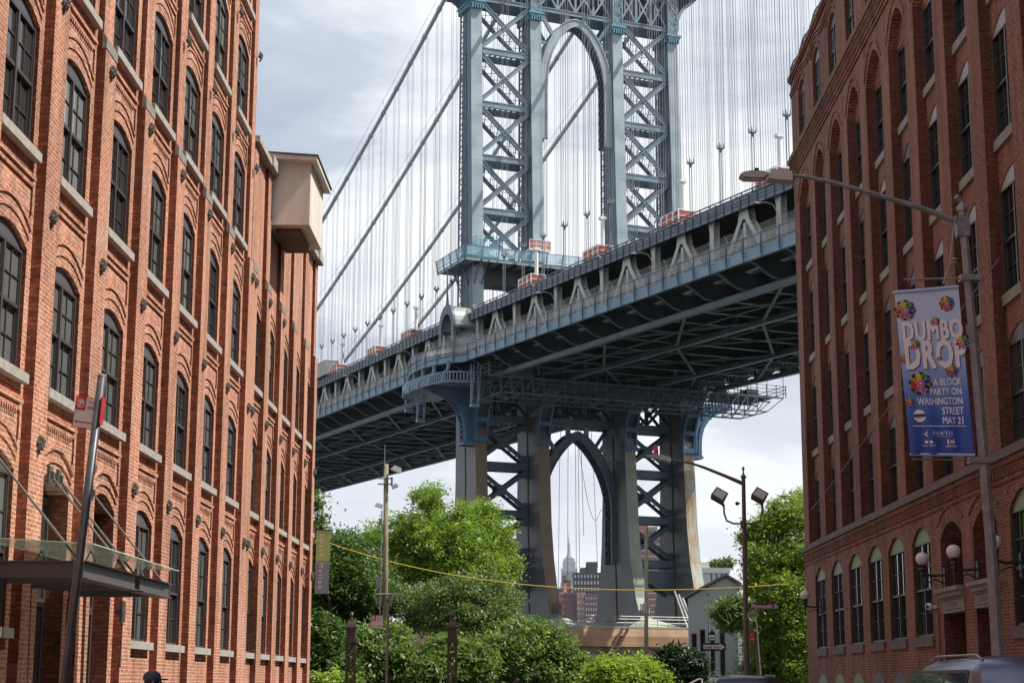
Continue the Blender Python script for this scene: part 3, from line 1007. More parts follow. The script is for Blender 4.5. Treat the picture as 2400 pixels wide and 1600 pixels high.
while y < 64.5:
    obox(wb, P, 0, .045, y, y + .07, 6.05, 6.24)
    y += .15
wb.box(RX + .9, RX + 13, yE0, 64.5, 0, 24.9)
wb.quad((RX + .8, yE0, 0), (RX + .8, 64.5, 0), (RX + .8, 64.5, 25), (RX + .8, yE0, 25))
wb.box(RX, RX + 13, -95, yE0 - .002, 0, 25.1)  # unseen run of the street wall, added to cut sky light
Rwall = wb.build('wall', ['brick_r', 'brick_shade_r'], RT)
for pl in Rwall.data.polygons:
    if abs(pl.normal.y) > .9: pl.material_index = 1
b = MB()
obox(b, P, -.3, .12, yE0, 64.72, 6.421, 6.62)
b.build('belt_course', 'stone_d', RT)
b = MB(); obox(b, P, -.5, .2, yE0, 64.8, 21.661, 21.73)
b.build('stone_ledge', 'stone_d', RT)
proto = {}
def r_window(key, y, *a, **k):
    if key not in proto:
        proto[key] = make_window(P, 0.0, *a, parent=RT, **k)
        proto[key].location.y = y
    else:
        copy_tree(proto[key], RT).location.y = y
for i, (y0, y1) in enumerate(recess):
    wc = (y0 + y1) / 2
    wd = round((y1 - y0) - .08, 2)
    for k, (s_, sp, rise, _) in enumerate(RR):
        pale = 'hood_w' if (i >= 6 and k > 0) or (k, i) in ((1, 3), (2, 4)) else 'hood_g'
        r_window(('u', k, wd, pale), wc, wd, s_, sp, rise, -.27 - .045, 'frame_r', 'glass_r', None, sill='stone' if k else None, sillw=.08, sillh=.24, hood_m=pale, sill_o=-.19)
    r_window(('a', i in (1,)), wc, 1.42, 22.05, 23.85, .32, -.13, 'frame_r', 'glass', None, hood_m='hood_w' if i == 1 else 'hood_g')
for i, (a, b_) in enumerate(Lbase + near_base):
    r_window(('b', 1), (a + b_) / 2, 2.08, 2.84, 5.32, .36, -.09, 'frame_r', 'glass_r', None, sill='stone_d', sillw=.1, sillh=.26, hood_m='hood_v' if i < 6 else 'hood_w', sill_o=.07)
    # basement lights
for i, (a, b_) in enumerate(Lbase + near_base):
    key = ('c', i < 3)
    if key not in proto:
        f = MB()
        obox(f, P, -.02, .012, -.85, .85, .9, 1.62)
        fo = f.build('basement_window', 'glass_r', RT)
        h = MB(); h.ribbon(arch_pts(-.85, .85, 1.623, 0), arch_pts(-.85, .85, 1.64, .32), lambda u, v, t: P(t, u, v), -.02, .014)
        h.build('head_panel', 'hood_v' if i < 3 else 'hood_g', fo)
        h = MB(); obox(h, P, .012, .022, -.02, .02, .9, 1.62); obox(h, P, .012, .022, -.85, .85, 1.24, 1.27)
        h.build('bar', 'hood_v', fo)
        proto[key] = fo
        fo.location.y = (a + b_) / 2
    else:
        copy_tree(proto[key], RT).location.y = (a + b_) / 2
# the two doorways with stone hoods
for (a, b_), word in zip(doors, ('FACTORY', 'OFFICE')):
    b = MB()
    obox(b, P, -.3, .03, b_ - .02, a + .02, 3.34, 3.72)
    obox(b, P, -.3, .12, b_ - .06, a + .06, 3.72, 3.84)
    obox(b, P, -.3, .20, b_ - .1, a + .1, 3.84, 3.94)
    dh = b.build('door_hood', 'stone', RT)
    b = MB()
    obox(b, P, .031, .036, b_ + .12, a - .12, 3.40, 3.43); obox(b, P, .031, .036, b_ + .12, a - .12, 3.63, 3.66)
    random.seed(int(a))
    for k in range(9):    # worn carved letters, unreadable in the photograph
        yy = b_ + .55 + k * .12
        obox(b, P, .0305, .034, yy, yy + .05, 3.47, 3.59)
    b.build('carving', 'stone_d', dh)
    b = MB(); obox(b, P, -.74, -.70, b_ + .1, a - .1, .15, 3.3)
    b.build('door', 'frame_r', RT)
b = MB(); b.tube([P(.06, 43.55, 0.2), P(.06, 43.55, 3.4)], .03, 6); b.build('downpipe', 'pole_br', RT)
# wavy cable railing along the roof edge
pts = []
for k in range(200):
    yy = yE0 + (64.3 - yE0) * k / 199
    pts.append(P(.06, yy, 25.28 + .09 * math.sin(yy * 2.4)))
b = MB(); b.tube(pts, .035, 5)
for k in range(0, 200, 6):
    b.tube([P(.06, pts[k][1], 25.1), pts[k]], .02, 4)
b.build('roof_railing', 'blackm', RT)

# unseen block added behind the camera to hold back sky light
T = thing('unseen_brick_block', 'unseen brown brick block added far behind the viewpoint to hold back sky light', 'building', (0, -110, 0))
b = MB(); b.box(-34, 34, -120, -100, 0, 26); b.build('wall', 'brick_r', T)
# globe lamps on the factory wall
def globe_lamp(y, z, label):
    T = thing('globe_lamp', label, 'lamp', (RX, y, z), 'globe lamps on brackets along the factory wall')
    b = MB(); b.ball((RX - .55, y, z), .165, 18); b.build('globe', 'globe', T, smooth=True)
    b = MB()
    b.lathe((RX - .55, y, z), [(.001, -.75), (.03, -.72), (.025, -.45), (.06, -.40), (.055, -.32), (.09, -.27), (.07, -.22), (.1, -.16), (.08, -.13)], 12)
    b.tube([(RX - .55, y, z - .38), (RX - .3, y, z - .42), (RX - .02, y, z - .40)], .035, 7)
    b.tube([(RX - .45, y, z - .6), (RX - .25, y, z - .5), (RX - .02, y, z - .62)], .02, 6)
    b.box(RX - .03, RX, y - .09, y + .09, z - .72, z - .22)
    b.build('bracket', 'blackm', T)
for y, z, l in ((61.4, 4.7, 'white globe lamp at the far corner of the factory, in front of the tree'), (42.9, 4.68, 'white globe lamp on the factory wall left of the first doorway'),
                (39.7, 4.62, 'white globe lamp between the two factory doorways'), (36.2, 4.55, 'white globe lamp half hidden behind the near lamp pole')):
    globe_lamp(y, z, l)
# cameras
for (y, z, lab) in ((43.9, 3.55, 'round white camera on the factory wall beside the first doorway'), (33.0, 3.65, 'white dome camera on the factory wall right of the near lamp pole')):
    T = thing('security_camera', lab, 'camera', (RX, y, z))
    b = MB(); b.box(RX - .12, RX, y - .03, y + .03, z - .03, z + .03); b.build('mount', 'white', T)
    b = MB(); b.ball((RX - .2, y, z), .095, 12); b.build('dome', 'white', T, smooth=True)
    b = MB(); b.ball((RX - .25, y - .05, z), .05, 8); b.build('lens', 'blackm', T, smooth=True)

# ================================================================ SUSPENSION BRIDGE
# local axes: x = across the deck (0 at the near truss), y = along the deck away from the camera, z up
BR = thing('suspension_bridge', 'blue grey steel suspension bridge with a latticed tower, passing behind the street', 'bridge', (-7.85, 211.88, 0), rotz=rad(24), local=True)
TX = [0.0, 8.53, 20.73, 29.26]
CWD = 1.55
def D(q): return 0.036 * q if q < 0 else 0.022 * q
QF = [(98, .1), (87, 0), (72, -.46), (51, -1.2), (36, -2.1), (26, -2.9), (21, -3.2), (16.5, -3.9), (12, -5.1), (9.3, -6.4)]
QB = [(98, 3.9), (51, 4.0), (26, 4.0), (19, 4.4), (14, 5.0), (9.3, 6.4)]
tw = MB()
tw.box(-1.0, 31.8, -.3, 4.3, 97.6, 99.0)
tower = tw.build('tower', 'st_s', BR)
def slab(b, zs, f):
    for z0, z1 in zip(zs, zs[1:]):
        a0, a1, c0, c1 = f(z0); d0, d1, e0, e1 = f(z1)
        b.hexa([(a0, c0, z0), (a1, c0, z0), (a1, c1, z0), (a0, c1, z0), (d0, e0, z1), (d1, e0, z1), (d1, e1, z1), (d0, e1, z1)])
def column(x, low_mat):
    zlo = [9.3, 10.6, 12, 14, 16.5, 19, 21, 23.5, 26, 31, 36, 41]
    zhi = [41, 46, 51, 58, 66, 72, 80, 87, 97.6]
    b = MB()      # light front cover plate
    slab(b, zhi, lambda z: (x, x + CWD, lerp(QF, z), lerp(QF, z) + .06))
    o = b.build('column', 'st_u', tower)
    b = MB()
    slab(b, zlo, lambda z: (x + .0, x + CWD, lerp(QF, z), lerp(QF, z) + .06))
    b.build('lower_front_plate', low_mat, o)
    b = MB()      # solid part of the box, edge angles a little proud
    slab(b, zhi, lambda z: (x + .03, x + CWD - .03, lerp(QF, z) + .06, lerp(QF, z) + 1.9))
    slab(b, zhi, lambda z: (x - .05, x + .12, lerp(QF, z) + .06, lerp(QF, z) + .22))
    slab(b, zhi, lambda z: (x - .05, x + .12, lerp(QF, z) + 1.7, lerp(QF, z) + 1.95))
    for xx in (x, x + CWD - .14):
        slab(b, zhi, lambda z: (xx, xx + .14, lerp(QB, z) - .32, lerp(QB, z)))
    slab(b, zhi, lambda z: (x + .4, x + CWD - .4, lerp(QF, z) + 1.9, lerp(QB, z) - .1))  # inner plate added so the space behind the lacing looks dark
    # lacing on the side faces of the rear half
    z = 41.5
    while z < 96:
        for xx in (x + .05, x + CWD - .07):
            q0 = lerp(QF, z) + 1.95; q1 = lerp(QB, z) - .3
            b.bar((xx, q0, z), (xx, q1, z + 1.5), .05, .17, (1, 0, 0))
            b.bar((xx, q1, z), (xx, q0, z + 1.5), .05, .17, (1, 0, 0))
        z += 1.5
    b.build('laced_side', 'st_s', o)
    b = MB()      # lower half: two side panels with a groove between
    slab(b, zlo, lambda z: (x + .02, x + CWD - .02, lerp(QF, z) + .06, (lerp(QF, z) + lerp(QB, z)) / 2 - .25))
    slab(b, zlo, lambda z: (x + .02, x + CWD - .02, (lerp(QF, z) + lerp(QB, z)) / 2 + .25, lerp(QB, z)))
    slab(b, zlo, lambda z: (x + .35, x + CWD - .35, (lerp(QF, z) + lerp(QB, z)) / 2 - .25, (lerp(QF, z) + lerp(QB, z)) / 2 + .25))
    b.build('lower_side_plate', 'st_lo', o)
    # seat: row of vertical pins under the flared foot
    b = MB()
    for k in range(6):
        b.box(x + .1 + k * .26, x + .18 + k * .26, -6.3, -6.1, 8.9, 11.2)
    b.box(x - .3, x + CWD + .3, -7.0, 6.9, 8.6, 9.0)
    b.build('foot', 'st_lo', o)
    return o
cols_ = [column(TX[0], 'st_br'), column(TX[1], 'st_br'), column(TX[2], 'st_gr'), column(TX[3], 'st_rust')]
# joint plate covers on the light faces
GAPS = [(TX[0] + CWD, TX[1]), (TX[1] + CWD, TX[2]), (TX[2] + CWD, TX[3])]
def strut(x0, x1, z, h, mt, up=True, q0=.35, q1=3.2):
    b = MB()
    b.box(x0, x1, q0 + .02, q0 + .32, z, z + h)
    b.box(x0, x1, q1, q1 + .3, z, z + h)
    b.box(x0, x1, q0 - .06, q0 + .02, z + h - .13, z + h)
    b.box(x0, x1, q0 - .06, q0 + .02, z, z + .13)
    n = int((x1 - x0) / .75)
    for k in range(n):
        xa = x0 + (x1 - x0) * k / n; xb = x0 + (x1 - x0) * (k + 1) / n
        b.bar((xa, q0 + .32, z + .05), (xb, q1, z + .05), .16, .05, (0, 0, 1) if False else None)
        b.bar((xa, q1, z + .04), (xb, q0 + .32, z + .04), .16, .05)
    return b.build('strut', mt, tower)
def xbrace(x0, x1, z0, z1, mt, q0=.35, q1=3.2, wth=.50, plate=.62, corner=0.0):
    b = MB()
    zc = (z0 + z1) / 2; xc = (x0 + x1) / 2
    for q, side in ((q0 + .15, 1), (q1 + .1, 1)):
        b.bar((x0, q, z0), (x1, q, z1), .28, wth, (0, 1, 0))
        b.bar((x0, q + .005, z1), (x1, q + .005, z0), .26, wth, (0, 1, 0))
    # angles standing proud on the edges of the front bars
    L_ = math.hypot(x1 - x0, z1 - z0); nx, nz = -(z1 - z0) / L_ * wth / 2, (x1 - x0) / L_ * wth / 2
    for s_ in (-1, 1):
        b.bar((x0 + s_ * nx, q0 - .06, z0 + s_ * nz), (x1 + s_ * nx, q0 - .06, z1 + s_ * nz), .12, .09, (0, 1, 0))
        b.bar((x0 - s_ * nx, q0 - .065, z1 + s_ * nz), (x1 - s_ * nx, q0 - .065, z0 + s_ * nz), .12, .09, (0, 1, 0))
    # lacing between the front and rear bars of both diagonals
    n = 8
    for k in range(n):
        t0 = k / n; t1 = (k + 1) / n
        for za, zb in ((z0, z1), (z1, z0)):
            p0 = (x0 + (x1 - x0) * t0, q0 + .3, za + (zb - za) * t0); p1 = (x0 + (x1 - x0) * t1, q1, za + (zb - za) * t1)
            b.bar(p0, p1, .1, .05)
            p0 = (x0 + (x1 - x0) * t0, q1, za + (zb - za) * t0); p1 = (x0 + (x1 - x0) * t1, q0 + .3, za + (zb - za) * t1)
            b.bar(p0, p1, .1, .05)
    # curved gusset at the crossing
    for q in (q0 - .02, q1 + .02):
        poly = []
        for k in range(16):
            a = k * math.pi / 8
            r = plate if k % 2 == 0 and k % 4 != 0 else plate * (.62 if k % 4 == 0 else .8)
            poly.append((xc + r * 1.05 * math.cos(a), zc + r * math.sin(a)))
        b.prism(poly, lambda u, v, t: (u, t, v), q, q + .2)
    for (xx, sx) in (((x0, 1), (x1, -1)) if corner else ()):
        for (zz_, sz) in ((z0, 1), (z1, -1)):
            b.prism([(xx, zz_ - sz * .1), (xx + sx * 1.1, zz_ + sz * .65), (xx + sx * .7, zz_ + sz * .95), (xx, zz_ + sz * 1.0)], lambda u, v, t: (u, t, v), q0 + .0, q0 + .2)
    return b.build('cross_brace', mt, tower)
for gi in (0, 2):
    x0, x1 = GAPS[gi]
    for z in (82.55, 75.2, 67.95, 60.8):
        strut(x0, x1, z, .85, 'st_x')
    for z0, z1 in ((83.4, 89.7), (76.05, 82.55), (68.8, 75.2), (61.65, 67.95), (54.9, 60.8)):
        xbrace(x0, x1, z0, z1, 'st_x')
    for z in (33.8, 27.85, 21.85, 16.2):
        strut(x0, x1, z, .95, 'st_s', q0=.6)
    for z0, z1 in ((28.8, 33.8), (22.8, 27.85), (17.15, 21.85)):
        xbrace(x0, x1, z0, z1, 'st_s', q0=.6, q1=2.3, wth=.42, plate=.9, corner=1)
    # low haunched strut at the foot
    b = MB()
    xm = (x0 + x1) / 2
    A = [(x0, 15.6), (xm, 15.6), (x1, 15.6)]; B_ = [(x0, 12.6), (xm, 14.3), (x1, 12.6)]
    b.ribbon(A, B_, lambda u, v, t: (u, t, v), .6, 1.0); b.ribbon(A, B_, lambda u, v, t: (u, t, v), 3.2, 3.5)
    b.box(x0, x1, .5, 3.6, 15.6, 15.75)
    b.build('haunch', 'st_s', tower)
# struts in the middle gap at the top, latticed portal above the arch
b = MB()
for z, h in ((89.75, .65), (94.6, .6)):
    b.box(TX[0] + CWD, TX[3], .3, .7, z, z + h)
    b.box(TX[0] + CWD, TX[3], 3.2, 3.5, z, z + h)
    b.box(TX[0] + CWD, TX[3], .2, .3, z + h - .12, z + h)
    b.box(TX[0] + CWD, TX[3], .2, .3, z, z + .12)
b.box(TX[0] + CWD, TX[3], .7, 3.2, 89.76, 89.86)
portal = b.build('portal_chord', 'st_x', tower)
b = MB()
for x0, x1 in GAPS:
    n = max(2, round((x1 - x0) / 2.6))
    for k in range(n):
        xa = x0 + (x1 - x0) * k / n; xb = x0 + (x1 - x0) * (k + 1) / n
        for q in (.45, 3.3):
            b.bar((xa, q, 90.4), (xb, q, 94.6), .12, .26, (0, 1, 0)); b.bar((xa, q + .01, 94.6), (xb, q + .01, 90.4), .12, .26, (0, 1, 0))
            b.bar((xa, q, 90.4), (xa, q, 94.6), .14, .3, (0, 1, 0))
            xm = (xa + xb) / 2
            for da in (-.55, .55):
                b.bar((xm + da, q + .02, 92.5 - .9), (xm + da, q + .02, 92.5 + .9), .1, .14, (0, 1, 0))
b.build('portal_lattice', 'st_x', portal)
b = MB()
b.box(TX[0] + CWD, TX[3], 1.6, 2.2, 90.4, 94.6)
b.build('portal_rear_web', 'st_dk', portal)

def arch(zc_in, zspring, half, thick, q0, q1, mt, lace, zbot, nseg=28, pw=.4):
    xc = (GAPS[1][0] + GAPS[1][1]) / 2
    inner = []; outer = []
    for k in range(nseg + 1):
        u = -1 + 2 * k / nseg
        u = math.sin(u * math.pi / 2)
        zz_ = zspring + (zc_in - zspring) * (1 - abs(u) ** pw) ** .5
        inner.append((xc + half * u, zz_))
    inner = [(inner[0][0], zbot)] + inner + [(inner[-1][0], zbot)]
    hw = (GAPS[1][1] - GAPS[1][0]) / 2
    for k, (x, z) in enumerate(inner):
        a = inner[max(0, k - 1)]; c = inner[min(len(inner) - 1, k + 1)]
        d = Vector((c[0] - a[0], c[1] - a[1])).normalized()
        ox, oz = x - d.y * thick, z + d.x * thick
        ox = max(xc - hw, min(xc + hw, ox))
        outer.append((ox, oz))
    b = MB()
    fn = lambda u, v, t: (u, t, v)
    b.ribbon(inner, outer, fn, q0, q0 + .25)
    b.ribbon(inner, outer, fn, q1 - .25, q1)
    rim = [(i[0] + (o_[0] - i[0]) * .14, i[1] + (o_[1] - i[1]) * .14) for i, o_ in zip(inner, outer)]
    b.ribbon(inner, rim, fn, q0 - .12, q0)
    rim2 = [(i[0] + (o_[0] - i[0]) * .86, i[1] + (o_[1] - i[1]) * .86) for i, o_ in zip(inner, outer)]
    b.ribbon(rim2, outer, fn, q0 - .12, q0)
    ar = b.build('arch', mt, tower)
    b = MB()
    for k in range(len(inner) - 1):
        (xa, za), (xb, zb_) = inner[k], inner[k + 1]
        n = max(1, int(math.hypot(xb - xa, zb_ - za) / 1.2))
        for j in range(n):
            pa = (xa + (xb - xa) * j / n, za + (zb_ - za) * j / n); pb = (xa + (xb - xa) * (j + 1) / n, za + (zb_ - za) * (j + 1) / n)
            b.bar((pa[0], q0 + .3, pa[1]), (pb[0], q1 - .3, pb[1]), .18, .06); b.bar((pa[0], q1 - .3, pa[1]), (pb[0], q0 + .3, pb[1]), .18, .06)
    b.build('arch_lacing', lace, ar)
    return outer
arch(88.3, 79.5, 4.22, 1.15, .3, 2.3, 'st_u', 'st_dk', 72.0, pw=1.6)
arch(32.2, 23.0, 4.75, 1.15, .3, 2.4, 'st_s', 'st_dk', 16.5, pw=1.25)
b = MB()
for (z1, zt, hw) in ((86.3, 89.75, 5.3), (30.6, 33.8, 5.3)):
    xc = (GAPS[1][0] + GAPS[1][1]) / 2
    for s_ in (-1, 1):
        b.bar((xc + s_ * 5.3, .5, zt), (xc + s_ * 3.1, .5, z1), .3, .5, (0, 1, 0))
        b.bar((xc + s_ * 5.3, 3.2, zt), (xc + s_ * 3.1, 3.2, z1), .3, .4, (0, 1, 0))
        b.bar((xc + s_ * 5.3, .5, zt - 4.3), (xc + s_ * 4.4, .5, zt - 4.3), .3, .35, (0, 1, 0))
        b.bar((xc + s_ * 1.3, .5, z1 + 2), (xc + s_ * 1.3, .5, zt), .3, .6, (0, 1, 0))
build_split(b, 'spandrel_tie', 'st_x', tower)
strut(GAPS[1][0], GAPS[1][1], 33.9, .95, 'st_s', q0=.6)
# dark lattice zone between the big lower strut and the deck
b = MB()
for x0, x1 in GAPS:
    n = max(2, round((x1 - x0) / 3.4))
    for q in (1.0, 3.4):
        for k in range(n):
            xa = x0 + (x1 - x0) * k / n; xb = x0 + (x1 - x0) * (k + 1) / n
            b.bar((xa, q, 34.8), (xb, q, 38.4), .2, .38, (0, 1, 0)); b.bar((xa, q + .01, 38.4), (xb, q + .01, 34.8), .2, .38, (0, 1, 0))
            b.bar((xa, q, 34.8), (xa, q, 38.4), .2, .5, (0, 1, 0))
    b.box(x0, x1, .8, 3.6, 37.6, 38.2)
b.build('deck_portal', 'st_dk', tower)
# capitals: bright blue brackets at the head of every column, consoles above
for i, x in enumerate(TX):
    b = MB()
    z0 = 89.0 if i else 89.3
    b.box(x - .35, x + CWD + .35, -.55, 4.2, z0, z0 + .28)
    b.box(x - .2, x + CWD + .2, -.4, 4.1, z0 - .35, z0)
    for k in range(5):
        b.box(x + .0 + k * .36, x + .14 + k * .36, -.5, -.05, z0 - .9, z0 - .35)
    for k in range(6):
        b.box(x - .3, x + .02, .1 + k * .7, .35 + k * .7, z0 - .8, z0 - .35)
    cap = b.build('capital', 'st_cyan', cols_[i])
    b = MB()
    z = z0 + .3
    for k in range(5):
        b.bar((x + .12, -.1, z), (x + CWD - .12, -.1, z + 1.5), .1, .16, (0, 1, 0)); b.bar((x + .12, -.11, z + 1.5), (x + CWD - .12, -.11, z), .1, .16, (0, 1, 0))
        z += 1.5
    for xx in (x, x + CWD - .16):
        b.box(xx, xx + .16, -.2, -.02, z0 + .28, 97.6)
    b.build('console_lattice', 'st_x', cap)
# corbelled bracket and cornice on the far side of the tower head
b = MB()
x = TX[3] + CWD
prof = []
for k in range(11):
    t = k / 10
    prof.append((x + .1 + 2.6 * t ** 2.2, 90.0 + 4.6 * t ** .8))
b.ribbon(prof, [(u - .35, v + .2) for u, v in prof], lambda u, v, t: (u, t, v), -.2, 3.8)
b.box(x, x + 2.9, -.6, 4.2, 94.9, 95.5); b.box(x - .4, x + 3.3, -.9, 4.5, 95.5, 95.8)
b.build('corbel', 'st_x', cols_[3])
b = MB()
prof = [(-.1 - 1.5 * (k / 6) ** 2, 88.9 + 1.6 * k / 6) for k in range(7)]
b.ribbon(prof, [(u + .3, v + .1) for u, v in prof], lambda u, v, t: (u, t, v), 0, 3.8)
b.box(-1.9, 0, -.3, 4.2, 90.5, 90.8)
b.build('corbel', 'st_blue', cols_[0])

# inspection platform round the tower
b = MB()
b.box(-1.7, 31.6, -3.1, 6.6, 53.75, 53.95)
b.box(-1.7, 31.6, -3.16, -3.1, 53.55, 54.05)
b.box(-1.76, -1.7, -3.1, 6.6, 53.55, 54.05)
plat = b.build('platform', 'st_u', tower)
b = MB()
for x0, x1 in GAPS:
    A = []; B_ = []
    for k in range(13):
        t = k / 12; u = x0 + (x1 - x0) * t
        A.append((u, 53.5)); B_.append((u, 51.6 - 2.0 * (abs(2 * t - 1) ** 4)))
    b.ribbon(A, B_, lambda u, v, t: (u, t, v), .3, .6); b.ribbon(A, B_, lambda u, v, t: (u, t, v), 3.3, 3.6)
    for k in range(12):
        b.hexa([(A[k][0], .6, B_[k][1]), (A[k + 1][0], .6, B_[k + 1][1]), (A[k + 1][0], 3.3, B_[k + 1][1]), (A[k][0], 3.3, B_[k][1]),
                (A[k][0], .6, B_[k][1] + .08), (A[k + 1][0], .6, B_[k + 1][1] + .08), (A[k + 1][0], 3.3, B_[k + 1][1] + .08), (A[k][0], 3.3, B_[k][1] + .08)])
for k in range(20):
    xx = -1.5 + 33 * k / 19
    b.box(xx - .05, xx + .05, -3.0, .3, 53.35, 53.74)
b.build('haunched_beam', 'st_dk', plat)
b = MB()
for i, x in enumerate(TX):
    for dx in (.2, CWD - .35):
        A = [(-.1 - lerp([(0, 0), (1, 2.6)], t / 8) * 1.0 + lerp(QF, 51) + 0, 51.0 + 2.6 * (1 - (1 - t / 8) ** 2.2)) for t in range(9)]
        b.ribbon(A, [(u + .18, v) for u, v in A], lambda u, v, t: (t, u, v), x + dx, x + dx + .15)
for q in (.2, 3.2):
    A = [(-.05 - 1.55 * t / 8, 51.0 + 2.6 * (1 - (1 - t / 8) ** 2.2)) for t in range(9)]
    b.ribbon(A, [(u + .2, v) for u, v in A], lambda u, v, t: (u, t, v), q, q + .2)
build_split(b, 'curved_bracket', 'st_s', plat)
b = MB()
for z in (54.15, 55.35):
    b.box(-1.78, 31.7, -3.3, -3.22, z, z + .07); b.box(-1.95, -1.87, -3.2, 6.6, z, z + .07)
for k in range(16):
    xx = -1.7 + 33.3 * k / 15
    b.bar((xx, -3.15, 53.6), (xx, -3.2, 54.3), .1, .22, (1, 0, 0)); b.bar((xx, -3.2, 54.3), (xx, -3.5, 55.4), .1, .16, (1, 0, 0))
for k in range(5):
    q = -3 + 9.4 * k / 4
    b.bar((-1.8, q, 53.6), (-2.05, q, 55.4), .1, .14, (0, 1, 0))
pr_ = b.build('platform_railing', 'st_cyan', plat)
b = MB()
b.quad((-1.75, -3.24, 54.2), (31.6, -3.24, 54.2), (31.6, -3.28, 55.35), (-1.75, -3.28, 55.35))
b.quad((-1.85, -3.2, 54.2), (-1.85, 6.6, 54.2), (-1.9, 6.6, 55.35), (-1.9, -3.2, 55.35))
b.build('wire_mesh', 'fenceb', pr_)

# consoles on the front of the columns just under the deck
def consoles():
    for i, x in enumerate(TX):
        b = MB()
        A = []
        for k in range(13):
            t = k / 12
            z = 31.0 + 6.6 * t
            q = lerp(QF, 31) - .25 - 3.0 * t ** 2.6
            A.append((q, z))
        rib = [(u + .5 + .25 * v * 0, v) for u, v in A]
        for xs in (x - .12, x + CWD - .12):
            b.ribbon(A, [(u + 1.3, v) for u, v in A], lambda u, v, t: (t, u, v), xs, xs + .24)
        for k0 in (0, 4, 8, 12):
            k0 = min(k0, 11)
            b.ribbon(A[k0:k0 + 2], [(u + .3, v) for u, v in A[k0:k0 + 2]], lambda u, v, t: (t, u, v), x + .12, x + CWD - .12)
        b.box(x - .3, x + CWD + .3, lerp(QF, 31) - .45, lerp(QF, 31) + .1, 30.75, 31.05)
        c = b.build('console', 'st_blue' if i == 0 or True else 'st_s', cols_[i])
        b = MB()
        b.ribbon([(u + .42, v) for u, v in A], [(u + .5, v) for u, v in A], lambda u, v, t: (t, u, v), x + .1, x + CWD - .1)
        b.build('console_web', 'st_dk', c)
consoles()
# the big curved bracket that carries the walkway bay round the near column, and its twin on the far side
for sg, x0, nm in ((-1, 0.0, 'st_blue'), (1, TX[3] + CWD, 'st_blue')):
    b = MB()
    pts = [(1.35, 30.6), (1.35, 32.0), (1.45, 33.3), (1.8, 34.4), (2.4, 35.3), (3.2, 36.0), (4.2, 36.5), (5.3, 36.85), (6.2, 37.15)]
    inn = [(.8, 30.6), (.85, 32.1), (.95, 33.5), (1.35, 34.8), (2.0, 35.8), (2.9, 36.5), (4.0, 36.95), (5.1, 37.3), (6.1, 37.55)]
    for q in (-2.35, -.75):
        b.ribbon([(x0 + sg * u, v) for u, v in pts], [(x0 + sg * u, v) for u, v in inn], lambda u, v, t: (u, t, v), q, q + .25)
    for k in range(len(pts) - 1):
        for f in (0, .5):
            u = pts[k][0] + (pts[k + 1][0] - pts[k][0]) * f; v = pts[k][1] + (pts[k + 1][1] - pts[k][1]) * f
            u2 = pts[k][0] + (pts[k + 1][0] - pts[k][0]) * (f + .5); v2 = pts[k][1] + (pts[k + 1][1] - pts[k][1]) * (f + .5)
            b.bar((x0 + sg * u, -2.1, v), (x0 + sg * u2, -.75, v2), .12, .08)
            b.bar((x0 + sg * u, -.75, v), (x0 + sg * u2, -2.1, v2), .12, .08)
    b.box(min(x0, x0 + sg * 1.5), max(x0, x0 + sg * 1.5), -2.45, -.4, 30.3, 30.65)
    br_ = b.build('great_bracket', 'st_blue', cols_[0] if sg < 0 else cols_[3])
    b = MB()
    A = [(x0 + sg * u, v) for u, v in inn]
    B_ = [(x0 + sg * .05, 30.6), (x0 + sg * .05, 32.1), (x0 + sg * .05, 33.5), (x0 + sg * .05, 34.8), (x0 + sg * .5, 37.7), (x0 + sg * 2.0, 37.75), (x0 + sg * 3.5, 37.8), (x0 + sg * 5, 37.85), (x0 + sg * 6.1, 37.9)]
    b.ribbon(A, B_, lambda u, v, t: (u, t, v), -2.2, -2.05)
    for u in (.5, 1.5, 2.7):
        b.box(min(x0 + sg * u, x0 + sg * (u + .2)), max(x0 + sg * u, x0 + sg * (u + .2)), -2.32, -2.2, 35.6 if u > 1 else 31, 37.7)
    build_split(b, 'bracket_web', 'st_blue', br_, tol=.2)

# ---------------------------------------------------------------- deck
Q0, Q1 = -128.0, 210.0
def seg(a=Q0, b_=Q1, step=5.8):
    q = a
    while q < b_ - .01:
        yield q, min(q + step, b_)
        q += step
def dslab(b, x0, x1, z0, z1, qa=Q0, qb=Q1):
    for (a, c) in ((qa, 0.0), (0.0, qb)) if qa < 0 < qb else ((qa, qb),):
        b.hexa([(x0, a, z0 + D(a)), (x1, a, z0 + D(a)), (x1, c, z0 + D(c)), (x0, c, z0 + D(c)), (x0, a, z1 + D(a)), (x1, a, z1 + D(a)), (x1, c, z1 + D(c)), (x0, c, z1 + D(c))])
b = MB()
dslab(b, .5, 28.8, 40.15, 40.5)
dslab(b, -3.6, -.5, 40.25, 40.45)
dslab(b, 29.9, 32.9, 40.25, 40.45)
dslab(b, -.8, 30.1, 46.2, 46.5)  # slab carried across the middle to keep the interior dark
for x in (2.2, 4.2, 6.2, 10.6, 12.6, 14.6, 16.6, 18.6, 22.6, 24.6, 26.6):
    dslab(b, x - .12, x + .12, 39.5, 40.14)
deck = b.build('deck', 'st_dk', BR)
PAN = 5.8
NODE0 = -9.56
nodes = [NODE0 + PAN * k for k in range(-20, 37)]
# bottom chords
for x in TX:
    b = MB()
    dslab(b, x - .32, x + .32, 38.0, 38.12)
    dslab(b, x - .3, x - .2, 38.12, 38.55); dslab(b, x + .2, x + .3, 38.12, 38.55)
    b.build('bottom_chord', 'st_ch', deck)
# floor beams: one proto, copied to every panel point
b = MB()
b.box(-.3, 29.6, -.08, .08, 38.75, 40.14)
b.box(-.3, 29.6, -.25, .25, 38.68, 38.75)
for k in range(22):
    xx = .8 + k * 1.32
    b.box(xx - .04, xx + .04, -.2, .2, 38.76, 40.14)
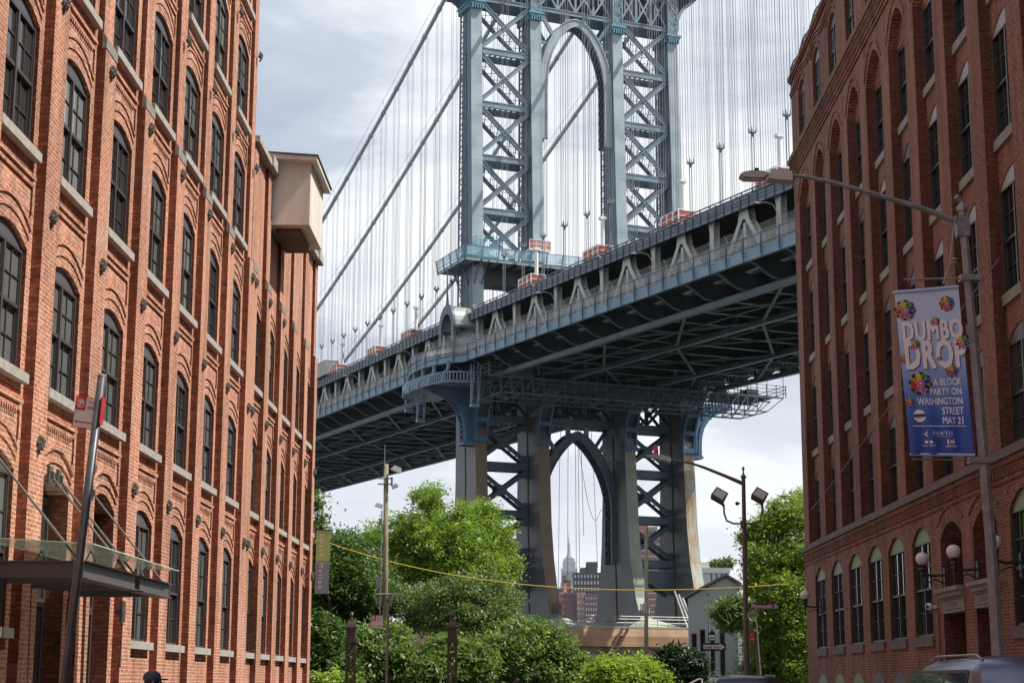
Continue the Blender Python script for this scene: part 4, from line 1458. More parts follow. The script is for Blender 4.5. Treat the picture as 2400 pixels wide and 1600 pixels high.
# outriggers under the walkway: top chord straight, bottom flange in an S curve
for x0, sg in ((0, -1), (29.26, 1)):
    S_ = [(.3, 38.62), (.8, 38.66), (1.3, 38.78), (1.8, 39.05), (2.3, 39.4), (2.75, 39.68), (3.2, 39.85), (3.6, 39.9)]
    A = [(x0 + sg * u, v) for u, v in S_]
    b.ribbon(A, [(u, v + .09) for u, v in A], lambda u, v, t: (u, t, v), -.16, .16)
    b.ribbon([(u, v + .09) for u, v in A], [(u, 40.24) for u, v in A], lambda u, v, t: (u, t, v), -.06, .06)
fb = None
for q in nodes:
    if fb is None:
        fb = b.build('floor_beam', 'st_dk', deck); o = fb
    else:
        o = fb.copy(); S.collection.objects.link(o); o.parent = deck
    o.location = (0, q, D(q))
# pale flange strips on outriggers and beams
b = MB()
for x0, sg in ((0, -1),):
    A = [(x0 + sg * u, v - .02) for u, v in [(.3, 38.62), (.8, 38.66), (1.3, 38.78), (1.8, 39.05), (2.3, 39.4), (2.75, 39.68), (3.2, 39.85), (3.6, 39.9)]]
    b.ribbon(A, [(u, v - .05) for u, v in A], lambda u, v, t: (u, t, v), -.18, .18)
b.box(.3, 29, -.27, .27, 38.64, 38.675)
of = None
for q in nodes:
    if of is None:
        of = b.build('flange', 'st_ch', deck); o = of
    else:
        o = of.copy(); S.collection.objects.link(o); o.parent = deck
    o.location = (0, q, D(q))
# wind bracing between the chords
M['st_wb'] = mat('dim bracing steel', (0.085, 0.11, 0.125), .5, var=.3, vscale=.5)
lat = None
k = 0
for i in range(0, len(nodes) - 3, 3):
    b = MB()
    a, c = nodes[i], nodes[i + 3]
    for (xa, xb) in ((TX[0], TX[1]), (TX[1], TX[2]), (TX[2], TX[3])):
        b.bar((xa, a, 38.3 + D(a)), (xb, c, 38.3 + D(c)), .3, .15); b.bar((xa, c, 38.28 + D(c)), (xb, a, 38.28 + D(a)), .3, .15)
    b.build('wind_brace', 'st_wb', deck)
# utility pipes and inspection rails under the floor
b = MB()
for x, z, r in ((5.2, 38.55, .09), (11.5, 38.6, .07), (24.2, 38.6, .08)):
    b.tube([(x, Q0, z + D(Q0)), (x, 0, z), (x, Q1, z + D(Q1))], r, 6)
b.build('pipe', 'st_ch', deck)
# walkway edge girder (bows out round the tower), bottom rail, top rail
bulge = [(-3.75, -8.6), (-3.9, -7.4), (-4.7, -6.6), (-5.5, -4.6), (-6.05, -2.0), (-6.2, 1.0), (-6.05, 4.0), (-5.5, 6.6), (-4.7, 8.6), (-3.9, 9.5), (-3.75, 10.6)]
edge = [(-3.75, Q0)] + bulge + [(-3.75, Q1)]
def follow(b, z0, z1, th, pts):
    for (xa, qa), (xb, qb) in zip(pts, pts[1:]):
        d = Vector((xb - xa, qb - qa)).normalized()
        n_ = Vector((d.y, -d.x)) * th
        b.hexa([(xa, qa, z0 + D(qa)), (xb, qb, z0 + D(qb)), (xb + n_.x, qb + n_.y, z0 + D(qb)), (xa + n_.x, qa + n_.y, z0 + D(qa)),
                (xa, qa, z1 + D(qa)), (xb, qb, z1 + D(qb)), (xb + n_.x, qb + n_.y, z1 + D(qb)), (xa + n_.x, qa + n_.y, z1 + D(qa))])
b = MB()
follow(b, 39.86, 40.74, .12, edge)
follow(b, 39.82, 39.88, .35, edge)
fg = b.build('edge_girder', 'st_fas', deck)
b = MB(); dslab(b, 32.9, 33.02, 39.86, 40.74); b.build('edge_girder', 'st_fas', deck)
b = MB()
for i in range(len(bulge) - 1):
    (xa, qa), (xb, qb) = bulge[i], bulge[i + 1]
    b.hexa([(xa, qa, 40.3), (xb, qb, 40.3), (-3.5, qb, 40.3), (-3.5, qa, 40.3), (xa, qa, 40.45), (xb, qb, 40.45), (-3.5, qb, 40.45), (-3.5, qa, 40.45)])
b.build('walkway_bay', 'st_dk', deck)
b = MB()
follow(b, 41.82, 41.92, .09, edge); follow(b, 40.92, 40.99, .07, edge)
rail = b.build('walkway_railing', 'st_blue', deck)
# posts
def path_points(step, pts):
    out_ = []; acc = 0.0
    for (xa, qa), (xb, qb) in zip(pts, pts[1:]):
        L_ = math.hypot(xb - xa, qb - qa)
        while acc <= L_:
            t = acc / L_
            d = math.atan2(qb - qa, xb - xa)
            out_.append((xa + (xb - xa) * t, qa + (qb - qa) * t, d))
            acc += step
        acc -= L_
    return out_
pts_ = path_points(2.9, [(-3.75, -125.3)] + edge[1:])
b = MB()
prof = [(-.10, 39.75), (.0, 39.7), (.02, 40.4), (.05, 40.9), (.0, 41.98), (-.09, 41.98), (-.11, 41.3), (-.2, 40.9), (-.24, 40.5), (-.16, 40.1)]
b.prism([(u * .6, v) for u, v in prof], lambda u, v, t: (u - .1, t, v), -.07, .07)
pp = None
pstuff = MB()
for i, (x, q, a) in enumerate(pts_):
    if i >= 99:
        break
    if pp is None:
        pp = b.build('railing_post', 'st_blue', rail); o = pp
    else:
        o = pp.copy(); S.collection.objects.link(o); o.parent = rail
    o.location = (x, q, D(q)); o.rotation_euler.z = a - math.pi / 2
# scroll work in the panels
b = MB()
for j, (x, q, a) in enumerate(path_points(.36, [(-3.75, -125.3)] + edge[1:-1] + [(-3.75, 95)])):
    c_, s_ = math.cos(a), math.sin(a)
    z = D(q)
    X_ = x - .02
    b.bar((X_, q, 41.0 + z), (X_ + .36 * c_, q + .36 * s_, 41.82 + z), .02, .03, (0, 0, 1) if False else (s_, -c_, 0))
    b.bar((X_, q, 41.82 + z), (X_ + .36 * c_, q + .36 * s_, 41.0 + z), .02, .03, (s_, -c_, 0))
    b.bar((X_, q, 41.0 + z), (X_, q, 41.82 + z), .02, .03, (s_, -c_, 0))
b.build('scroll_panel', 'st_tr', rail)
# chain link fence on the inner side of the walkway
b = MB()
def inner(off): return [(x + off, q) for x, q in edge]
for (xa, qa), (xb, qb) in zip(inner(2.6), inner(2.6)[1:]):
    b.quad((xa, qa, 40.5 + D(qa)), (xb, qb, 40.5 + D(qb)), (xb, qb, 43.2 + D(qb)), (xa, qa, 43.2 + D(qa)))
    b.quad((xa, qa, 43.2 + D(qa)), (xb, qb, 43.2 + D(qb)), (xb - .35, qb, 43.75 + D(qb)), (xa - .35, qa, 43.75 + D(qa)))
fen = b.build('walkway_fence', 'fencem', deck)
b = MB()
for (x, q, a) in path_points(2.9, [(-1.15, -124)] + inner(2.6)[1:]):
    b.tube([(x, q, 40.5 + D(q)), (x, q, 43.0 + D(q)), (x - .12, q, 43.45 + D(q)), (x - .4, q, 43.8 + D(q))], .04, 5)
build_split(b, 'fence_post', 'st_tr', fen)
b = MB()
for (xa, qa), (xb, qb) in zip(inner(2.6), inner(2.6)[1:]):
    for z in (43.2, 41.9):
        b.tube([(xa, qa, z + D(qa)), (xb, qb, z + D(qb))], .028, 5)
b.build('fence_rail', 'st_tr', fen)
b = MB(); dslab(b, .75, .85, 40.5, 41.6)
b.build('track_wall', 'stone_l', deck)
# perforated gallery under the walkway bay, with S brackets
gal = [(-5.2, -7.2), (-5.9, -5.6), (-6.4, -3.0), (-6.6, 1.0), (-6.4, 5.0), (-5.9, 7.8), (-5.2, 9.2), (-.4, 10.2)]
b = MB()
follow(b, 38.55, 38.7, .14, [(-.4, -8.6)] + gal); follow(b, 37.35, 37.5, .14, [(-.4, -8.6)] + gal)
for (x, q, a) in path_points(.42, [(-.4, -8.6)] + gal):
    b.box(x - .04, x + .04, q - .12, q + .12, 37.5 + D(q), 38.56 + D(q))
b.add([(x, q, 37.42) for x, q in [(-.4, -8.6)] + gal], [tuple(range(len(gal) + 1))])
ga = b.build('gallery', 'st_fas', deck)
b = MB()
for (x, q) in ((-5.6, -6.1), (-6.25, -3.0), (-6.5, .2), (-6.4, 3.6), (-6.0, 6.8)):
    A = [(-.25, 37.2), (-.28, 37.9), (-.05, 38.5), (.35, 38.9), (.42, 39.4), (.3, 39.84)]
    b.ribbon(A, [(u + .32, v) for u, v in A], lambda u, v, t: (x + u, t, v), q - .18, q + .18)
build_split(b, 'gallery_bracket', 'st_fas', ga)

# stiffening truss: A frames and posts between the two roadways
def truss_pieces(x, nm_mat, lace):
    leg = MB()
    top, bot = 46.15, 40.3
    for s_ in (-1, 1):
        for dx_ in (-.36, .28):
            leg.bar((x + dx_, s_ * .4, top - .8), (x + dx_, s_ * 4.35, bot), .1, .5, (1, 0, 0))
        if lace:
            n = 9
            for k in range(n):
                t0, t1 = k / n, (k + 1) / n
                pa = (s_ * (.4 + 3.95 * t0), top - .8 - (top - .8 - bot) * t0); pb = (s_ * (.4 + 3.95 * t1), top - .8 - (top - .8 - bot) * t1)
                leg.bar((x - .3, pa[0], pa[1]), (x + .25, pb[0], pb[1]), .12, .05); leg.bar((x + .25, pa[0], pa[1]), (x - .3, pb[0], pb[1]), .12, .05)
    leg.prism([(-.7, top), (.7, top), (.95, top - 1.0), (.55, top - 1.25), (.22, top - .95), (-.22, top - .95), (-.55, top - 1.25), (-.95, top - 1.0)], lambda u, v, t: (t, u, v), x - .40, x - .34)
    leg.prism([(-.7, top), (.7, top), (.95, top - 1.0), (.55, top - 1.25), (-.55, top - 1.25), (-.95, top - 1.0)], lambda u, v, t: (t, u, v), x + .30, x + .36)
    leg.box(x - .3, x + .26, -.22, .22, bot, top - 1.3)
    post = MB()
    post.box(x - .36, x - .26, -.36, .36, bot, top)
    post.box(x + .2, x + .3, -.36, .36, bot, top)
    post.box(x - .26, x + .2, -.06, .06, bot, top)
    post.prism([(-.55, top), (.55, top), (.36, top - .9), (-.36, top - .9)], lambda u, v, t: (t, u, v), x - .37, x - .34)
    return leg, post
apex_q = [q for i, q in enumerate(nodes) if (round((q - NODE0) / PAN)) % 2 == 0]
post_q = [q for i, q in enumerate(nodes) if (round((q - NODE0) / PAN)) % 2 != 0]
apex_q = [q for q in apex_q if not (-6 < q < 7)]
lg, ps = truss_pieces(0.0, 'st_tr', True)
l0 = p0 = None
for q in apex_q:
    if l0 is None:
        l0 = lg.build('a_frame', 'st_tr', deck); o = l0
    else:
        o = l0.copy(); S.collection.objects.link(o); o.parent = deck
    o.location = (0, q, D(q))
for q in post_q:
    if abs(q - 1.5) < 3: continue
    if p0 is None:
        p0 = ps.build('truss_post', 'st_tr', deck); o = p0
    else:
        o = p0.copy(); S.collection.objects.link(o); o.parent = deck
    o.location = (0, q, D(q))
for x in TX[1:]:
    b = MB()
    for q in nodes:
        z = D(q)
        b.box(x - .3, x + .3, q - .3, q + .3, 38.5 + z, 46.2 + z)
    build_split(b, 'inner_post', 'st_dk', deck)  # inner trusses in the dark steel, interior shade put into their colour
    b = MB()
    for i, q in enumerate(nodes[:-1]):
        z = D(q); z2 = D(nodes[i + 1])
        up_ = round((q - NODE0) / PAN) % 2 == 0
        b.bar((x, q, (46.1 if up_ else 38.5) + z), (x, nodes[i + 1], (38.5 if up_ else 46.1) + z2), .4, .45, (1, 0, 0))
    b.build('inner_diagonal', 'st_dk', deck)
# dark sheet added so the shaded interior behind the truss reads black
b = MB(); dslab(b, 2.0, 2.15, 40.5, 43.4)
b.build('dark_screen', 'st_dk', deck)
# upper roadway: edge fascia with ribs, rails above
b = MB()
dslab(b, -.95, -.82, 45.95, 46.95); dslab(b, 30.12, 30.25, 45.95, 46.95)
uf = b.build('roadway_fascia', 'st_ud', deck)
b = MB()
q = Q0 + 2
while q < Q1:
    z = D(q)
    b.box(-1.02, -.95, q - .05, q + .05, 45.9 + z, 47.0 + z)
    q += 1.45
dslab(b, -.99, -.95, 46.35, 46.39); dslab(b, -.99, -.95, 46.65, 46.68)
b.build('fascia_rib', 'st_dk', uf)
b = MB()
for z in (47.45, 47.15):
    dslab(b, -.9, -.8, z, z + .1)
dslab(b, -.2, 0, 47.0, 47.5)
q = Q0 + 1
while q < Q1:
    z = D(q); b.box(-.9, -.8, q - .06, q + .06, 46.9 + z, 47.5 + z); q += 1.9
q = Q0 + 1
while q < Q1:
    z = D(q); b.box(-.3, .1, q - .16, q + .16, 46.9 + z, 47.62 + z); q += 3.8
b.build('roadway_rail', 'st_ud', deck)
# curved street lamps hung on the truss posts
b = MB()
b.tube([(-.4, 0, 43.2), (-.5, 0, 44.6), (-.9, 0, 45.2), (-1.6, 0, 45.35), (-2.3, 0, 45.2)], .05, 6)
b.box(-2.7, -2.2, -.12, .12, 45.12, 45.26)
lp = None
for i, q in enumerate(post_q):
    if i % 2: continue
    if lp is None:
        lp = b.build('walkway_lamp', 'lamp_g', deck); o = lp
    else:
        o = lp.copy(); S.collection.objects.link(o); o.parent = deck
    o.location = (0, q, D(q))

# arched shelter bracketed off the near column above the walkway
b = MB()
fn = lambda u, v, t: (t, u, v)
n = 14
outA = [(-2.55, 43.3)] + [(-2.55 * math.cos(math.pi * k / n), 45.3 + 2.9 * math.sin(math.pi * k / n)) for k in range(n + 1)] + [(2.55, 43.3)]
inA = [(-1.75, 43.3)] + [(-1.75 * math.cos(math.pi * k / n), 45.2 + 1.8 * math.sin(math.pi * k / n)) for k in range(n + 1)] + [(1.75, 43.3)]
b.ribbon(outA, inA, fn, -3.05, -2.75)
b.prism([(-.4, 48.1), (.4, 48.1), (.2, 48.7), (.1, 49.3), (-.1, 49.3), (-.2, 48.7)], fn, -3.0, -2.8)
kk = b.build('shelter_arch', 'st_s', tower)
b = MB()
outB = [(-2.5 * math.cos(math.pi * k / n), 45.3 + 2.8 * math.sin(math.pi * k / n)) for k in range(n + 1)]
inB = [(u * .96, 45.3 + (v - 45.3) * .96) for u, v in outB]
b.ribbon(outB, inB, fn, -2.75, -.05)
b.build('shelter_dome', 'copper', kk, smooth=False)
b = MB()
b.box(-2.9, 0, -2.75, -2.5, 44.9, 45.25); b.box(-2.9, 0, 2.5, 2.75, 44.9, 45.25); b.box(-.25, 0, -2.6, 2.6, 43.3, 45.3)
b.build('shelter_cornice', 'st_s', kk)
b = MB(); b.tube([(-2.9, 0, 49.2), (-2.9, 0, 50.0), (-2.9, 0, 53.0)], [.14, .08, .06], 6); b.build('shelter_finial', 'st_s', kk)

# ---------------------------------------------------------------- cables and suspenders
def cz(q): return 98.5 - .37 * abs(q) + .0006 * q * q
for i, x in enumerate(TX):
    b = MB()
    cx_ = x + .8
    pts = [(cx_, q, cz(q)) for q in range(-150, 0, 10)] + [(cx_, 2, 98.6)] + [(cx_, q, cz(q)) for q in range(10, 311, 10)]
    b.tube(pts, .30, 10)
    cb = b.build('main_cable', 'cable', BR, smooth=True)
    b = MB()
    for q in nodes:
        if q < -60 or q > 130: continue
        p = Vector((cx_, q, cz(q))); d = Vector((0, 1, -.37 * (1 if q > 0 else -1) + .0012 * q)).normalized()
        b.tube([p - d * .35, p + d * .35], .37, 10)
    build_split(b, 'cable_band', 'cable', cb)
    b = MB()
    for s_ in (-.45, .45):
        b.tube([(cx_ + s_, q, cz(q) + 1.2) for q in range(6, 311, 8)], .02, 4)
    for q in range(12, 130, 12):
        for s_ in (-.45, .45):
            b.tube([(cx_ + s_ * .5, q, cz(q)), (cx_ + s_, q, cz(q) + 1.25)], .025, 4)
    b.build('hand_rope', 'rope', cb)
def susp(b, x, q):
    zt = cz(q)
    zs_ = 53.0 + .028 * q if x < 1 else (50.6 + D(q))
    cx_ = x + .8
    for dq in (-.30, .30):
        for ds in (-.36, .36):
            b.tube([(cx_ + ds, q + dq, zt), (cx_ + ds * .8, q + dq * .7, zs_ + .5)], .024, 4, cap=False)
    return zs_
def socket(b, x, q, zs_):
    cx_ = x + .8
    for dq in (-.22, .22):
        for ds in (-.3, .3):
            b.tube([(cx_ + ds * .8, q + dq, zs_ + .5), (cx_ + ds * .8, q + dq, zs_ + .05)], [.04, .09], 6)
            b.tube([(cx_ + ds * .4, q + dq * .2, zs_ - .1), (cx_ + ds * .4, q + dq * .2, 46.6 + D(q))], .026, 4, cap=False)
    b.box(cx_ - .27, cx_ + .27, q - .22, q + .22, zs_ - .06, zs_ + .06)
    b.tube([(cx_, q, zs_ - .1), (cx_, q, zs_ - .4)], [.15, .07], 8)
cnt = 0
rest = MB()
hang_q = [q for q in nodes if -126 < q < 150 and not -6 < q < 7]
for x in TX:
    for q in hang_q:
        if cnt < 99:
            b = MB(); zs_ = susp(b, x, q); so_ = b.build('suspender', 'rope', BR)
            b = MB(); socket(b, x, q, zs_); b.build('socket', 'galv_d', so_)
            cnt += 1
        else:
            zs_ = susp(rest, x, q); socket(rest, x, q, zs_)
tag(rest.build('suspender', 'rope', BR), kind='stuff')
# loose ropes hanging in the lower arch
b = MB()
xc = 15.4
for dx_, zb_ in ((-2.1, 6), (-.9, 14), (.2, 8), (.6, 12), (1.1, 20), (2.8, 16)):
    b.tube([(xc + dx_ * .8, 1.5, 38), (xc + dx_, 1.4, 28), (xc + dx_ * 1.15, 1.3, zb_)], .035, 4)
pts = []
for k in range(15):
    t = k / 14
    pts.append((xc + .6 + 3.6 * t, 1.5, 32 - 10 * math.sin(min(1, t * 1.15) * math.pi * .62) + (3.5 * max(0, t - .7))))
b.tube(pts, .035, 4)
tag(b.build('rigging_rope', 'rope', tower), kind='stuff')

# ---------------------------------------------------------------- masonry pier under the tower
BM = Matrix.Translation((-7.85, 211.88, 0)) @ Matrix.Rotation(rad(24), 4, 'Z')
def bthing(name, label, cat, lx, ly, lz, group=None):
    return thing(name, label, cat, BM @ Vector((lx, ly, lz)), group, rotz=rad(24), local=True)
PT = bthing('bridge_pier', 'brown stained concrete pier with a steel railing under the bridge tower', 'pier', 15, -2, 0)
b = MB()
b.box(-22, 22, -12, 14, -.5, 6.0); b.box(-22.3, 22.3, -12.7, 14.5, 6.0, 6.95)
b.hexa([(-22.3, -12.7, 6.95), (22.3, -12.7, 6.95), (22.3, 14.5, 6.95), (-22.3, 14.5, 6.95), (-22.1, -12.3, 7.9), (22.1, -12.3, 7.9), (22.1, 14.2, 7.9), (-22.1, 14.2, 7.9)])
b.box(-22.5, 22.5, -12.9, -12.7, 5.75, 6.05)
b.build('pier_block', 'pier', PT)
b = MB(); b.box(-22.1, 22.1, -12.35, 14.2, 7.902, 8.1); b.build('deck_slab', 'concrete', PT)
b = MB()
for z in (8.55, 8.98, 9.3):
    b.tube([(-22, -12.1, z), (14, -12.1, z)], .045, 5)
for k in range(26):
    b.tube([(-22 + k * 1.44, -12.1, 8.1), (-22 + k * 1.44, -12.1, 9.3)], .045, 5)
b.build('railing', 'galv', PT)
b = MB()
for (xa) in (14.6, 17.8):
    b.tube([(xa, -12.1, 8.1), (xa, -12.1, 9.35)], .07, 6)
b.tube([(14.6, -12.1, 9.35), (17.8, -12.1, 9.35)], .07, 6); b.tube([(14.6, -12.1, 8.7), (17.8, -12.1, 8.7)], .07, 6)
b.build('yellow_gate', 'yellow', PT)
for i, x in enumerate(TX):
    b = MB()
    xx = x + CWD / 2 - 15
    b.hexa([(xx - 2.6, -9.3, 8.1), (xx + 2.6, -9.3, 8.1), (xx + 2.6, 10, 8.1), (xx - 2.6, 10, 8.1), (xx - .8, -5.6, 9.2), (xx + .8, -5.6, 9.2), (xx + .8, 8, 9.2), (xx - .8, 8, 9.2)])
    for k in range(0):
        b.hexa([(xx - 2.4 + k * 1.5, -9.3, 8.1), (xx - 2.2 + k * 1.5, -9.3, 8.1), (xx - 2.2 + k * 1.5, -7, 8.1), (xx - 2.4 + k * 1.5, -7, 8.1), (xx - .8 + k * .5, -6.4, 9.9), (xx - .6 + k * .5, -6.4, 9.9), (xx - .6 + k * .5, -6, 9.9), (xx - .8 + k * .5, -6, 9.9)])
    b.build('cast_shoe', 'shoe', PT)
b = MB()
for s_ in (0, .75):
    b.bar((-1.2 + s_, -13.0, 7.9), (-4.6 + s_, -13.0, 2.2), .12, .3, (0, 1, 0))
for k in range(14):
    t = k / 14
    b.box(-1.2 - 3.4 * t, -.45 - 3.4 * t, -13.1, -12.9, 7.7 - 5.7 * t, 7.78 - 5.7 * t)
b.build('ladder_stair', 'wood_b', PT)
b = MB()
for k in range(5):
    b.tube([(9.5 + k * .55, -9.5, 8.1), (8.0 + k * .55, -9.0, 12.6 - .4 * k)], .09, 6)
b.build('leaning_tube', 'white', PT)
b = MB()
b.box(-8, 20, -14.5, -12.8, 3.6, 4.0); b.box(-8, 20, -14.5, -14.3, 4.9, 5.1)
for k in range(9): b.box(-8 + k * 3.3, -7.8 + k * 3.3, -14.5, -14.3, 0, 5.0)
b.build('service_gallery', 'st_dk', PT)

# red work cages standing at the hanger bases, white sleeves above them
def cage(q, label, x=.8, h=1.25, L_=3.6, sleeve=True, dx=-.6):
    T = bthing('work_cage', label, 'work cage', x + dx, q, 47.3 + D(q), 'red work cages on the edge of the upper roadway')
    b = MB()
    b.box(-.9, .9, -L_ / 2, L_ / 2, -.12, .05)
    for yy in (-L_ / 2, -L_ / 6, L_ / 6, L_ / 2):
        for xx in (-.9, .9):
            b.box(xx - .05, xx + .05, yy - .05, yy + .05, .05, h)
    for xx in (-.9, .9):
        b.box(xx - .03, xx + .03, -L_ / 2, L_ / 2, h, h + .08); b.box(xx - .03, xx + .03, -L_ / 2, L_ / 2, h * .5, h * .5 + .06)
    for yy in (-L_ / 2, L_ / 2):
        b.box(-.9, .9, yy - .03, yy + .03, h, h + .08); b.box(-.9, .9, yy - .03, yy + .03, h * .5, h * .5 + .06)
    b.build('frame', 'white', T)
    b = MB()
    for k in range(3):
        y0 = -L_ / 2 + k * L_ / 3 + .08; y1 = -L_ / 2 + (k + 1) * L_ / 3 - .08
        b.box(-.86, -.83, y0, y1, .1, h * .48); b.box(-.86, -.83, y0, y1, h * .58, h * .95)
    b.box(-.8, .8, -L_ / 2 + .04, -L_ / 2 + .07, .1, h * .95)
    b.box(-.8, .8, L_ / 2 - .07, L_ / 2 - .04, .1, h * .95)
    b.build('panel', 'cage', T)
    if sleeve:
        b = MB(); b.tube([(-dx, 0, 0), (-dx, 0, 4.6)], .22, 10); b.box(-dx - .35, -dx + .35, -.3, .3, 4.6, 4.9)
        b.build('sleeve', 'white', T)
for q, l in ((-19.2, 'red cage at the foot of a white sleeve right of the near tower leg'), (-36.6, 'red cage beside the tower leg right of the upper arch'),
             (-54.3, 'red cage right of the far tower leg'), (-72.0, 'red cage half hidden by the corner of the dark factory'),
             (21.5, 'faded red cage left of the near tower leg'), (36.3, 'pale pink cage with a tall white sleeve left of the tower'), (54.6, 'small red cage nearest the brick wing')):
    cage(q, l)
T = bthing('container', 'pale grey container on the upper roadway beside the left brick wing', 'container', -.2, 60.0, 47.4 + D(60))
b = MB(); b.box(-1.1, 1.1, -3.2, 3.2, 0, 2.3); b.build('body', 'galv', T)
b = MB(); b.box(-1.13, -1.1, -.03, .03, .1, 2.2); b.box(-1.14, 1.14, -3.24, 3.24, 2.3, 2.36); b.build('rib', 'white', T)
# lifts on the tower platform
T = bthing('scissor_lift', 'blue scissor lift standing on the tower platform', 'lift', 1.1, -1.9, 53.95)
b = MB()
b.box(-.9, 1.8, -.6, .6, 0, .5); b.bar((-.7, 0, .5), (1.5, 0, 1.7), .8, .1, (0, 1, 0)); b.bar((1.5, 0, .5), (-.7, 0, 1.7), .8, .1, (0, 1, 0))
b.box(-1.1, 2.3, -.6, .6, 1.7, 1.82)
for xx in (-1.1, 0, 1.2, 2.3):
    b.box(xx - .04, xx + .04, -.6, -.52, 1.8, 3.0); b.box(xx - .04, xx + .04, .52, .6, 1.8, 3.0)
for z in (2.4, 3.0):
    b.box(-1.1, 2.3, -.62, -.56, z, z + .06); b.box(-1.1, 2.3, .56, .62, z, z + .06); b.box(-1.14, -1.08, -.6, .6, z, z + .06); b.box(2.26, 2.32, -.6, .6, z, z + .06)
b.build('chassis', 'st_cyan', T)
T = bthing('boom_lift', 'red basket of a boom lift on the tower platform before the second leg', 'lift', 8.6, -2.0, 53.95)
b = MB(); b.box(-.5, .7, -.5, .5, 0, .7); b.bar((0, 0, .6), (.2, 0, 1.9), .3, .3); b.build('base', 'blackm', T)
b = MB(); b.box(-1.3, 1.7, -.6, .6, 1.9, 2.1)
for xx in (-1.3, -.3, .7, 1.7):
    b.box(xx - .04, xx + .04, -.6, -.52, 2.1, 3.3)
b.box(-1.3, 1.7, -.62, -.56, 3.25, 3.32); b.box(-1.3, 1.7, -.62, -.56, 2.65, 2.7)
b.build('basket', 'white', T)
b = MB(); b.quad((-1.3, -.56, 2.1), (1.7, -.56, 2.1), (1.7, -.56, 3.25), (-1.3, -.56, 3.25)); b.quad((1.7, -.56, 2.1), (1.7, .6, 2.1), (1.7, .6, 3.25), (1.7, -.56, 3.25)); b.build('net', 'cage_f', T)

# hanging work scaffold below the deck in front of the tower
T = bthing('hanging_scaffold', 'long steel scaffold truss hung below the deck in front of the tower', 'scaffold', 0, -9, 35)
b = MB()
xa, xb_ = -2.2, 38.6
for q in (-3.2, 0, 3.2):
    for z in (.4, 2.3):
        b.box(xa + (1.5 if z < 1 else 0), xb_ - (2.5 if z < 1 else 0), q - .09, q + .09, z - .09, z + .09)
    n = 26
    for k in range(n):
        u = xa + 1.5 + (xb_ - xa - 4) * k / n; u2 = xa + 1.5 + (xb_ - xa - 4) * (k + 1) / n
        b.bar((u, q, .4), (u2, q, 2.3) if k % 2 else (u, q, 2.3), .1, .1)
        b.bar((u, q, 2.3) if k % 2 else (u2, q, 2.3), (u, q, .4), .1, .1)
    b.bar((xb_ - 2.5, q, .4), (xb_, q, 2.3), .1, .1)
for k in range(14):
    u = xa + 1.5 + (xb_ - xa - 4) * k / 13
    b.box(u - .06, u + .06, -3.2, 3.2, .35, .45); b.box(u - .06, u + .06, -3.2, 3.2, 2.22, 2.3)
tr = b.build('truss', 'st_ch', T)
b = MB()
for k in range(60):
    if k % 11 in (4,): continue
    u = xa + (xb_ - xa) * k / 60
    b.box(u, u + .62, -3.3, 3.3, 2.4, 2.46)
b.build('walkboard', 'st_dk', T)
b = MB()
for q in (-3.3, 3.3):
    for z in (2.9, 3.35, 3.8):
        b.box(xa, xb_ + .3, q - .04, q + .04, z, z + .07)
    for k in range(30):
        u = xa + (xb_ + .3 - xa) * k / 29
        b.box(u - .05, u + .05, q - .05, q + .05, 2.4, 3.9)
for u in (xa, xb_ + .3):
    for z in (2.9, 3.35, 3.8):
        b.box(u - .04, u + .04, -3.3, 3.3, z, z + .07)
b.build('guard_rail', 'st_ch', T)
b = MB()
random.seed(5)
for k in range(26):
    u = random.uniform(4, 36); q = random.uniform(-3, 3)
    b.box(u, u + random.uniform(.8, 2.6), q, q + random.uniform(.1, .9), 2.5, 2.5 + random.uniform(.3, 1.0))
for k in range(18):
    u = xa + (xb_ - xa) * k / 17
    for q in (-3.2, 3.2):
        b.box(u - .03, u + .03, q - .03, q + .03, 2.4, 5.0)
build_split(b, 'stacked_plank', 'st_dk', T)
b = MB(); b.box(1.0, 3.6, -3.0, -1.6, 2.47, 4.1); b.build('site_cabin', 'galv', T)
b = MB()
for k in range(40):
    u = 5 + random.uniform(0, 5); z = 3.0 + random.uniform(0, 1.2)
    b.quad((u, -3.4, z), (u + random.uniform(.2, .7), -3.4 + random.uniform(-.1, .2), z + random.uniform(-.2, .2)), (u + .4, -3.3, z + .3), (u + .05, -3.35, z + .25))
b.build('netting', 'green_n', T)
for (lx, ly, lz, h_, lab) in ((-4.4, 9.6, 39.8, 3.6, 'upper hanging blue ladder frame left of the near tower leg'), (-4.4, 5.2, 37.4, 3.2, 'lower hanging blue ladder frame beside the curved bracket'),
                              (-2.6, -8.6, 38.9, 4.6, 'blue ladder frame at the near end of the scaffold')):
    T = bthing('ladder_frame', lab, 'ladder', lx, ly, lz, 'ladder frames hung from the walkway')
    b = MB()
    for u in (-.45, .45):
        b.box(u - .07, u + .07, -.07, .07, -h_, .3)
        b.bar((u, -.3, -h_ + .2), (u, -.9, .1), .08, .1)
    b.build('rail', 'st_fas', T)
    b = MB()
    for k in range(int(h_ / .42)):
        b.box(-.4, .4, -.05, .05, -h_ + .2 + k * .42, -h_ + .27 + k * .42)
    b.box(-.55, .55, -.4, .2, -h_ - .35, -h_)
    b.build('rung', 'st_fas', T)

# ================================================================ STREET FURNITURE
XZ = lambda loc, rz=0: Matrix.Translation(loc) @ Matrix.Rotation(rz, 4, 'Z') @ Matrix.Rotation(rad(90), 4, 'X')   # text standing upright, facing -Y
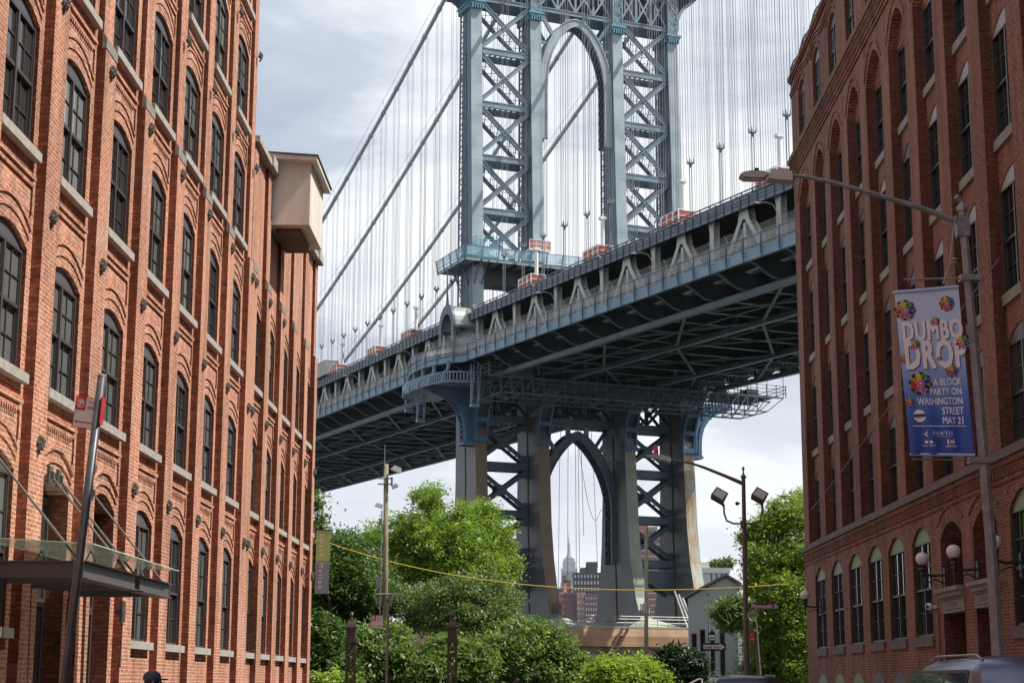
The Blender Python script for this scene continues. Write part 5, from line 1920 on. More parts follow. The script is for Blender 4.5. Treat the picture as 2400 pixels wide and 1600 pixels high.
# near lamp pole with the banner
PX, PY = 7.62, 28.5
T = thing('lamp_pole', 'weathered grey octagonal lamp pole nearest on the right pavement, with a long arm', 'lamp pole', (PX, PY, 0))
b = MB(); b.tube([(PX + .05, PY, 0), (PX, PY, 4), (PX - .1, PY, 7), (PX - .2, PY, 9.62)], [.115, .095, .082, .072], 8)
b.build('pole', 'galv_d', T)
b = MB()
b.lathe((PX - .2, PY, 9.6), [(.001, .0), (.1, .0), (.1, .06), (.07, .1), (.035, .16), (.03, .22), (.001, .24)], 8)
b.tube([(PX - .22, PY, 9.8), (PX - .3, PY - .02, 9.86)], .05, 7)
b.build('pole_cap', 'galv', T)
b = MB()
arm = [at(2245, 520, PY), at(2160, 488, PY), at(2060, 458, PY), at(1960, 430, PY), at(1890, 414, PY), at(1850, 411, PY)]
b.tube(arm, [.055, .05, .045, .04, .034, .03], 8)
b.box(PX - .32, PX - .1, PY - .09, PY + .09, 9.15, 9.5)
b.build('arm', 'galv_d', T)
a_ = at(1855, 412, PY); e_ = at(1735, 411, PY)
b = MB()
zt_ = a_.z
b.hexa([(a_.x, PY - .14, zt_ - .12), (a_.x - .42, PY - .14, zt_ - .085), (a_.x - .42, PY + .14, zt_ - .085), (a_.x, PY + .14, zt_ - .12),
        (a_.x, PY - .1, zt_ + .06), (a_.x - .36, PY - .1, zt_ + .10), (a_.x - .36, PY + .1, zt_ + .10), (a_.x, PY + .1, zt_ + .06)])
prof = [(0, .0), (-.1, .045), (-.3, .055), (-.44, .03), (-.5, -.01), (-.44, -.055), (-.3, -.07), (-.1, -.07)]
b.prism(prof, lambda u, v, t: (a_.x - .40 + u, t, zt_ + v), PY - .15, PY + .15)
hd = b.build('lamp_head', 'lamp_g', T)
b = MB(); b.box(a_.x - .84, a_.x - .5, PY - .11, PY + .11, zt_ - .078, zt_ - .071); b.build('lens', 'lens', hd)
b = MB(); b.tube([(a_.x - .6, PY, zt_ + .05), (a_.x - .6, PY, zt_ + .13)], .045, 10); b.build('photocell', 'blackm', hd)
b = MB()
for z in (8.42, 5.3):
    b.tube([(PX - .18, PY, z), (PX - 1.25, PY, z - (.02 if z > 6 else -.02))], .016, 6)
    b.box(PX - .3, PX + .05, PY - .11, PY + .11, z - .05, z + .05)
build_split(b, 'banner_bracket', 'galv', T)
b = MB()
b.tube([at(2240, 505, PY - .1), at(2232, 560, PY - .1), at(2226, 615, PY - .1), at(2210, 665, PY - .1)], .012, 5)
b.lathe(at(2236, 612, PY - .08), [(.001, -.05), (.05, -.05), (.06, -.02), (.04, 0), (.06, .02), (.05, .05), (.001, .05)], 10)
b.build('insulator', 'galv', T)
M['hemc'] = mat('banner hem', (0.45, 0.56, 0.88), .6)
# hanging banner
tl, tr_, br2, bl_ = at(2096, 686, PY - .12), at(2246, 672, PY - .12), at(2284, 1066, PY - .12), at(2133, 1064, PY - .12)
BT = thing('street_banner', 'blue hanging street banner with white block party lettering on the near lamp pole', 'banner', (6.8, PY - .12, 5.3))
bm_ = bpy.data.materials.new('banner print')
bm_.use_nodes = True
t = bm_.node_tree; L = t.links.new; N = t.nodes.new
pb_ = t.nodes['Principled BSDF']; pb_.inputs['Roughness'].default_value = .6
uvn = N('ShaderNodeUVMap'); sp = N('ShaderNodeSeparateXYZ'); L(uvn.outputs[0], sp.inputs[0])
r = N('ShaderNodeValToRGB')
els = r.color_ramp.elements
els[0].position = 0.0; els[0].color = (.035, .085, .40, 1)
els[1].position = 1.0; els[1].color = (.60, .73, .99, 1)
for p_, c_ in ((.22, (.05, .13, .55)), (.36, (.13, .25, .72)), (.55, (.34, .50, .92)), (.8, (.56, .70, .99))):
    e = els.new(p_); e.color = (*c_, 1)
L(sp.outputs[1], r.inputs[0]); L(r.outputs[0], pb_.inputs['Base Color'])
nx_, nz_ = 16, 40
me = bpy.data.meshes.new('cloth')
vv = []; ff = []; uv = []
def bpt(u, v, off=0.0):
    p = tl.lerp(tr_, u).lerp(bl_.lerp(br2, u), 1 - v)
    fold = .05 * math.sin(u * 21 + v * 2.0) * max(0, (.55 - v)) + .02 * math.sin(u * 5 + 1) * (1 - v) + .008 * math.sin(v * 9 + u * 4)
    return Vector((p.x, p.y - fold - off, p.z))
org = ORG[BT.name]
for j in range(nz_ + 1):
    for i in range(nx_ + 1):
        vv.append(tuple(bpt(i / nx_, j / nz_) - org))
for j in range(nz_):
    for i in range(nx_):
        k = j * (nx_ + 1) + i
        ff.append((k, k + 1, k + nx_ + 2, k + nx_ + 1))
me.from_pydata(vv, [], ff)
ul = me.uv_layers.new(name='UVMap')
for poly in me.polygons:
    for li, vi in zip(poly.loop_indices, poly.vertices):
        ul.data[li].uv = ((vi % (nx_ + 1)) / nx_, (vi // (nx_ + 1)) / nz_)
me.polygons.foreach_set('use_smooth', [True] * len(me.polygons))
me.materials.append(bm_)
cl_ = bpy.data.objects.new('cloth', me); S.collection.objects.link(cl_); cl_.parent = BT
ORG[cl_.name] = org
b = MB(); b.tube([tuple(tl + Vector((-.02, 0, .0))), tuple(tr_)], .03, 7); b.tube([tuple(bl_), tuple(br2)], .026, 7)
build_split(b, 'hem', 'hemc', BT)
M['let'] = mat('letter print', (0.92, 0.88, 0.94), .6)
M['letw'] = mat('small letter print', (0.88, 0.92, 0.99), .6)
M['letsh'] = mat('letter edge print', (0.06, 0.07, 0.20), .6)
def banner_text(name, s, u, v, h, mtl, sx=1.0, bold=0.0, align='CENTER', off=.006, sp_=1.0, slant=0.045, fat=0.0):
    """flat lettering fitted to the cloth: bent onto it point by point"""
    cu = bpy.data.curves.new(name, 'FONT'); cu.body = s; cu.size = 1.0; cu.align_x = align; cu.offset = bold; cu.space_character = sp_; cu.resolution_u = 2
    tmp = bpy.data.objects.new('tmp', cu); S.collection.objects.link(tmp); bpy.context.view_layer.update()
    m_ = bpy.data.meshes.new_from_object(tmp.evaluated_get(bpy.context.evaluated_depsgraph_get())); bpy.data.objects.remove(tmp)
    W_ = 1.06; H_ = 2.76
    if fat:
        vs0 = [tuple(v.co) for v in m_.vertices]; fs0 = [tuple(p.vertices) for p in m_.polygons]
        V2 = []; F2 = []
        for j, (fx, fy) in enumerate(((0, 0), (fat, 0), (-fat, 0), (0, fat * .6), (0, -fat * .6), (fat, fat * .6), (-fat, fat * .6), (fat, -fat * .6), (-fat, -fat * .6))):
            n0 = len(V2); V2 += [(a + fx, b_ + fy, j * .00035) for a, b_, c_ in vs0]; F2 += [tuple(n0 + i for i in f) for f in fs0]
        m_ = bpy.data.meshes.new(name); m_.from_pydata(V2, [], F2)
    for vtx in m_.vertices:
        uu = u + vtx.co.x * h * sx / W_; v2 = v + vtx.co.y * h / H_ + (uu - .5) * slant * .0
        p = bpt(uu, v2, off + vtx.co.z)
        vtx.co = p - org
    m_.materials.clear(); m_.materials.append(M[mtl]); m_.name = name
    o = bpy.data.objects.new(name, m_); S.collection.objects.link(o); o.parent = cl_
    return o
banner_text('lettering_edge', 'DUMBO', .545, .690, .455, 'letsh', .58, .0, off=.002, sp_=1.1, fat=.045)
banner_text('lettering', 'DUMBO', .53, .695, .455, 'let', .58, .0, off=.006, sp_=1.1, fat=.04)
banner_text('lettering_edge', 'DROP', .55, .518, .66, 'letsh', .54, .0, off=.002, sp_=1.1, fat=.045)
banner_text('lettering', 'DROP', .535, .523, .66, 'let', .54, .0, off=.006, sp_=1.1, fat=.04)
for i, s_ in enumerate(('A BLOCK', 'PARTY ON', 'WASHINGTON', 'STREET', 'MAY 21')):
    banner_text('lettering', s_, .90, .415 - i * .0575, .165, 'letw', .66, .0, 'RIGHT', fat=.018)
banner_text('lettering', 'FORTIS', .54, .118, .085, 'letw', 1.1, .004, sp_=1.2)
banner_text('lettering', 'PROPERTY GROUP', .55, .105, .025, 'letw', 1.1, 0, sp_=1.2)
banner_text('lettering', 'TWO TREES', .30, .048, .045, 'letw', .9, 0, sp_=1.1)
banner_text('lettering', 'conEdison', .66, .046, .05, 'letw', .9, 0.01)
def bdisc(name, u, v, r, mtl, n=20, off=.006, ry=1.0, a0=0.0):
    b = MB()
    W_ = 1.06; H_ = 2.76
    pts = [tuple(bpt(u + r * math.cos(a0 + 2 * math.pi * k / n) / W_, v + ry * r * math.sin(a0 + 2 * math.pi * k / n) / H_, off)) for k in range(n)]
    b.add(pts, [tuple(range(n))])
    return b.build(name, mtl, cl_)
def bpoly(name, pts2, mtl, off=.006):
    b = MB(); b.add([tuple(bpt(u, v, off)) for u, v in pts2], [tuple(range(len(pts2)))]); return b.build(name, mtl, cl_)
bpoly('rule', [(.08, .168), (.92, .168), (.92, .172), (.08, .172)], 'letw')
bdisc('emblem', .20, .232, .105, 'letw')
bpoly('emblem_band', [(.10, .224), (.30, .228), (.30, .246), (.10, .242)], 'letsh', .009)
banner_text('emblem_lettering', 'DUMBO', .20, .229, .05, 'letw', .9, .01, off=.012)
bdisc('emblem', .27, .075, .03, 'letw', ry=.8); bdisc('emblem', .34, .075, .03, 'letw', ry=.8)
bpoly('emblem', [(.60, .062), (.71, .062), (.71, .068), (.62, .068), (.62, .086), (.71, .086), (.71, .092), (.60, .092)], 'letw')
bpoly('emblem', [(.645, .071), (.71, .071), (.71, .082), (.645, .082)], 'letw', .0065)
bpoly('emblem', [(.25, .122), (.30, .104), (.30, .112), (.275, .122), (.30, .132), (.30, .140)], 'letw')
PET = [(0.75, .60, .02), (.04, .30, .06), (.03, .05, .30), (.10, .02, .14), (.32, .16, .42), (.65, .10, .22), (.55, .03, .04), (.75, .28, .03)]
for k, c_ in enumerate(PET):
    M['pet%d' % k] = mat('petal print %d' % k, tuple(x * .85 for x in c_), .6)
M['petw'] = mat('petal outline print', (.62, .60, .62), .6)
def flower(u, v, r):
    W_, H_ = 1.06, 2.76
    bdisc('flower_edge', u, v, r * 1.02, 'ink', 24, .005)
    for k in range(8):
        a = math.pi / 2 + .25 + -k * math.pi / 4
        cu_, cv_ = u + .62 * r * math.cos(a) / W_, v + .62 * r * math.sin(a) / H_
        for rr_, nm, mt_, of_ in ((.36, 'petal_outline', 'petw', .0075), (.29, 'petal', 'pet%d' % k, .0095)):
            b = MB(); pts = []
            for j in range(12):
                t_ = 2 * math.pi * j / 12
                ex = r * rr_ * 1.15 * math.cos(t_); ey = r * rr_ * .72 * math.sin(t_)
                x_ = ex * math.cos(a) - ey * math.sin(a); y_ = ex * math.sin(a) + ey * math.cos(a)
                pts.append(tuple(bpt(cu_ + x_ / W_, cv_ + y_ / H_, of_)))
            b.add(pts, [tuple(range(12))]); b.build(nm, mt_, cl_)
    bdisc('flower_heart', u, v, r * .28, 'pet5', 12, .0115)
    bdisc('flower_heart', u, v, r * .13, 'petw', 10, .013)
for u, v, r in ((.14, .885, .175), (.80, .905, .125), (.60, .80, .075), (.24, .665, .085), (.97, .665, .12), (.05, .585, .075), (.60, .575, .045), (.78, .50, .105), (.27, .43, .19), (.08, .315, .085)):
    flower(u, v, r)

# lamp pole with floodlights and the street name sign, at the corner
PX, PY = 7.45, 60.0
T = thing('lamp_pole', 'brown lamp pole at the corner with two floodlights and a long arm', 'lamp pole', (PX, PY, 0))
b = MB(); b.tube([(PX, PY, 0), (PX, PY, 2.2), (PX + .02, PY, 5.8), (PX + .04, PY, 8.72)], [.13, .10, .085, .07], 10)
b.lathe((PX + .04, PY, 8.7), [(.1, 0), (.11, .05), (.06, .1), (.03, .16), (.03, .28), (.055, .33), (.03, .39), (.001, .4)], 8)
b.tube([(PX, PY, 6.95), (PX, PY, 7.2)], .115, 10)
b.build('pole', 'pole_br', T)
b = MB(); b.tube([at(1742, 1133, PY), at(1700, 1115, PY), at(1650, 1095, PY), at(1620, 1085, PY), at(1570, 1076, PY)], [.075, .06, .05, .04, .036], 8)
b.build('arm', 'pole_br', T)
a_ = at(1572, 1076, PY)
b = MB()
b.hexa([(a_.x, PY - .2, a_.z - .1), (a_.x - .4, PY - .2, a_.z - .02), (a_.x - .4, PY + .2, a_.z - .02), (a_.x, PY + .2, a_.z - .1), (a_.x, PY - .14, a_.z + .06), (a_.x - .4, PY - .14, a_.z + .17), (a_.x - .4, PY + .14, a_.z + .17), (a_.x, PY + .14, a_.z + .06)])
b.prism([(0, .12), (-.3, .17), (-.5, .14), (-.48, .09), (-.3, .05), (0, .0)], lambda u, v, t: (a_.x - .35 + u, t, a_.z + v), PY - .17, PY + .17)
hd = b.build('lamp_head', 'lamp_g', T)
M['pink'] = mat('pink traffic light cover', (0.65, 0.02, 0.20), .5)
b = MB(); b.lathe((a_.x - .52, PY, a_.z + .14), [(.09, 0), (.09, .16), (.075, .28), (.06, .36), (.001, .37)], 10); b.build('pink_beacon', 'pink', hd)
b = MB()
for sx_ in (-1, 1):
    b.tube([(PX, PY, 7.1), (PX + sx_ * .35, PY, 7.1), (PX + sx_ * .58, PY, 7.2), (PX + sx_ * .66, PY, 7.45), (PX + sx_ * .67, PY, 7.72)], .035, 7)
b.build('flood_arm', 'pole_br', T)
for sx_, ox in ((-1, -.15), (1, -.08)):
    cx_, cz_ = PX + sx_ * .67 + ox, 8.05
    b = MB()
    Rm = Matrix.Translation((cx_, PY, cz_)) @ Matrix.Rotation(rad(-16), 4, 'Z') @ Matrix.Rotation(rad(31), 4, 'Y') @ Matrix.Rotation(rad(-30), 4, 'X')
    P8 = [(-.26, -.2, -.17), (.20, -.2, -.17), (.20, .08, -.20), (-.26, .08, -.20), (-.22, -.2, .19), (.16, -.2, .19), (.2, .12, .23), (-.26, .12, .23)]
    P8 = [(-.24, -.17, -.2), (.24, -.17, -.2), (.24, .17, -.17), (-.24, .17, -.17), (-.24, -.17, .2), (.24, -.17, .2), (.18, .15, .15), (-.18, .15, .15)]
    b.hexa([tuple(Rm @ Vector(p)) for p in P8])
    fo = b.build('floodlight', 'iron_br', T)
    b = MB(); b.hexa([tuple(Rm @ Vector(p)) for p in [(-.19, -.176, -.15), (.19, -.176, -.15), (.19, -.171, -.15), (-.19, -.171, -.15), (-.19, -.176, .15), (.19, -.176, .15), (.19, -.171, .15), (-.19, -.171, .15)]])
    b.build('lens', 'lens', fo)
    b = MB(); b.tube([(PX + sx_ * .67, PY, 7.7), (cx_ + .06, PY, cz_ - .12)], .045, 6); b.build('yoke', 'blackm', fo)
b = MB(); b.box(PX - .16, PX - .1, PY - .02, PY + .02, 7.78, 7.83); b.ball((PX - .2, PY, 7.8), .07, 10); b.build('pole_camera', 'blackm', T)
T = thing('street_sign', 'brown street name sign on the corner lamp pole', 'sign', (8.05, PY - .1, 4.3))
b = MB(); b.box(7.62, 8.58, PY - .11, PY - .09, 4.12, 4.36); b.box(7.5, 7.63, PY - .11, PY - .09, 4.16, 4.32); sg = b.build('board', 'signbr', T)
text_mesh('lettering', 'Plymouth St', .205, 'signw', sg, XZ((8.11, PY - .115, 4.175)), .93, .004)
T = thing('street_sign', 'small pale sign plate under the brown street name sign', 'sign', (7.8, PY - .1, 3.95))
b = MB(); b.box(7.5, 7.86, PY - .11, PY - .09, 3.84, 4.03); sg = b.build('board', 'stone_l', T)
b = MB()
for k in range(6): b.box(7.55 + k * .05, 7.58 + k * .05, PY - .113, PY - .11, 3.89, 3.97)
b.build('worn_marks', 'iron', sg)
T = thing('parking_sign', 'red sign seen nearly edge on, low on the corner lamp pole', 'sign', (7.7, PY - .1, 3.2))
b = MB(); b.box(7.55, 7.73, PY - .16, PY - .14, 3.06, 3.42); sg = b.build('board', 'red', T)
b = MB(); b.box(7.58, 7.70, PY - .163, PY - .16, 3.12, 3.15); b.box(7.60, 7.66, PY - .163, PY - .16, 3.26, 3.29); b.build('mark', 'signw', sg)

# one way sign on its own post, with a small plate above
T = thing('sign_post', 'thin grey post carrying the black one way arrow sign', 'post', (6.78, 66, 0))
b = MB(); b.tube([(6.78, 66.02, 0), (6.80, 66.02, 3.95)], .035, 8); b.build('post', 'galv_d', T)
T = thing('one_way_sign', 'black one way sign with a white arrow before the grey building', 'sign', (6.95, 65.95, 3.0))
b = MB(); b.box(6.52, 7.42, 65.94, 65.96, 2.83, 3.12); sg = b.build('board', 'ink', T)
b = MB(); b.add([(6.57, 65.935, 2.90), (7.18, 65.935, 2.90), (7.18, 65.935, 2.855), (7.38, 65.935, 2.975), (7.18, 65.935, 3.095), (7.18, 65.935, 3.05), (6.57, 65.935, 3.05)], [tuple(range(7))]); ar_ = b.build('arrow', 'signw', sg)
text_mesh('lettering', 'ONE WAY', .135, 'ink', sg, XZ((6.93, 65.932, 2.928)), 1.0, .003, spacing=1.1)
T = thing('notice_sign', 'small square white and black plate above the one way sign', 'sign', (6.88, 65.95, 3.35))
b = MB(); b.box(6.76, 7.02, 65.94, 65.96, 3.2, 3.5); sg = b.build('board', 'ink', T)
b = MB(); b.box(6.79, 6.99, 65.932, 65.938, 3.23, 3.42); b.build('panel', 'signw', sg)
text_mesh('lettering', 'DEP', .09, 'ink', sg, XZ((6.89, 65.929, 3.29)), .9, .004)

M['post_d'] = mat('dark slate post', (0.095, 0.10, 0.115), 0.4, 0.3, var=0.35, vscale=6)
# leaning post with the no parking sign at the left kerb
T = thing('sign_post', 'leaning dark grey post rising in front of the glass canopy at the left', 'post', (-5.36, 20, 0))
b = MB(); pt, pbm = at(239, 882, 20), at(150, 1600, 20)
base = pbm + (pbm - pt) * (pbm.z / (pt.z - pbm.z)); base.z = 0
b.tube([base, pbm, pt], .05, 12); po = b.build('post', 'post_d', T, smooth=True)
b = MB(); b.tube([pt, pt + (pt - pbm).normalized() * .03], [.052, .045], 12); b.build('cap', 'galv', T)
def parking_sign(label, c0, w_, h_, arrow, rz, text=True, tilt=0.0, group=None):
    T = thing('parking_sign', label, 'sign', tuple(c0), group)
    Mx = Matrix.Translation(c0) @ Matrix.Rotation(rz, 4, 'Z') @ Matrix.Rotation(tilt, 4, 'Y')
    def bx_(b, x0, x1, z0, z1, y0, y1):
        b.hexa([tuple(Mx @ Vector(p)) for p in [(x0, y0, z0), (x1, y0, z0), (x1, y1, z0), (x0, y1, z0), (x0, y0, z1), (x1, y0, z1), (x1, y1, z1), (x0, y1, z1)]])
    b = MB(); bx_(b, -w_ / 2, w_ / 2, -h_ / 2, h_ / 2, -.002, .002); bd = b.build('board', 'red', T)
    b = MB(); bx_(b, -w_ / 2 + .008, w_ / 2 - .008, -h_ / 2 + .008, h_ / 2 - .008, -.004, -.0025); b.build('field', 'signw', bd)
    b = MB(); bx_(b, -w_ / 2 + .008, -w_ * .08, h_ * .06, h_ / 2 - .008, -.006, -.0045); b.build('red_square', 'red', bd)
    cx_, cz_, r_ = -w_ * .285, h_ * .275, w_ * .155
    b = MB()
    for k in range(20):
        a, a2 = 2 * math.pi * k / 20, 2 * math.pi * (k + 1) / 20
        b.hexa([tuple(Mx @ Vector((cx_ + rr * math.cos(q), yy, cz_ + rr * 1.15 * math.sin(q)))) for yy in (-.008, -.0065) for rr, q in ((r_, a), (r_, a2), (r_ * .78, a2), (r_ * .78, a))])
    b.build('ring', 'signw', bd)
    text_mesh('lettering', 'P', r_ * 1.9, 'signw', bd, Mx @ Matrix.Translation((cx_, -.0085, cz_ - r_ * .66)) @ Matrix.Rotation(rad(90), 4, 'X'), 1, .004, .0005)
    if text:
        text_mesh('lettering', 'Wednesday', h_ * .115, 'red', bd, Mx @ Matrix.Translation((-.0, -.005, h_ * .30)) @ Matrix.Rotation(rad(90), 4, 'X'), .8, 0.0, .0005, 'LEFT')
        text_mesh('lettering', '8:30am', h_ * .13, 'red', bd, Mx @ Matrix.Translation((-.0, -.005, h_ * .12)) @ Matrix.Rotation(rad(90), 4, 'X'), .8, 0.002, .0005, 'LEFT')
    b = MB()
    bx_(b, -w_ * .38, w_ * .38, -h_ * .33, -h_ * .29, -.006, -.0045)
    for s_ in ((-1,) if arrow == 1 else (-1, 1)):
        b.add([tuple(Mx @ Vector(p)) for p in [(s_ * w_ * .45, -.0055, -h_ * .31), (s_ * w_ * .33, -.0055, -h_ * .26), (s_ * w_ * .33, -.0055, -h_ * .36)]], [(0, 1, 2)])
    b.build('arrow', 'red', bd)
    return T
c0 = at(203, 967, 20.03); parking_sign('white and red no parking sign on the leaning post', c0, .29, .38, 1, rad(12), tilt=rad(6))
T = thing('parking_sign', 'red edged sign seen edge on at the right side of the leaning post', 'sign', tuple(at(243, 962, 20)))
b = MB(); p0, p1 = at(243, 930, 20), at(236, 995, 20)
b.bar(p0, p1, .012, .14, (1, 0, 0)); b.build('board', 'red', T)
# straight post with parking sign near the gate posts
T = thing('sign_post', 'slim straight grey post between the two iron gate posts', 'post', (-3.72, 45, 0))
b = MB(); b.tube([(-3.70, 45, 0), (-3.70, 45, 3.66)], .032, 8); b.build('post', 'galv_d', T)
parking_sign('white and red parking sign on the slim post before the trees', Vector((-3.98, 44.97, 3.17)), .33, .33, 2, 0, text=True)

# ornate iron gate posts of the park
def gate_post(x, y, label):
    T = thing('gate_post', label, 'gate post', (x, y, 0), 'ornate iron gate posts at the park entrance')
    b = MB()
    for sx_ in (-.14, .14):
        for sy in (-.14, .14):
            b.box(x + sx_ - .035, x + sx_ + .035, y + sy - .035, y + sy + .035, 0, 3.1)
    b.box(x - .2, x + .2, y - .2, y + .2, 0, .5)
    b.build('shaft', 'iron_br', T)
    b = MB()
    z = .5
    while z < 2.95:
        for sy in (-.14, .14):
            b.bar((x - .12, y + sy, z), (x + .12, y + sy, z + .22), .02, .03, (0, 1, 0)); b.bar((x - .12, y + sy + .004, z + .22), (x + .12, y + sy + .004, z), .02, .03, (0, 1, 0))
        for sx_ in (-.14, .14):
            b.bar((x + sx_, y - .12, z), (x + sx_, y + .12, z + .22), .02, .03, (1, 0, 0))
        b.lathe((x, y - .14, z + .11), [(.001, -.045), (.04, -.03), (.05, 0), (.04, .03), (.001, .045)], 8)
        z += .22
    b.build('scroll_work', 'iron_br', T)
    b = MB()
    b.box(x - .24, x + .24, y - .24, y + .24, 3.0, 3.06); b.box(x - .2, x + .2, y - .2, y + .2, 3.06, 3.14)
    b.box(x - .165, x + .165, y - .165, y + .165, 3.14, 3.5)
    b.box(x - .22, x + .22, y - .22, y + .22, 3.5, 3.56)
    def fr(z0, r0, z1, r1):
        b.hexa([(x - r0, y - r0, z0), (x + r0, y - r0, z0), (x + r0, y + r0, z0), (x - r0, y + r0, z0), (x - r1, y - r1, z1), (x + r1, y - r1, z1), (x + r1, y + r1, z1), (x - r1, y + r1, z1)])
    fr(3.56, .2, 3.66, .17); fr(3.66, .155, 3.82, .09); b.box(x - .1, x + .1, y - .1, y + .1, 3.82, 3.85)
    b.lathe((x, y, 3.85), [(.05, 0), (.03, .04), (.06, .09), (.075, .14), (.05, .2), (.02, .24), (.001, .26)], 10)
    b.build('cap', 'iron_br', T)
gate_post(-6.40, 62, 'brown iron gate post nearer the brick wing, left of the slim post')
gate_post(-2.78, 62, 'brown iron gate post standing alone before the middle bushes')

# wooden utility pole with floodlights
T = thing('utility_pole', 'tall weathered wooden pole with floodlights rising among the park trees', 'pole', (-6.3, 75, 0))
b = MB(); b.tube([(-6.25, 75, 0), (-6.3, 75, 6), (-6.36, 75, 11.05)], [.125, .118, .105], 12); b.build('pole', 'woodpole', T, smooth=True)
b = MB(); b.tube([(-6.42, 74.86, 11.9), (-6.42, 74.86, 10.9)], .02, 5); b.tube([(-6.50, 74.9, 1), (-6.50, 74.9, 9)], .03, 6); b.box(-6.62, -6.5, 74.8, 74.95, 8.35, 8.62); b.box(-6.7, -6.56, 74.8, 74.95, 5.6, 6.1); b.build('conduit', 'galv', T)
b = MB()
for z in (10.4, 10.15): b.tube([(-6.7, 74.9, z), (-6.05, 74.9, z)], .03, 6)
b.box(-6.12, -6.05, 74.8, 75, 10.05, 10.45); b.box(-6.7, -6.6, 74.8, 75, 4.9, 5.2); b.tube([(-6.7, 74.85, 5.35), (-5.95, 74.85, 5.35)], .04, 6)
b.box(-6.55, -6.45, 74.75, 74.9, 4.85, 5.3); b.box(-6.1, -6.0, 74.75, 74.9, 4.85, 5.3)
b.build('cross_bracket', 'galv', T)
for (cx_, cz_, rz_, sc) in ((-5.88, 10.8, .4, .82), (-5.95, 10.05, -.4, .55), (-6.62, 9.2, .3, .62)):
    b = MB(); Rm = Matrix.Translation((cx_, 74.8, cz_)) @ Matrix.Rotation(rz_, 4, 'Y') @ Matrix.Scale(sc, 4)
    b.hexa([tuple(Rm @ Vector(p)) for p in [(-.28, -.2, -.13), (.28, -.2, -.13), (.28, .2, -.13), (-.28, .2, -.13), (-.16, -.14, .14), (.22, -.14, .14), (.22, .14, .14), (-.16, .14, .14)]])
    fl = b.build('floodlight', 'lamp_g', T)
    b = MB(); b.hexa([tuple(Rm @ Vector(p)) for p in [(-.24, -.17, -.15), (.24, -.17, -.15), (.24, .17, -.15), (-.24, .17, -.15), (-.24, -.17, -.131), (.24, -.17, -.131), (.24, .17, -.131), (-.24, .17, -.131)]]); b.build('lens', 'lens', fl)
b = MB(); b.prism([(0, 0), (.45, -.02), (.5, .02), (.3, .08), (0, .08)], lambda u, v, t: (-6.05 + u, t, 5.33 + v), 74.7, 75.0); b.build('lamp_head', 'lamp_g', T)
# wooden pole in front of the bridge tower
T = thing('utility_pole', 'thin wooden pole with one floodlight standing before the bridge pier', 'pole', (10.0, 150, 0))
b = MB(); b.tube([(9.95, 150, 0), (10.15, 150, 14.9)], [.2, .15], 10); b.build('pole', 'woodpole', T, smooth=True)
b = MB(); b.box(10.3, 11.1, 149.6, 150.2, 14.55, 14.95); b.tube([(10.1, 150, 14.4), (10.7, 150, 14.4), (10.7, 150, 14.6)], .05, 6); b.build('floodlight', 'lamp_g', T)
b = MB(); b.box(9.8, 10.1, 149.7, 149.85, 7.5, 8.4); b.build('meter_box', 'galv', T)

# yellow rope strung across, thin cable on the factory
b = MB(); pts = []
A_ = at(772, 1272, 80); B_ = at(1850, 1368, 66); mid = at(1400, 1408, 74)
for k in range(41):
    t = k / 40
    p = A_.lerp(B_, t)
    sag = 4 * t * (1 - t)
    tm = .60
    pts.append(p + Vector((0, 0, -1.02 * sag * (1.12 - .25 * t))))
b.tube(pts, .021, 6)
tag(b.build('rope', 'yellow', loc=tuple(A_)), 'yellow rope strung across the park from the brick wing to the right tree', 'rope')
b = MB(); A_ = at(2108, 880, 50); A_.x = min(A_.x, 10.1); pts = [at(2090, 900, 38), at(2040, 975, 42), at(1990, 1045, 46), at(1940, 1110, 50), at(1900, 1175, 55)]
pts = [Vector((10.12 - .3 * math.sin(math.pi * k / 12), 36 + 26 * k / 12, 7.75 + (9.15 - 7.75) * 0 + 2.9 * (1 - k / 12) ** 1.1 - .35 * math.sin(math.pi * k / 12))) for k in range(13)]
b.tube(pts, .014, 5)
tag(b.build('wire', 'galv_d', loc=(10.1, 36, 8)), 'thin slack wire running down across the front of the dark factory', 'wire')

# gallery banner on the end of the brick wing
T = thing('gallery_banner', 'vertical green and grey gallery banner on the corner of the brick wing', 'banner', (-7.6, 63.0, 6))
b = MB(); b.box(-7.86, -7.36, 63.0, 63.02, 5.98, 7.08); gg = bpy.data.materials.new('green banner'); gg.use_nodes = True; gg.node_tree.nodes['Principled BSDF'].inputs['Base Color'].default_value = (.42, .50, .20, 1)
c1_ = b.build('green_half', gg, T)
b = MB(); b.box(-7.87, -7.37, 63.0, 63.02, 4.80, 5.98); gr_ = bpy.data.materials.new('grey banner'); gr_.use_nodes = True; gr_.node_tree.nodes['Principled BSDF'].inputs['Base Color'].default_value = (.24, .27, .32, 1)
c2_ = b.build('grey_half', gr_, T)
b = MB(); b.tube([(-8.0, 63.01, 7.1), (-7.3, 63.01, 7.1)], .02, 5); b.tube([(-8.0, 63.01, 4.78), (-7.3, 63.01, 4.78)], .02, 5); b.build('rod', 'blackm', T)
VT = lambda x, z: Matrix.Translation((x, 62.995, z)) @ Matrix.Rotation(rad(90), 4, 'Y') @ Matrix.Rotation(rad(90), 4, 'X')
VT = lambda x, z: Matrix(((0, 1, 0, x), (0, 0, -1, 62.994), (-1, 0, 0, z), (0, 0, 0, 1)))
text_mesh('lettering', 'Smack', .25, 'white', c1_, VT(-7.74, 6.97), .85, .0, .001, 'LEFT', 1.7)
text_mesh('lettering', 'Mellon', .25, 'white', c2_, VT(-7.75, 5.90), .85, .002, .001, 'LEFT', 1.65)

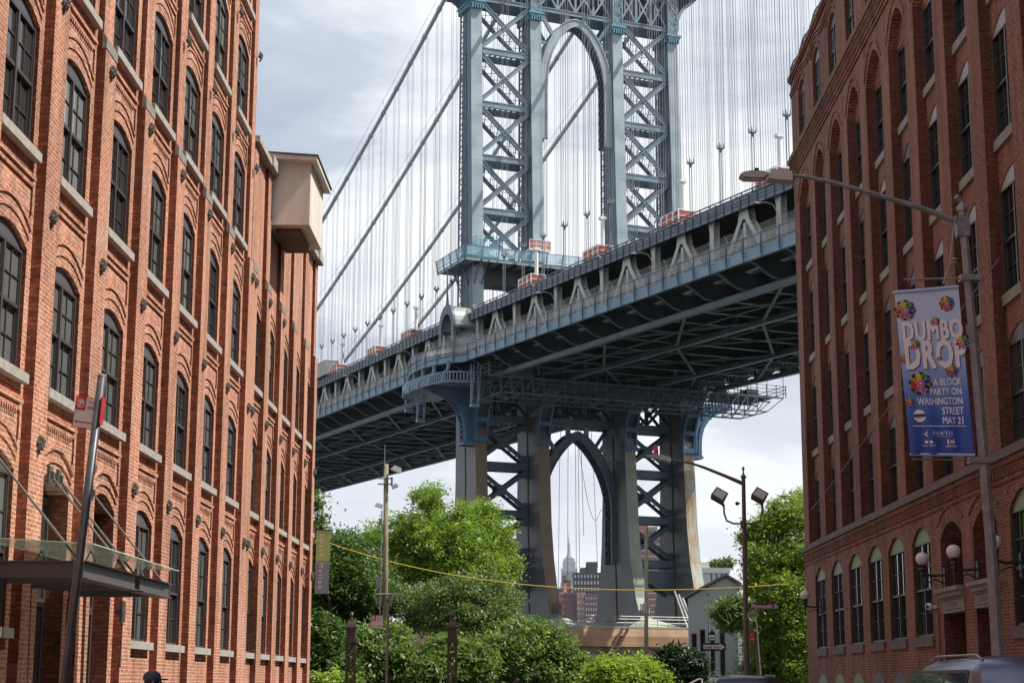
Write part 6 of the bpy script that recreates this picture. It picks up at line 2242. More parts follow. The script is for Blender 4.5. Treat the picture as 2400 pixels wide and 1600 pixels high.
# ---------------------------------------------------------------- parked cars
def car(name, label, x0, x1, y0, L_, H, body, glassm, rails=True):
    """two-box estate/SUV seen from behind, rear at y0"""
    T = thing(name, label, 'car', ((x0 + x1) / 2, y0 + L_ / 2, 0), 'cars parked along the right kerb')
    W_ = x1 - x0; xc = (x0 + x1) / 2
    # stations along the length: (y, bottom, belt, roof, half width at belt, half width at roof)
    st = [(0, .45, 1.02, 1.04, .46, .44), (.06, .38, 1.05, 1.10, .485, .45), (.12, .32, 1.08, 1.50, .49, .41), (.28, .28, 1.08, H - .10, .495, .40), (.55, .25, 1.07, H - .01, .5, .395), (1.2, .25, 1.06, H + .02, .5, .395),
          (2.2, .25, 1.05, H, .5, .395), (2.75, .25, 1.04, H - .06, .5, .39), (3.1, .25, 1.03, H - .25, .5, .40), (3.55, .25, 1.02, 1.05, .495, .45), (4.3, .28, .98, 1.0, .48, .42), (4.62, .34, .80, .86, .45, .38), (4.7, .42, .6, .62, .42, .36)]
    k_ = L_ / 4.7
    def sect(s):
        y, bo, be, ro, wb_, wr = s
        y = y0 + y * k_
        w1, w2 = wb_ * W_, wr * W_
        return [(xc - w1 * .96, y, bo), (xc - w1, y, bo + .25 * (be - bo)), (xc - w1, y, bo + .7 * (be - bo)), (xc - w1 * .985, y, be), (xc - w2 * 1.02, y, be + .86 * (ro - be)), (xc - w2 * .90, y, be + .97 * (ro - be)), (xc - w2 * .45, y, ro), (xc, y, ro + .015),
                (xc + w2 * .45, y, ro), (xc + w2 * .90, y, be + .97 * (ro - be)), (xc + w2 * 1.02, y, be + .86 * (ro - be)), (xc + w1 * .985, y, be), (xc + w1, y, bo + .7 * (be - bo)), (xc + w1, y, bo + .25 * (be - bo)), (xc + w1 * .96, y, bo)]
    b = MB()
    SS = [sect(s) for s in st]
    n = 15
    base = []
    for s in SS: base += s
    fs = []
    for i in range(len(SS) - 1):
        for k in range(n - 1):
            fs.append((i * n + k, i * n + k + 1, (i + 1) * n + k + 1, (i + 1) * n + k))
        fs.append((i * n + n - 1, i * n, (i + 1) * n, (i + 1) * n + n - 1))
    fs.append(tuple(range(n))); fs.append(tuple((len(SS) - 1) * n + k for k in range(n))[::-1])
    b.add(base, fs)
    bd = b.build('body', body, T, smooth=True)
    # side windows following the tumblehome
    def side(sx_, ya, yb, zlo, zhi, slopeA, slopeB, nm):
        b = MB()
        def xo(z, y): return xc + sx_ * (W_ * (.4925 + (.405 - .4925) * (z - 1.06) / (H - .12 - 1.06)) + .004)
        b.quad((xo(zlo, ya), y0 + ya * k_, zlo), (xo(zlo, yb), y0 + yb * k_, zlo), (xo(zhi, yb), y0 + (yb + slopeB) * k_, zhi), (xo(zhi, ya), y0 + (ya + slopeA) * k_, zhi))
        return b.build(nm, glassm, T)
    for sx_ in (-1, 1):
        for (ya, yb, sa, sb) in ((.45, 1.35, .14, 0), (1.45, 2.35, 0, 0), (2.45, 3.35, 0, -.5)):
            fr_ = MB()
            def xo(z): return xc + sx_ * (W_ * (.4925 + (.405 - .4925) * (z - 1.06) / (H - .12 - 1.06)) + .0025)
            fr_.quad((xo(1.10), y0 + (ya - .05) * k_, 1.10), (xo(1.10), y0 + (yb + .05) * k_, 1.10), (xo(H - .12), y0 + (yb + sb + .05) * k_, H - .12), (xo(H - .12), y0 + (ya + sa - .05) * k_, H - .12))
            fr_.build('window_seal', 'blackm', T)
            side(sx_, ya, yb, 1.14, H - .15, sa, sb, 'side_window')
    b = MB()
    b.quad((xc - W_ * .36, y0 + .128 * k_, 1.12), (xc + W_ * .36, y0 + .128 * k_, 1.12), (xc + W_ * .335, y0 + .30 * k_ - .03, H - .15), (xc - W_ * .335, y0 + .30 * k_ - .03, H - .15))
    b.build('rear_window', glassm, T)
    if rails:
        for sx_ in (-1, 1):
            b = MB(); xx = xc + sx_ * W_ * .335
            b.tube([(xx, y0 + .55 * k_, H - .03), (xx, y0 + .75 * k_, H + .02), (xx, y0 + 2.3 * k_, H + .025), (xx, y0 + 2.6 * k_, H - .02)], .014, 6)
            b.build('roof_rail', 'galv', T)
    for yy in (.95, 3.75):
        for sx_ in (-1, 1):
            xx = xc + sx_ * W_ * .44
            b = MB(); b.tube([(xx - .1, y0 + yy * k_, .34), (xx + .1, y0 + yy * k_, .34)], .34, 20); wh = b.build('wheel', 'blackm', T)
            b = MB(); b.tube([(xx - .105, y0 + yy * k_, .34), (xx + .105, y0 + yy * k_, .34)], .2, 14); b.build('rim', 'galv', wh)
    for sx_ in (-1, 1):
        b = MB(); xx = xc + sx_ * W_ * .44; b.box(xx - .06, xx + .06, y0 + .02, y0 + .12, .85, 1.2); b.build('tail_light', 'red', T)
    return T
M['paint_b'] = mat('grey blue car paint', (0.12, 0.13, 0.20), 0.22, 0.5, .8)
M['paint_k'] = mat('black car paint', (0.03, 0.025, 0.035), 0.2, 0.3, .8)
M['car_gl'] = mat('car glass', (0.03, 0.05, 0.09), 0.03, 0.0, 1.0)
car('parked_car', 'grey blue estate car with roof rails, nearest at the bottom right', 4.0, 5.95, 16.1, 4.9, 1.90, 'paint_b', 'car_gl')
car('parked_car', 'dark car further down the right kerb, only its roof showing', 4.3, 6.3, 42.0, 4.7, 1.81, 'paint_k', 'car_gl')
T = thing('handrail', 'bent silver handrail at the bottom edge, left of the dark car', 'handrail', (5.6, 66, 0))
b = MB(); b.tube([at(1580, 1620, 66), at(1638, 1590, 66), at(1645, 1590, 66), at(1647, 1640, 66)], .03, 7); b.tube([at(1600, 1640, 66), at(1600, 1612, 66)], .025, 6); b.build('pipe', 'white', T)

# ---------------------------------------------------------------- people
M['skin'] = mat('skin', (0.42, 0.24, 0.17), .6)
M['cap'] = mat('navy cap', (0.05, 0.06, 0.11), .85)
M['hair'] = mat('black hair', (0.015, 0.012, 0.012), .6)
M['shirt'] = mat('dark shirt', (0.06, 0.05, 0.07), .9)
M['jeans'] = mat('dark jeans', (0.04, 0.05, 0.09), .9)
def person(label, x, y, H, capm, facing=0.0, swing=.14):
    T = thing('person', label, 'person', (x, y, 0))
    k = H / 1.75
    bm = bpy.data.meshes.new('body')
    J = [(0, 0, .95), (0, 0, 1.15), (0, .01, 1.38), (0, 0, 1.5), (0, 0, 1.56), (0, .02, 1.63), (0, .01, 1.70),
         (.1, 0, .9), (.1, swing, .5), (.1, swing - .1, .08), (.1, swing + .08, .03), (-.1, 0, .9), (-.1, -swing, .5), (-.1, -swing - .16, .1), (-.1, -swing + .02, .03),
         (.18, 0, 1.42), (.24, -.06, 1.14), (.25, .06, .9), (.25, .1, .82), (-.18, 0, 1.42), (-.24, .06, 1.14), (-.25, .16, .93), (-.25, .2, .85)]
    Rr = [.15, .14, .165, .065, .06, .088, .075, .095, .068, .045, .035, .095, .068, .045, .035, .065, .045, .034, .028, .065, .045, .034, .028]
    E_ = [(0, 1), (1, 2), (2, 3), (3, 4), (4, 5), (5, 6), (0, 7), (7, 8), (8, 9), (9, 10), (0, 11), (11, 12), (12, 13), (13, 14), (2, 15), (15, 16), (16, 17), (17, 18), (2, 19), (19, 20), (20, 21), (21, 22)]
    def rot(p):
        c_, s_ = math.cos(facing), math.sin(facing)
        return (p[0] * k * c_ - p[1] * k * s_, p[0] * k * s_ + p[1] * k * c_, p[2] * k)
    V_ = [rot(p) for p in J]
    base = len(V_)
    # five fingers on each hand
    for h, wr in ((18, 17), (22, 21)):
        hx, hy, hz = J[h]
        for f in range(5):
            fx = hx + (-.01 if f else .0); off = (-.03 + .017 * f)
            p1 = (hx, hy + off, hz - .03 - .006 * (2 - abs(f - 2))); p2 = (hx - .008, hy + off * 1.1 + .006, hz - .065 - .012 * (2 - abs(f - 2)))
            i0 = len(V_); V_ += [rot(p1), rot(p2)]; E_ += [(h, i0), (i0, i0 + 1)]; Rr += [.010, .008]
    bm.from_pydata(V_, E_, [])
    bm.materials.append(M['skin'])
    o = bpy.data.objects.new('body', bm); S.collection.objects.link(o); o.parent = T
    md = o.modifiers.new('skin', 'SKIN')
    for i, sv in enumerate(bm.skin_vertices[0].data):
        sv.radius = (Rr[i] * k, Rr[i] * k)
        sv.use_root = (i == 0)
    ms = o.modifiers.new('sub', 'SUBSURF'); ms.levels = 1; ms.render_levels = 2
    def lp_(b, c, prof, nm, mt_, smooth=True, n=16):
        b.lathe(c, prof, n); return b.build(nm, mt_, T, smooth=smooth)
    c_, s_ = math.cos(facing), math.sin(facing)
    hz = H - .115 * k
    # clothes follow the trunk and legs
    b = MB(); b.lathe((x, y, .88 * k), [(.17 * k, 0), (.18 * k, .1 * k), (.165 * k, .28 * k), (.19 * k, .45 * k), (.20 * k, .52 * k), (.11 * k, .6 * k), (.075 * k, .62 * k)], 16); b.build('shirt', 'shirt', T, smooth=True)
    b = MB()
    for a_, c2 in ((7, 8), (8, 9), (11, 12), (12, 13)):
        pa, pc = Vector(V_[a_]) + Vector((x, y, 0)), Vector(V_[c2]) + Vector((x, y, 0))
        b.tube([pa, pc], [Rr[a_] * k * 1.15 + .01, Rr[c2] * k * 1.15 + .012], 12)
    b.build('trousers', 'jeans', T, smooth=True)
    # face
    b = MB()
    for sx_ in (-1, 1):
        px_, py_ = sx_ * .032 * k, .10 * k
        b.ball((x + px_ * c_ - py_ * s_, y + px_ * s_ + py_ * c_, hz + .0), .012 * k, 8)
    b.build('eye', 'ink', T, smooth=True)
    b = MB(); py_ = .115 * k; b.ball((x - py_ * s_, y + py_ * c_, hz - .03 * k), .017 * k, 8, 1.6); b.build('nose', 'skin', T, smooth=True)
    b = MB()
    for sx_ in (-1, 1):
        px_ = sx_ * .086 * k; b.ball((x + px_ * c_, y + px_ * s_, hz - .01 * k), .022 * k, 8, 1.4)
    b.build('ear', 'skin', T, smooth=True)
    if capm:
        b = MB(); b.lathe((x, y, hz + .015 * k), [(.112 * k, -.01), (.115 * k, .03 * k), (.10 * k, .075 * k), (.06 * k, .105 * k), (.001, .115 * k)], 18)
        b.prism([(-.08 * k, .09 * k), (.08 * k, .09 * k), (.06 * k, .19 * k), (-.06 * k, .19 * k)], lambda u, v, t: (x + u * c_ - v * s_, y + u * s_ + v * c_, t), hz + .01, hz + .03)
        b.build('cap', 'cap', T, smooth=False)
        b = MB(); b.lathe((x, y, hz - .06 * k), [(.09 * k, 0), (.1 * k, .05 * k), (.1 * k, .07 * k)], 14); b.build('hair', 'hair', T, smooth=True)
    else:
        b = MB(); b.lathe((x, y - .012, hz - .05 * k), [(.08 * k, -.02 * k), (.105 * k, .04 * k), (.112 * k, .09 * k), (.09 * k, .135 * k), (.05 * k, .158 * k), (.001, .165 * k)], 16); b.build('hair', 'hair', T, smooth=True)
person('person in a navy cap walking along the left pavement, only the head in view', -4.78, 22, 1.765, True, rad(-70))
person('dark haired person in the middle of the street at the bottom edge', -.30, 40, 1.70, False, rad(160))

# ================================================================ TREES AND SHRUBS
M['lf_dark'] = leaf_mat('dark leaves', (0.10, 0.165, 0.04), (0.06, 0.115, 0.03))
M['lf_loc'] = leaf_mat('locust leaves', (0.28, 0.38, 0.065), (0.10, 0.18, 0.035), .42)
M['lf_mid'] = leaf_mat('olive leaves', (0.19, 0.25, 0.09), (0.085, 0.135, 0.05))
M['lf_bush'] = leaf_mat('broad leaves', (0.20, 0.28, 0.085), (0.085, 0.145, 0.04))
M['lf_bright'] = leaf_mat('bright leaves', (0.33, 0.42, 0.06), (0.18, 0.28, 0.05), .4)
M['lf_yew'] = leaf_mat('yew needles', (0.035, 0.07, 0.025), (0.02, 0.045, 0.018), .15)
M['lf_right'] = leaf_mat('linden leaves', (0.29, 0.37, 0.07), (0.08, 0.14, 0.035), .42)
M['lf_cream'] = leaf_mat('cream flower heads', (0.75, 0.68, 0.45), (0.6, 0.55, 0.35), .2)
M['bark'] = mat('bark', (0.13, 0.105, 0.085), .9, var=.4, vscale=6)
def leafy(b, blobs, n, size, clump=.55, droop=0.0, elong=1.6, seed=1, per=26, shell=.55):
    rnd = random.Random(seed)
    tot = sum(r[0] * r[2] for c, r in blobs)
    for c, r in blobs:
        k = int(n * r[0] * r[2] / tot / per)
        for _ in range(max(2, k)):
            while True:
                d = Vector((rnd.uniform(-1, 1), rnd.uniform(-1, 1), rnd.uniform(-1, 1)))
                if .05 < d.length < 1: break
            d.normalize()
            rr = shell + (1 - shell) * rnd.random() if rnd.random() < .8 else rnd.random() * shell
            rr *= 1 + .18 * rnd.random()
            cc = Vector((c[0] + d.x * r[0] * rr, c[1] + d.y * r[1] * rr, c[2] + d.z * r[2] * rr))
            cs = clump * rnd.uniform(.5, 1.25)
            for _ in range(per):
                p = cc + Vector((rnd.gauss(0, cs * .5), rnd.gauss(0, cs * .5), rnd.gauss(0, cs * .33)))
                if p.z < .15: continue
                s = size * rnd.uniform(.6, 1.3)
                nv = Vector((rnd.gauss(0, .55), rnd.gauss(0, .55), rnd.uniform(.35, 1.0))).normalized()
                a = nv.orthogonal().normalized()
                ang = rnd.uniform(0, 6.283)
                bb = nv.cross(a)
                u = (a * math.cos(ang) + bb * math.sin(ang)); v = nv.cross(u)
                if droop: u = (u + Vector((0, 0, -droop))).normalized(); v = nv.cross(u).normalized()
                L_ = s * elong
                b.add([p - u * L_ * .5, p + v * s * .36, p + u * L_ * .5, p - v * s * .36], [(0, 1, 2, 3)])
def tree(name, label, cat, base, blobs, mt_, n, size, trunk_r=.22, group=None, top=None, **k):
    T = thing(name, label, cat, tuple(base), group)
    b = MB()
    leafy(b, blobs, n, size, **k)
    b.build('crown' if cat == 'tree' else 'foliage', mt_, T)
    b = MB()
    rnd = random.Random(k.get('seed', 1) + 99)
    hub = Vector(base) + Vector((0, 0, top if top else min(c[2] for c, r in blobs)))
    b.tube([tuple(base), tuple(Vector(base).lerp(hub, .5) + Vector((.1, 0, 0))), tuple(hub)], [trunk_r * 1.25, trunk_r, trunk_r * .75], 9)
    for c, r in blobs:
        c = Vector(c)
        m1 = hub.lerp(c, .5) + Vector((rnd.uniform(-.3, .3), 0, -.3))
        b.tube([hub, m1, c], [trunk_r * .5, trunk_r * .33, trunk_r * .12], 6)
        for _ in range(5):
            d = Vector((rnd.gauss(0, 1), rnd.gauss(0, 1), rnd.gauss(.2, .8))).normalized()
            e = c + Vector((d.x * r[0], d.y * r[1], d.z * r[2])) * .85
            b.tube([m1.lerp(c, .6), e], [trunk_r * .16, .012], 4, cap=False)
    b.build('trunk', 'bark', T)
    return T
def PB(Y, *items):
    """blobs from photo pixels: (px, py, rx_px, rz_px[, depth offset]) at distance Y"""
    out_ = []
    for it in items:
        px, py, rx, rz = it[:4]
        y = Y + (it[4] if len(it) > 4 else 0)
        c = at(px, py, y); f = y / FPX
        out_.append((tuple(c), (rx * f, max(rx, rz) * f * .9, rz * f)))
    return out_
tree('locust_tree', 'tall bright green locust tree left of the bridge tower', 'tree', (-4.6, 92, 0),
     PB(92, (1010, 1175, 42, 45), (1000, 1240, 100, 50), (940, 1290, 75, 60), (1080, 1215, 42, 40, -1), (1130, 1195, 32, 32), (1060, 1275, 90, 60, -2), (1150, 1250, 55, 50), (1170, 1310, 50, 50), (1100, 1340, 95, 55, -2), (960, 1350, 80, 50, -1), (880, 1250, 26, 30), (865, 1262, 18, 22, 1), (1190, 1345, 22, 20), (1020, 1310, 60, 60, 2)),
     'lf_loc', 62000, .11, .26, clump=.5, seed=3, per=34, elong=2.0, shell=.5)
tree('broadleaf_tree', 'dark dense tree beside the green and grey gallery banner', 'tree', (-9.6, 84, 0),
     PB(84, (790, 1300, 55, 60), (830, 1290, 45, 45, 2), (760, 1380, 55, 60), (830, 1370, 65, 60), (770, 1450, 60, 60, 1), (850, 1440, 55, 50, 1), (880, 1360, 35, 60, 2), (740, 1330, 22, 45, -2)),
     'lf_dark', 46000, .13, .24, clump=.6, seed=5, per=30, shell=.35)
tree('broadleaf_tree', 'olive green tree in front of the locust tree, left of the tower foot', 'tree', (-1.2, 82, 0),
     PB(82, (1060, 1395, 70, 50), (1130, 1400, 75, 55, 1), (1180, 1420, 40, 45, 2), (990, 1430, 60, 50, 2), (1080, 1450, 90, 50), (920, 1410, 45, 45, 3), (1150, 1450, 50, 40)),
     'lf_mid', 46000, .105, .17, clump=.42, seed=6, per=30)
for i, (lab, y, items, n, sd) in enumerate((
    ('broad leaved bush right of the nearer gate post', 72, ((850, 1520, 55, 45), (900, 1500, 60, 40, 1), (940, 1560, 55, 45), (860, 1585, 60, 35), (820, 1590, 40, 30, 1)), 14000, 8),
    ('broad leaved bush behind the lone gate post', 72, ((1060, 1545, 70, 55), (1020, 1580, 60, 40, -1), (1110, 1560, 50, 50)), 11000, 9),
    ('large sloping broad leaved bush before the pier', 76, ((1220, 1495, 70, 45), (1280, 1520, 60, 50), (1180, 1540, 80, 60, -1), (1330, 1560, 38, 40), (1270, 1580, 80, 40)), 17000, 10),
    ('dark leafy bush at the foot of the brick wing', 70, ((760, 1500, 40, 60), (780, 1570, 50, 40), (750, 1560, 30, 60)), 8000, 11))):
    tree('bush', lab, 'bush', (PB(y, items[0])[0][0][0], y, 0), PB(y, *items), 'lf_bush' if i < 3 else 'lf_dark', int(n * 1.8), .125, .07, 'bushes in front of the park', clump=.45, seed=sd, elong=2.0, top=.8, per=22)
tree('bush', 'bright yellow green bush in the middle, before the pier', 'bush', (4.0, 70, 0), PB(70, (1440, 1580, 60, 38), (1500, 1575, 50, 34, 1), (1400, 1600, 40, 30), (1540, 1600, 30, 28)), 'lf_bright', 20000, .11, .06, 'bushes in front of the park', clump=.4, seed=12, top=.6)
tree('yew_hedge', 'dark green feathery shrub between the bright bush and the grey building', 'bush', (6.2, 80, 0), PB(80, (1575, 1560, 45, 42), (1620, 1570, 35, 45), (1550, 1580, 30, 30)), 'lf_yew', 14000, .12, .06, 'bushes in front of the park', clump=.35, seed=13, elong=3.0, top=.6)
tree('linden_tree', 'large sunlit tree behind the corner lamp pole and the dark factory', 'tree', (11.6, 82, 0),
     PB(82, (1840, 1215, 55, 50), (1890, 1200, 40, 50, 1), (1790, 1250, 50, 40), (1782, 1310, 34, 45, -1), (1830, 1310, 80, 60), (1890, 1330, 60, 70), (1776, 1370, 28, 40), (1822, 1400, 72, 65, -1), (1800, 1480, 62, 60), (1860, 1470, 70, 70), (1790, 1560, 56, 50), (1860, 1570, 70, 50), (1745, 1262, 14, 18)),
     'lf_right', 70000, .115, .26, clump=.48, seed=14, per=34, shell=.5)
tree('willow_branch_tree', 'drooping branch of narrow leaves in front of the grey building', 'tree', (9.6, 74, 0),
     PB(74, (1702, 1428, 18, 14), (1706, 1455, 14, 20), (1684, 1436, 10, 12), (1724, 1412, 14, 16), (1740, 1440, 12, 34)),
     'lf_mid', 3000, .11, .10, clump=.45, seed=15, droop=.8, elong=3.2)
tree('street_tree', 'wispy overhanging branches at the corner of the brick wing under the deck', 'tree', (-9.4, 70, 0),
     PB(70, (745, 1180, 14, 22), (752, 1230, 12, 26), (742, 1280, 14, 30)), 'lf_mid', 1300, .13, .12, clump=.4, seed=16, top=5.0, droop=.5)
# cream flowers at the foot of the brick wing
T = thing('flowering_shrub', 'low shrub with cream flower heads at the bottom beside the brick wing', 'bush', (-6.8, 66, 0))
b = MB(); leafy(b, PB(66, (760, 1600, 40, 26), (810, 1605, 40, 22)), 2400, .13, clump=.3, seed=21); b.build('foliage', 'lf_bright', T)
b = MB()
for (px, py) in ((735, 1585), (748, 1588), (765, 1592), (783, 1598), (800, 1600)):
    c = at(px, py, 65.6)
    for k in range(10):
        b.ball((c.x + random.gauss(0, .04), c.y + random.gauss(0, .04), c.z + random.gauss(0, .05)), .04, 6)
build_split(b, 'flower', 'lf_cream', T, tol=.05)

# ================================================================ BUILDINGS BEYOND
M['gwall'] = mat('grey blue render', (0.36, 0.39, 0.40), .9, var=.12, vscale=.6)
T = thing('grey_building', 'low grey rendered building with a sloping roof and tall narrow windows', 'building', (13, 95, 0))
b = MB()
gx0, gx1, gy0 = 8.2, 10.75, 90.0
sk = lambda u, v, t: (u + (t - gy0) * .1, t, v)
b.prism([(gx0, 0), (gx1, 0), (gx1, 6.72), (10.2, 7.05), (gx0, 5.95)], sk, gy0, gy0 + 26)
b.prism([(gx1, 0), (17, 0), (17, 6), (gx1, 6)], sk, gy0 + .6, gy0 + 26)
b.build('wall', 'gwall', T)
b = MB(); b.prism([(gx0 - .15, 5.94), (10.2, 7.10), (11.0, 6.6), (11.0, 6.75), (10.2, 7.24), (gx0 - .15, 6.06)], sk, gy0 - .15, gy0 + 26); b.build('roof', 'stone_d', T)
b = MB(); b.box(gx1 + .003, 10.95, gy0 - .05, gy0 + .3, 0, 6.3); b.build('downpipe', 'white', T)
f0 = None
for (px, z0, z1) in ((1627, 2.3, 4.15), (1647, 1.9, 4.35), (1669, 2.0, 4.3), (1693, 2.0, 4.3), (1628, .6, 2.0), (1649, .4, 1.6), (1671, .4, 1.6)):
    x = at(px, 1500, gy0).x
    b = MB(); b.box(x - .13, x + .13, gy0 - .02, gy0 + .02, z0, z1); fo = b.build('window', 'frame_d', T)
    b = MB(); b.box(x - .10, x + .10, gy0 - .03, gy0 - .021, z0 + .05, z1 - .05); b.build('pane', 'glass_r', fo)
    b = MB(); b.box(x - .17, x + .17, gy0 - .08, gy0, z0 - .08, z0 - .003); b.build('sill', 'gwall', fo)
# white lean-to frame to the right of it
T = thing('conservatory', 'glazed greenhouse frame with white bars behind the corner tree', 'greenhouse', (14, 88, 0))
b = MB()
for k in range(5): b.box(11.3 + k * 1.4, 11.37 + k * 1.4, 87.9, 88.0, 0, 4.6)
for z in (2.6, 4.55): b.box(11.3, 17, 87.9, 88.0, z, z + .08)
fr_ = b.build('frame', 'white', T)
b = MB(); b.box(11.3, 17, 88.02, 88.05, 0, 4.5); b.build('glass', 'glass_r', T)

def tower_block(name, label, X0, X1, Y, Z1, wallm, winm, cols, rows, depth=14, z0=0, wfrac=.5, hfrac=.45, band=None, roofbox=None, group=None, skip=None, wname='window'):
    T = thing(name, label, 'building', ((X0 + X1) / 2, Y + depth / 2, 0), group)
    b = MB(); b.box(X0, X1, Y, Y + depth, 0, Z1)
    if roofbox:
        for (a, c, h) in roofbox: b.box(X0 + (X1 - X0) * a, X0 + (X1 - X0) * c, Y + 2, Y + depth - 2, Z1, Z1 + h)
    b.box(X0 - .2, X1 + .2, Y - .2, Y + depth + .2, Z1 - .6, Z1 + .3)
    b.build('wall', wallm, T)
    cw = (X1 - X0) / cols; rh = (Z1 - z0) / rows
    n = 0; rest = MB(); proto_ = None
    for r in range(rows):
        for c in range(cols):
            if skip and skip(r, c): continue
            xa = X0 + cw * (c + .5 - wfrac / 2); za = z0 + rh * (r + .28)
            if n < 99:
                if proto_ is None:
                    bb = MB(); bb.box(xa, xa + cw * wfrac, Y - .06, Y + .05, za, za + rh * hfrac); proto_ = bb.build(wname, winm, T); px0, pz0 = xa, za; o = proto_
                else:
                    o = proto_.copy(); S.collection.objects.link(o); o.parent = T
                o.location = (xa - px0, 0, za - pz0)
                n += 1
            else:
                rest.box(xa, xa + cw * wfrac, Y - .06, Y + .05, za, za + rh * hfrac)
    if rest.v: tag(rest.build(wname, winm, T), kind='stuff')
    if band:
        b = MB()
        for r in range(1, rows + 1): b.box(X0 - .12, X1 + .12, Y - .12, Y + depth + .12, z0 + rh * r - .28, z0 + rh * r)
        b.build('floor_band', band, T)
    # side windows on the left flank catch the eye from a step aside
    return T
M['brk_far'] = mat('brown housing brick', (0.30, 0.165, 0.115), .9, var=.15, vscale=.3)
M['brk_pink'] = mat('pink housing brick', (0.55, 0.30, 0.23), .9, var=.12, vscale=.3)
M['brk_plum'] = mat('plum housing brick', (0.21, 0.125, 0.125), .9, var=.12, vscale=.3)
M['dark_far'] = mat('dark brown facade', (0.10, 0.08, 0.085), .9, var=.15, vscale=.3)
M['win_far'] = mat('far window', (0.10, 0.13, 0.17), .15)
M['win_lite'] = mat('pale far window', (0.42, 0.50, 0.58), .2)
M['lime'] = mat('pale limestone tower', (0.36, 0.37, 0.39), .9)
M['cream_f'] = mat('pale far render', (0.60, 0.58, 0.56), .9)
def Xat(px, Y): return at(px, 1500, Y).x
def Zat(py, Y): return at(1242, py, Y).z
Y = 760
tower_block('housing_tower', 'brown brick housing tower with pale floor bands, left of the tower foot', Xat(1120, Y), Xat(1216, Y), Y, Zat(1262, Y), 'brk_far', 'win_far', 9, 24, 18, band='cream_f', roofbox=[(.4, .8, 5)], group='brown housing towers beyond the river')
tower_block('housing_tower', 'brown brick housing tower with pale floor bands, seen through the right tower bay', Xat(1487, Y), Xat(1560, Y), Y, Zat(1245, Y), 'brk_far', 'win_far', 8, 25, 18, band='cream_f', roofbox=[(.1, .5, 5)], group='brown housing towers beyond the river')
Y = 900
tower_block('apartment_tower', 'dark grey apartment block with pale windows, right of the pointed skyscraper', Xat(1345, Y), Xat(1414, Y), Y, Zat(1342, Y), 'dark_far', 'win_lite', 9, 17, 20, wfrac=.42, hfrac=.5, roofbox=[(.25, .48, 3), (.45, .82, 6)])
Y = 700
tower_block('apartment_tower', 'pink brick apartment block with plum coloured side in the middle of the arch', Xat(1313, Y), Xat(1331, Y), Y, Zat(1388, Y), 'brk_pink', 'win_far', 3, 14, 14, roofbox=[(.5, .9, 4)])
tower_block('apartment_tower', 'plum brick apartment block in the middle of the arch, before the skyscraper', Xat(1324, Y - 10), Xat(1352, Y - 10), Y - 10, Zat(1389, Y - 10), 'brk_plum', 'win_far', 5, 14, 12)
tower_block('apartment_tower', 'pink balconied apartment block in the arch, right of the plum block', Xat(1352, Y - 14), Xat(1372, Y - 14), Y - 14, Zat(1389, Y - 14), 'brk_pink', 'win_lite', 2, 15, 12, wfrac=.75, hfrac=.4)
tower_block('apartment_tower', 'plum and pale apartment block at the right of the arch', Xat(1372, Y - 20), Xat(1412, Y - 20), Y - 20, Zat(1394, Y - 20), 'brk_plum', 'win_lite', 7, 16, 12, wfrac=.4)
tower_block('apartment_tower', 'pink and brown apartment top rising behind the plum blocks', Xat(1308, Y + 40), Xat(1340, Y + 40), Y + 40, Zat(1380, Y + 40), 'brk_plum', 'win_far', 5, 15, 14, roofbox=[(.35, .6, 6), (.5, .95, 4)])
tower_block('apartment_tower', 'low distant grey block at the left foot of the arch', Xat(1295, Y + 60), Xat(1318, Y + 60), Y + 60, Zat(1388, Y + 60), 'dark_far', 'win_lite', 4, 14, 14)
Y = 300
T = tower_block('apartment_building', 'white apartment building with balconies and a roof garden, right of the tower', Xat(1641, Y), Xat(1712, Y), Y, Zat(1333, Y), 'cream_f', 'win_far', 6, 7, 14, wfrac=.35, hfrac=.5, skip=lambda r, c: c in (1,), roofbox=[(.05, .38, 1.4)])
b = MB()
for r in range(5):
    z = 4 + r * 2.6
    b.box(Xat(1676, Y), Xat(1700, Y), Y - 1.2, Y - .1, z, z + .15); b.box(Xat(1676, Y), Xat(1700, Y), Y - 1.2, Y - 1.14, z + .15, z + 1.0)
b.build('balcony', 'galv', T)
b = MB(); leafy(b, PB(305, (1680, 1322, 14, 9), (1706, 1322, 10, 9)), 1200, .5, clump=1.0, seed=31)
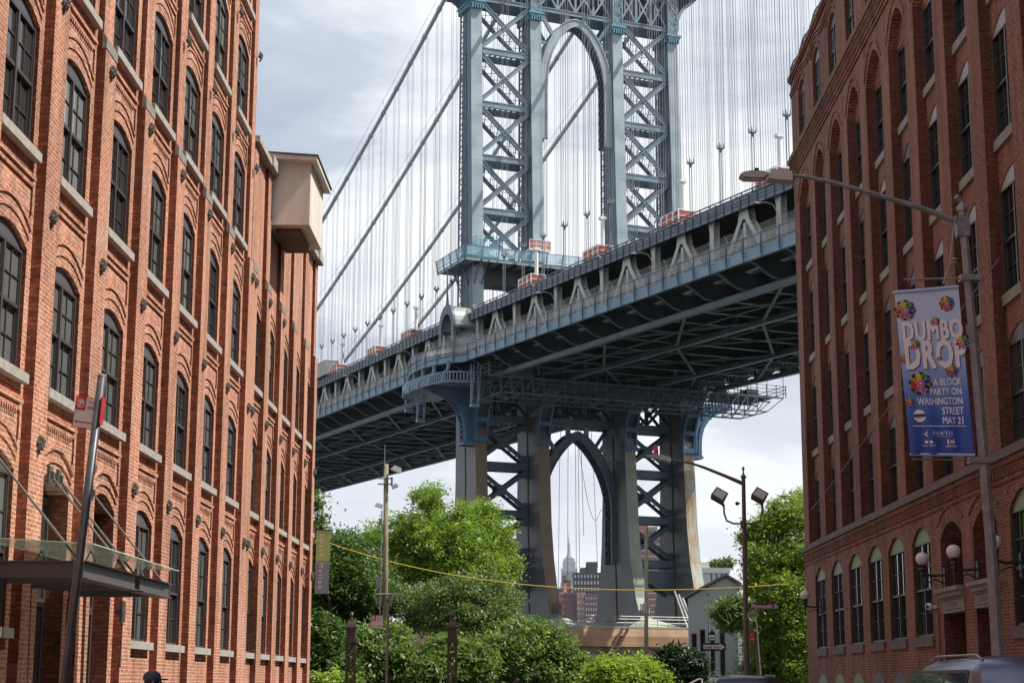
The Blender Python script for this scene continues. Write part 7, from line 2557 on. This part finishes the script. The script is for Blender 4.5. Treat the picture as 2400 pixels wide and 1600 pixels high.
tag(b.build('roof_plants', 'lf_mid', loc=tuple(at(1690, 1330, 305))), 'tufts of green roof garden shrubs on top of the white apartment building', 'shrubs')
# the pointed skyscraper
Y = 5100
px2m = Y / FPX
T = thing('skyscraper', 'tall pale stepped skyscraper with a needle mast, framed by the lower arch', 'skyscraper', (Xat(1334, Y), Y, 0))
xc = Xat(1334.3, Y)
b = MB()
for (hw, zpx) in ((22.5, 1420), (20.5, 1365), (19.0, 1332), (15.0, 1315), (12.5, 1308), (8.5, 1305)):
    h = hw * px2m * .98
    b.box(xc - h, xc + h, Y - h * .7, Y + h * .7, 0, Zat(zpx, Y))
b.build('shaft', 'lime', T)
b = MB()
def cone(z0, r0, z1, r1): b.lathe((xc, Y, 0), [(r0 * px2m, Zat(z0, Y)), (r1 * px2m, Zat(z1, Y))], 12)
cone(1308, 6.5, 1296, 4.0); cone(1296, 4.0, 1276, 3.2); cone(1276, 3.4, 1270, 1.8); cone(1270, 1.3, 1258, 1.0); cone(1258, .7, 1243, .25)
b.build('mast', 'lime', T)
M['lime_w'] = mat('window strip', (0.17, 0.19, 0.22), .6)
sp_ = None
for k in range(-9, 10):
    if k in (-5, 5): continue
    xx = xc + k * 2.0 * px2m
    top = 1334 if abs(k) < 8 else 1366
    b = MB(); h = (19.0 if abs(k) < 8 else 20.5) * px2m * .98 * .7
    b.box(xx - .55 * px2m, xx + .55 * px2m, Y - h - .8, Y - h + .5, 0, Zat(top + 4, Y))
    b.build('window_strip', 'lime_w', T)
# air between here and the skyline
SX = 2600
b = MB(); b.box(-SX, SX, -230, 5400, -2.0, 480.0)
hz_ = bpy.data.materials.new('air'); hz_.use_nodes = True
t = hz_.node_tree; t.nodes.clear()
o_ = t.nodes.new('ShaderNodeOutputMaterial'); v_ = t.nodes.new('ShaderNodeVolumePrincipled')
v_.inputs['Color'].default_value = (0.80, 0.88, 1.0, 1); v_.inputs['Density'].default_value = 0.00004; v_.inputs['Anisotropy'].default_value = 0.2
t.links.new(v_.outputs[0], o_.inputs['Volume'])
if HAZE:
    tag(b.build('haze', hz_), kind='stuff')
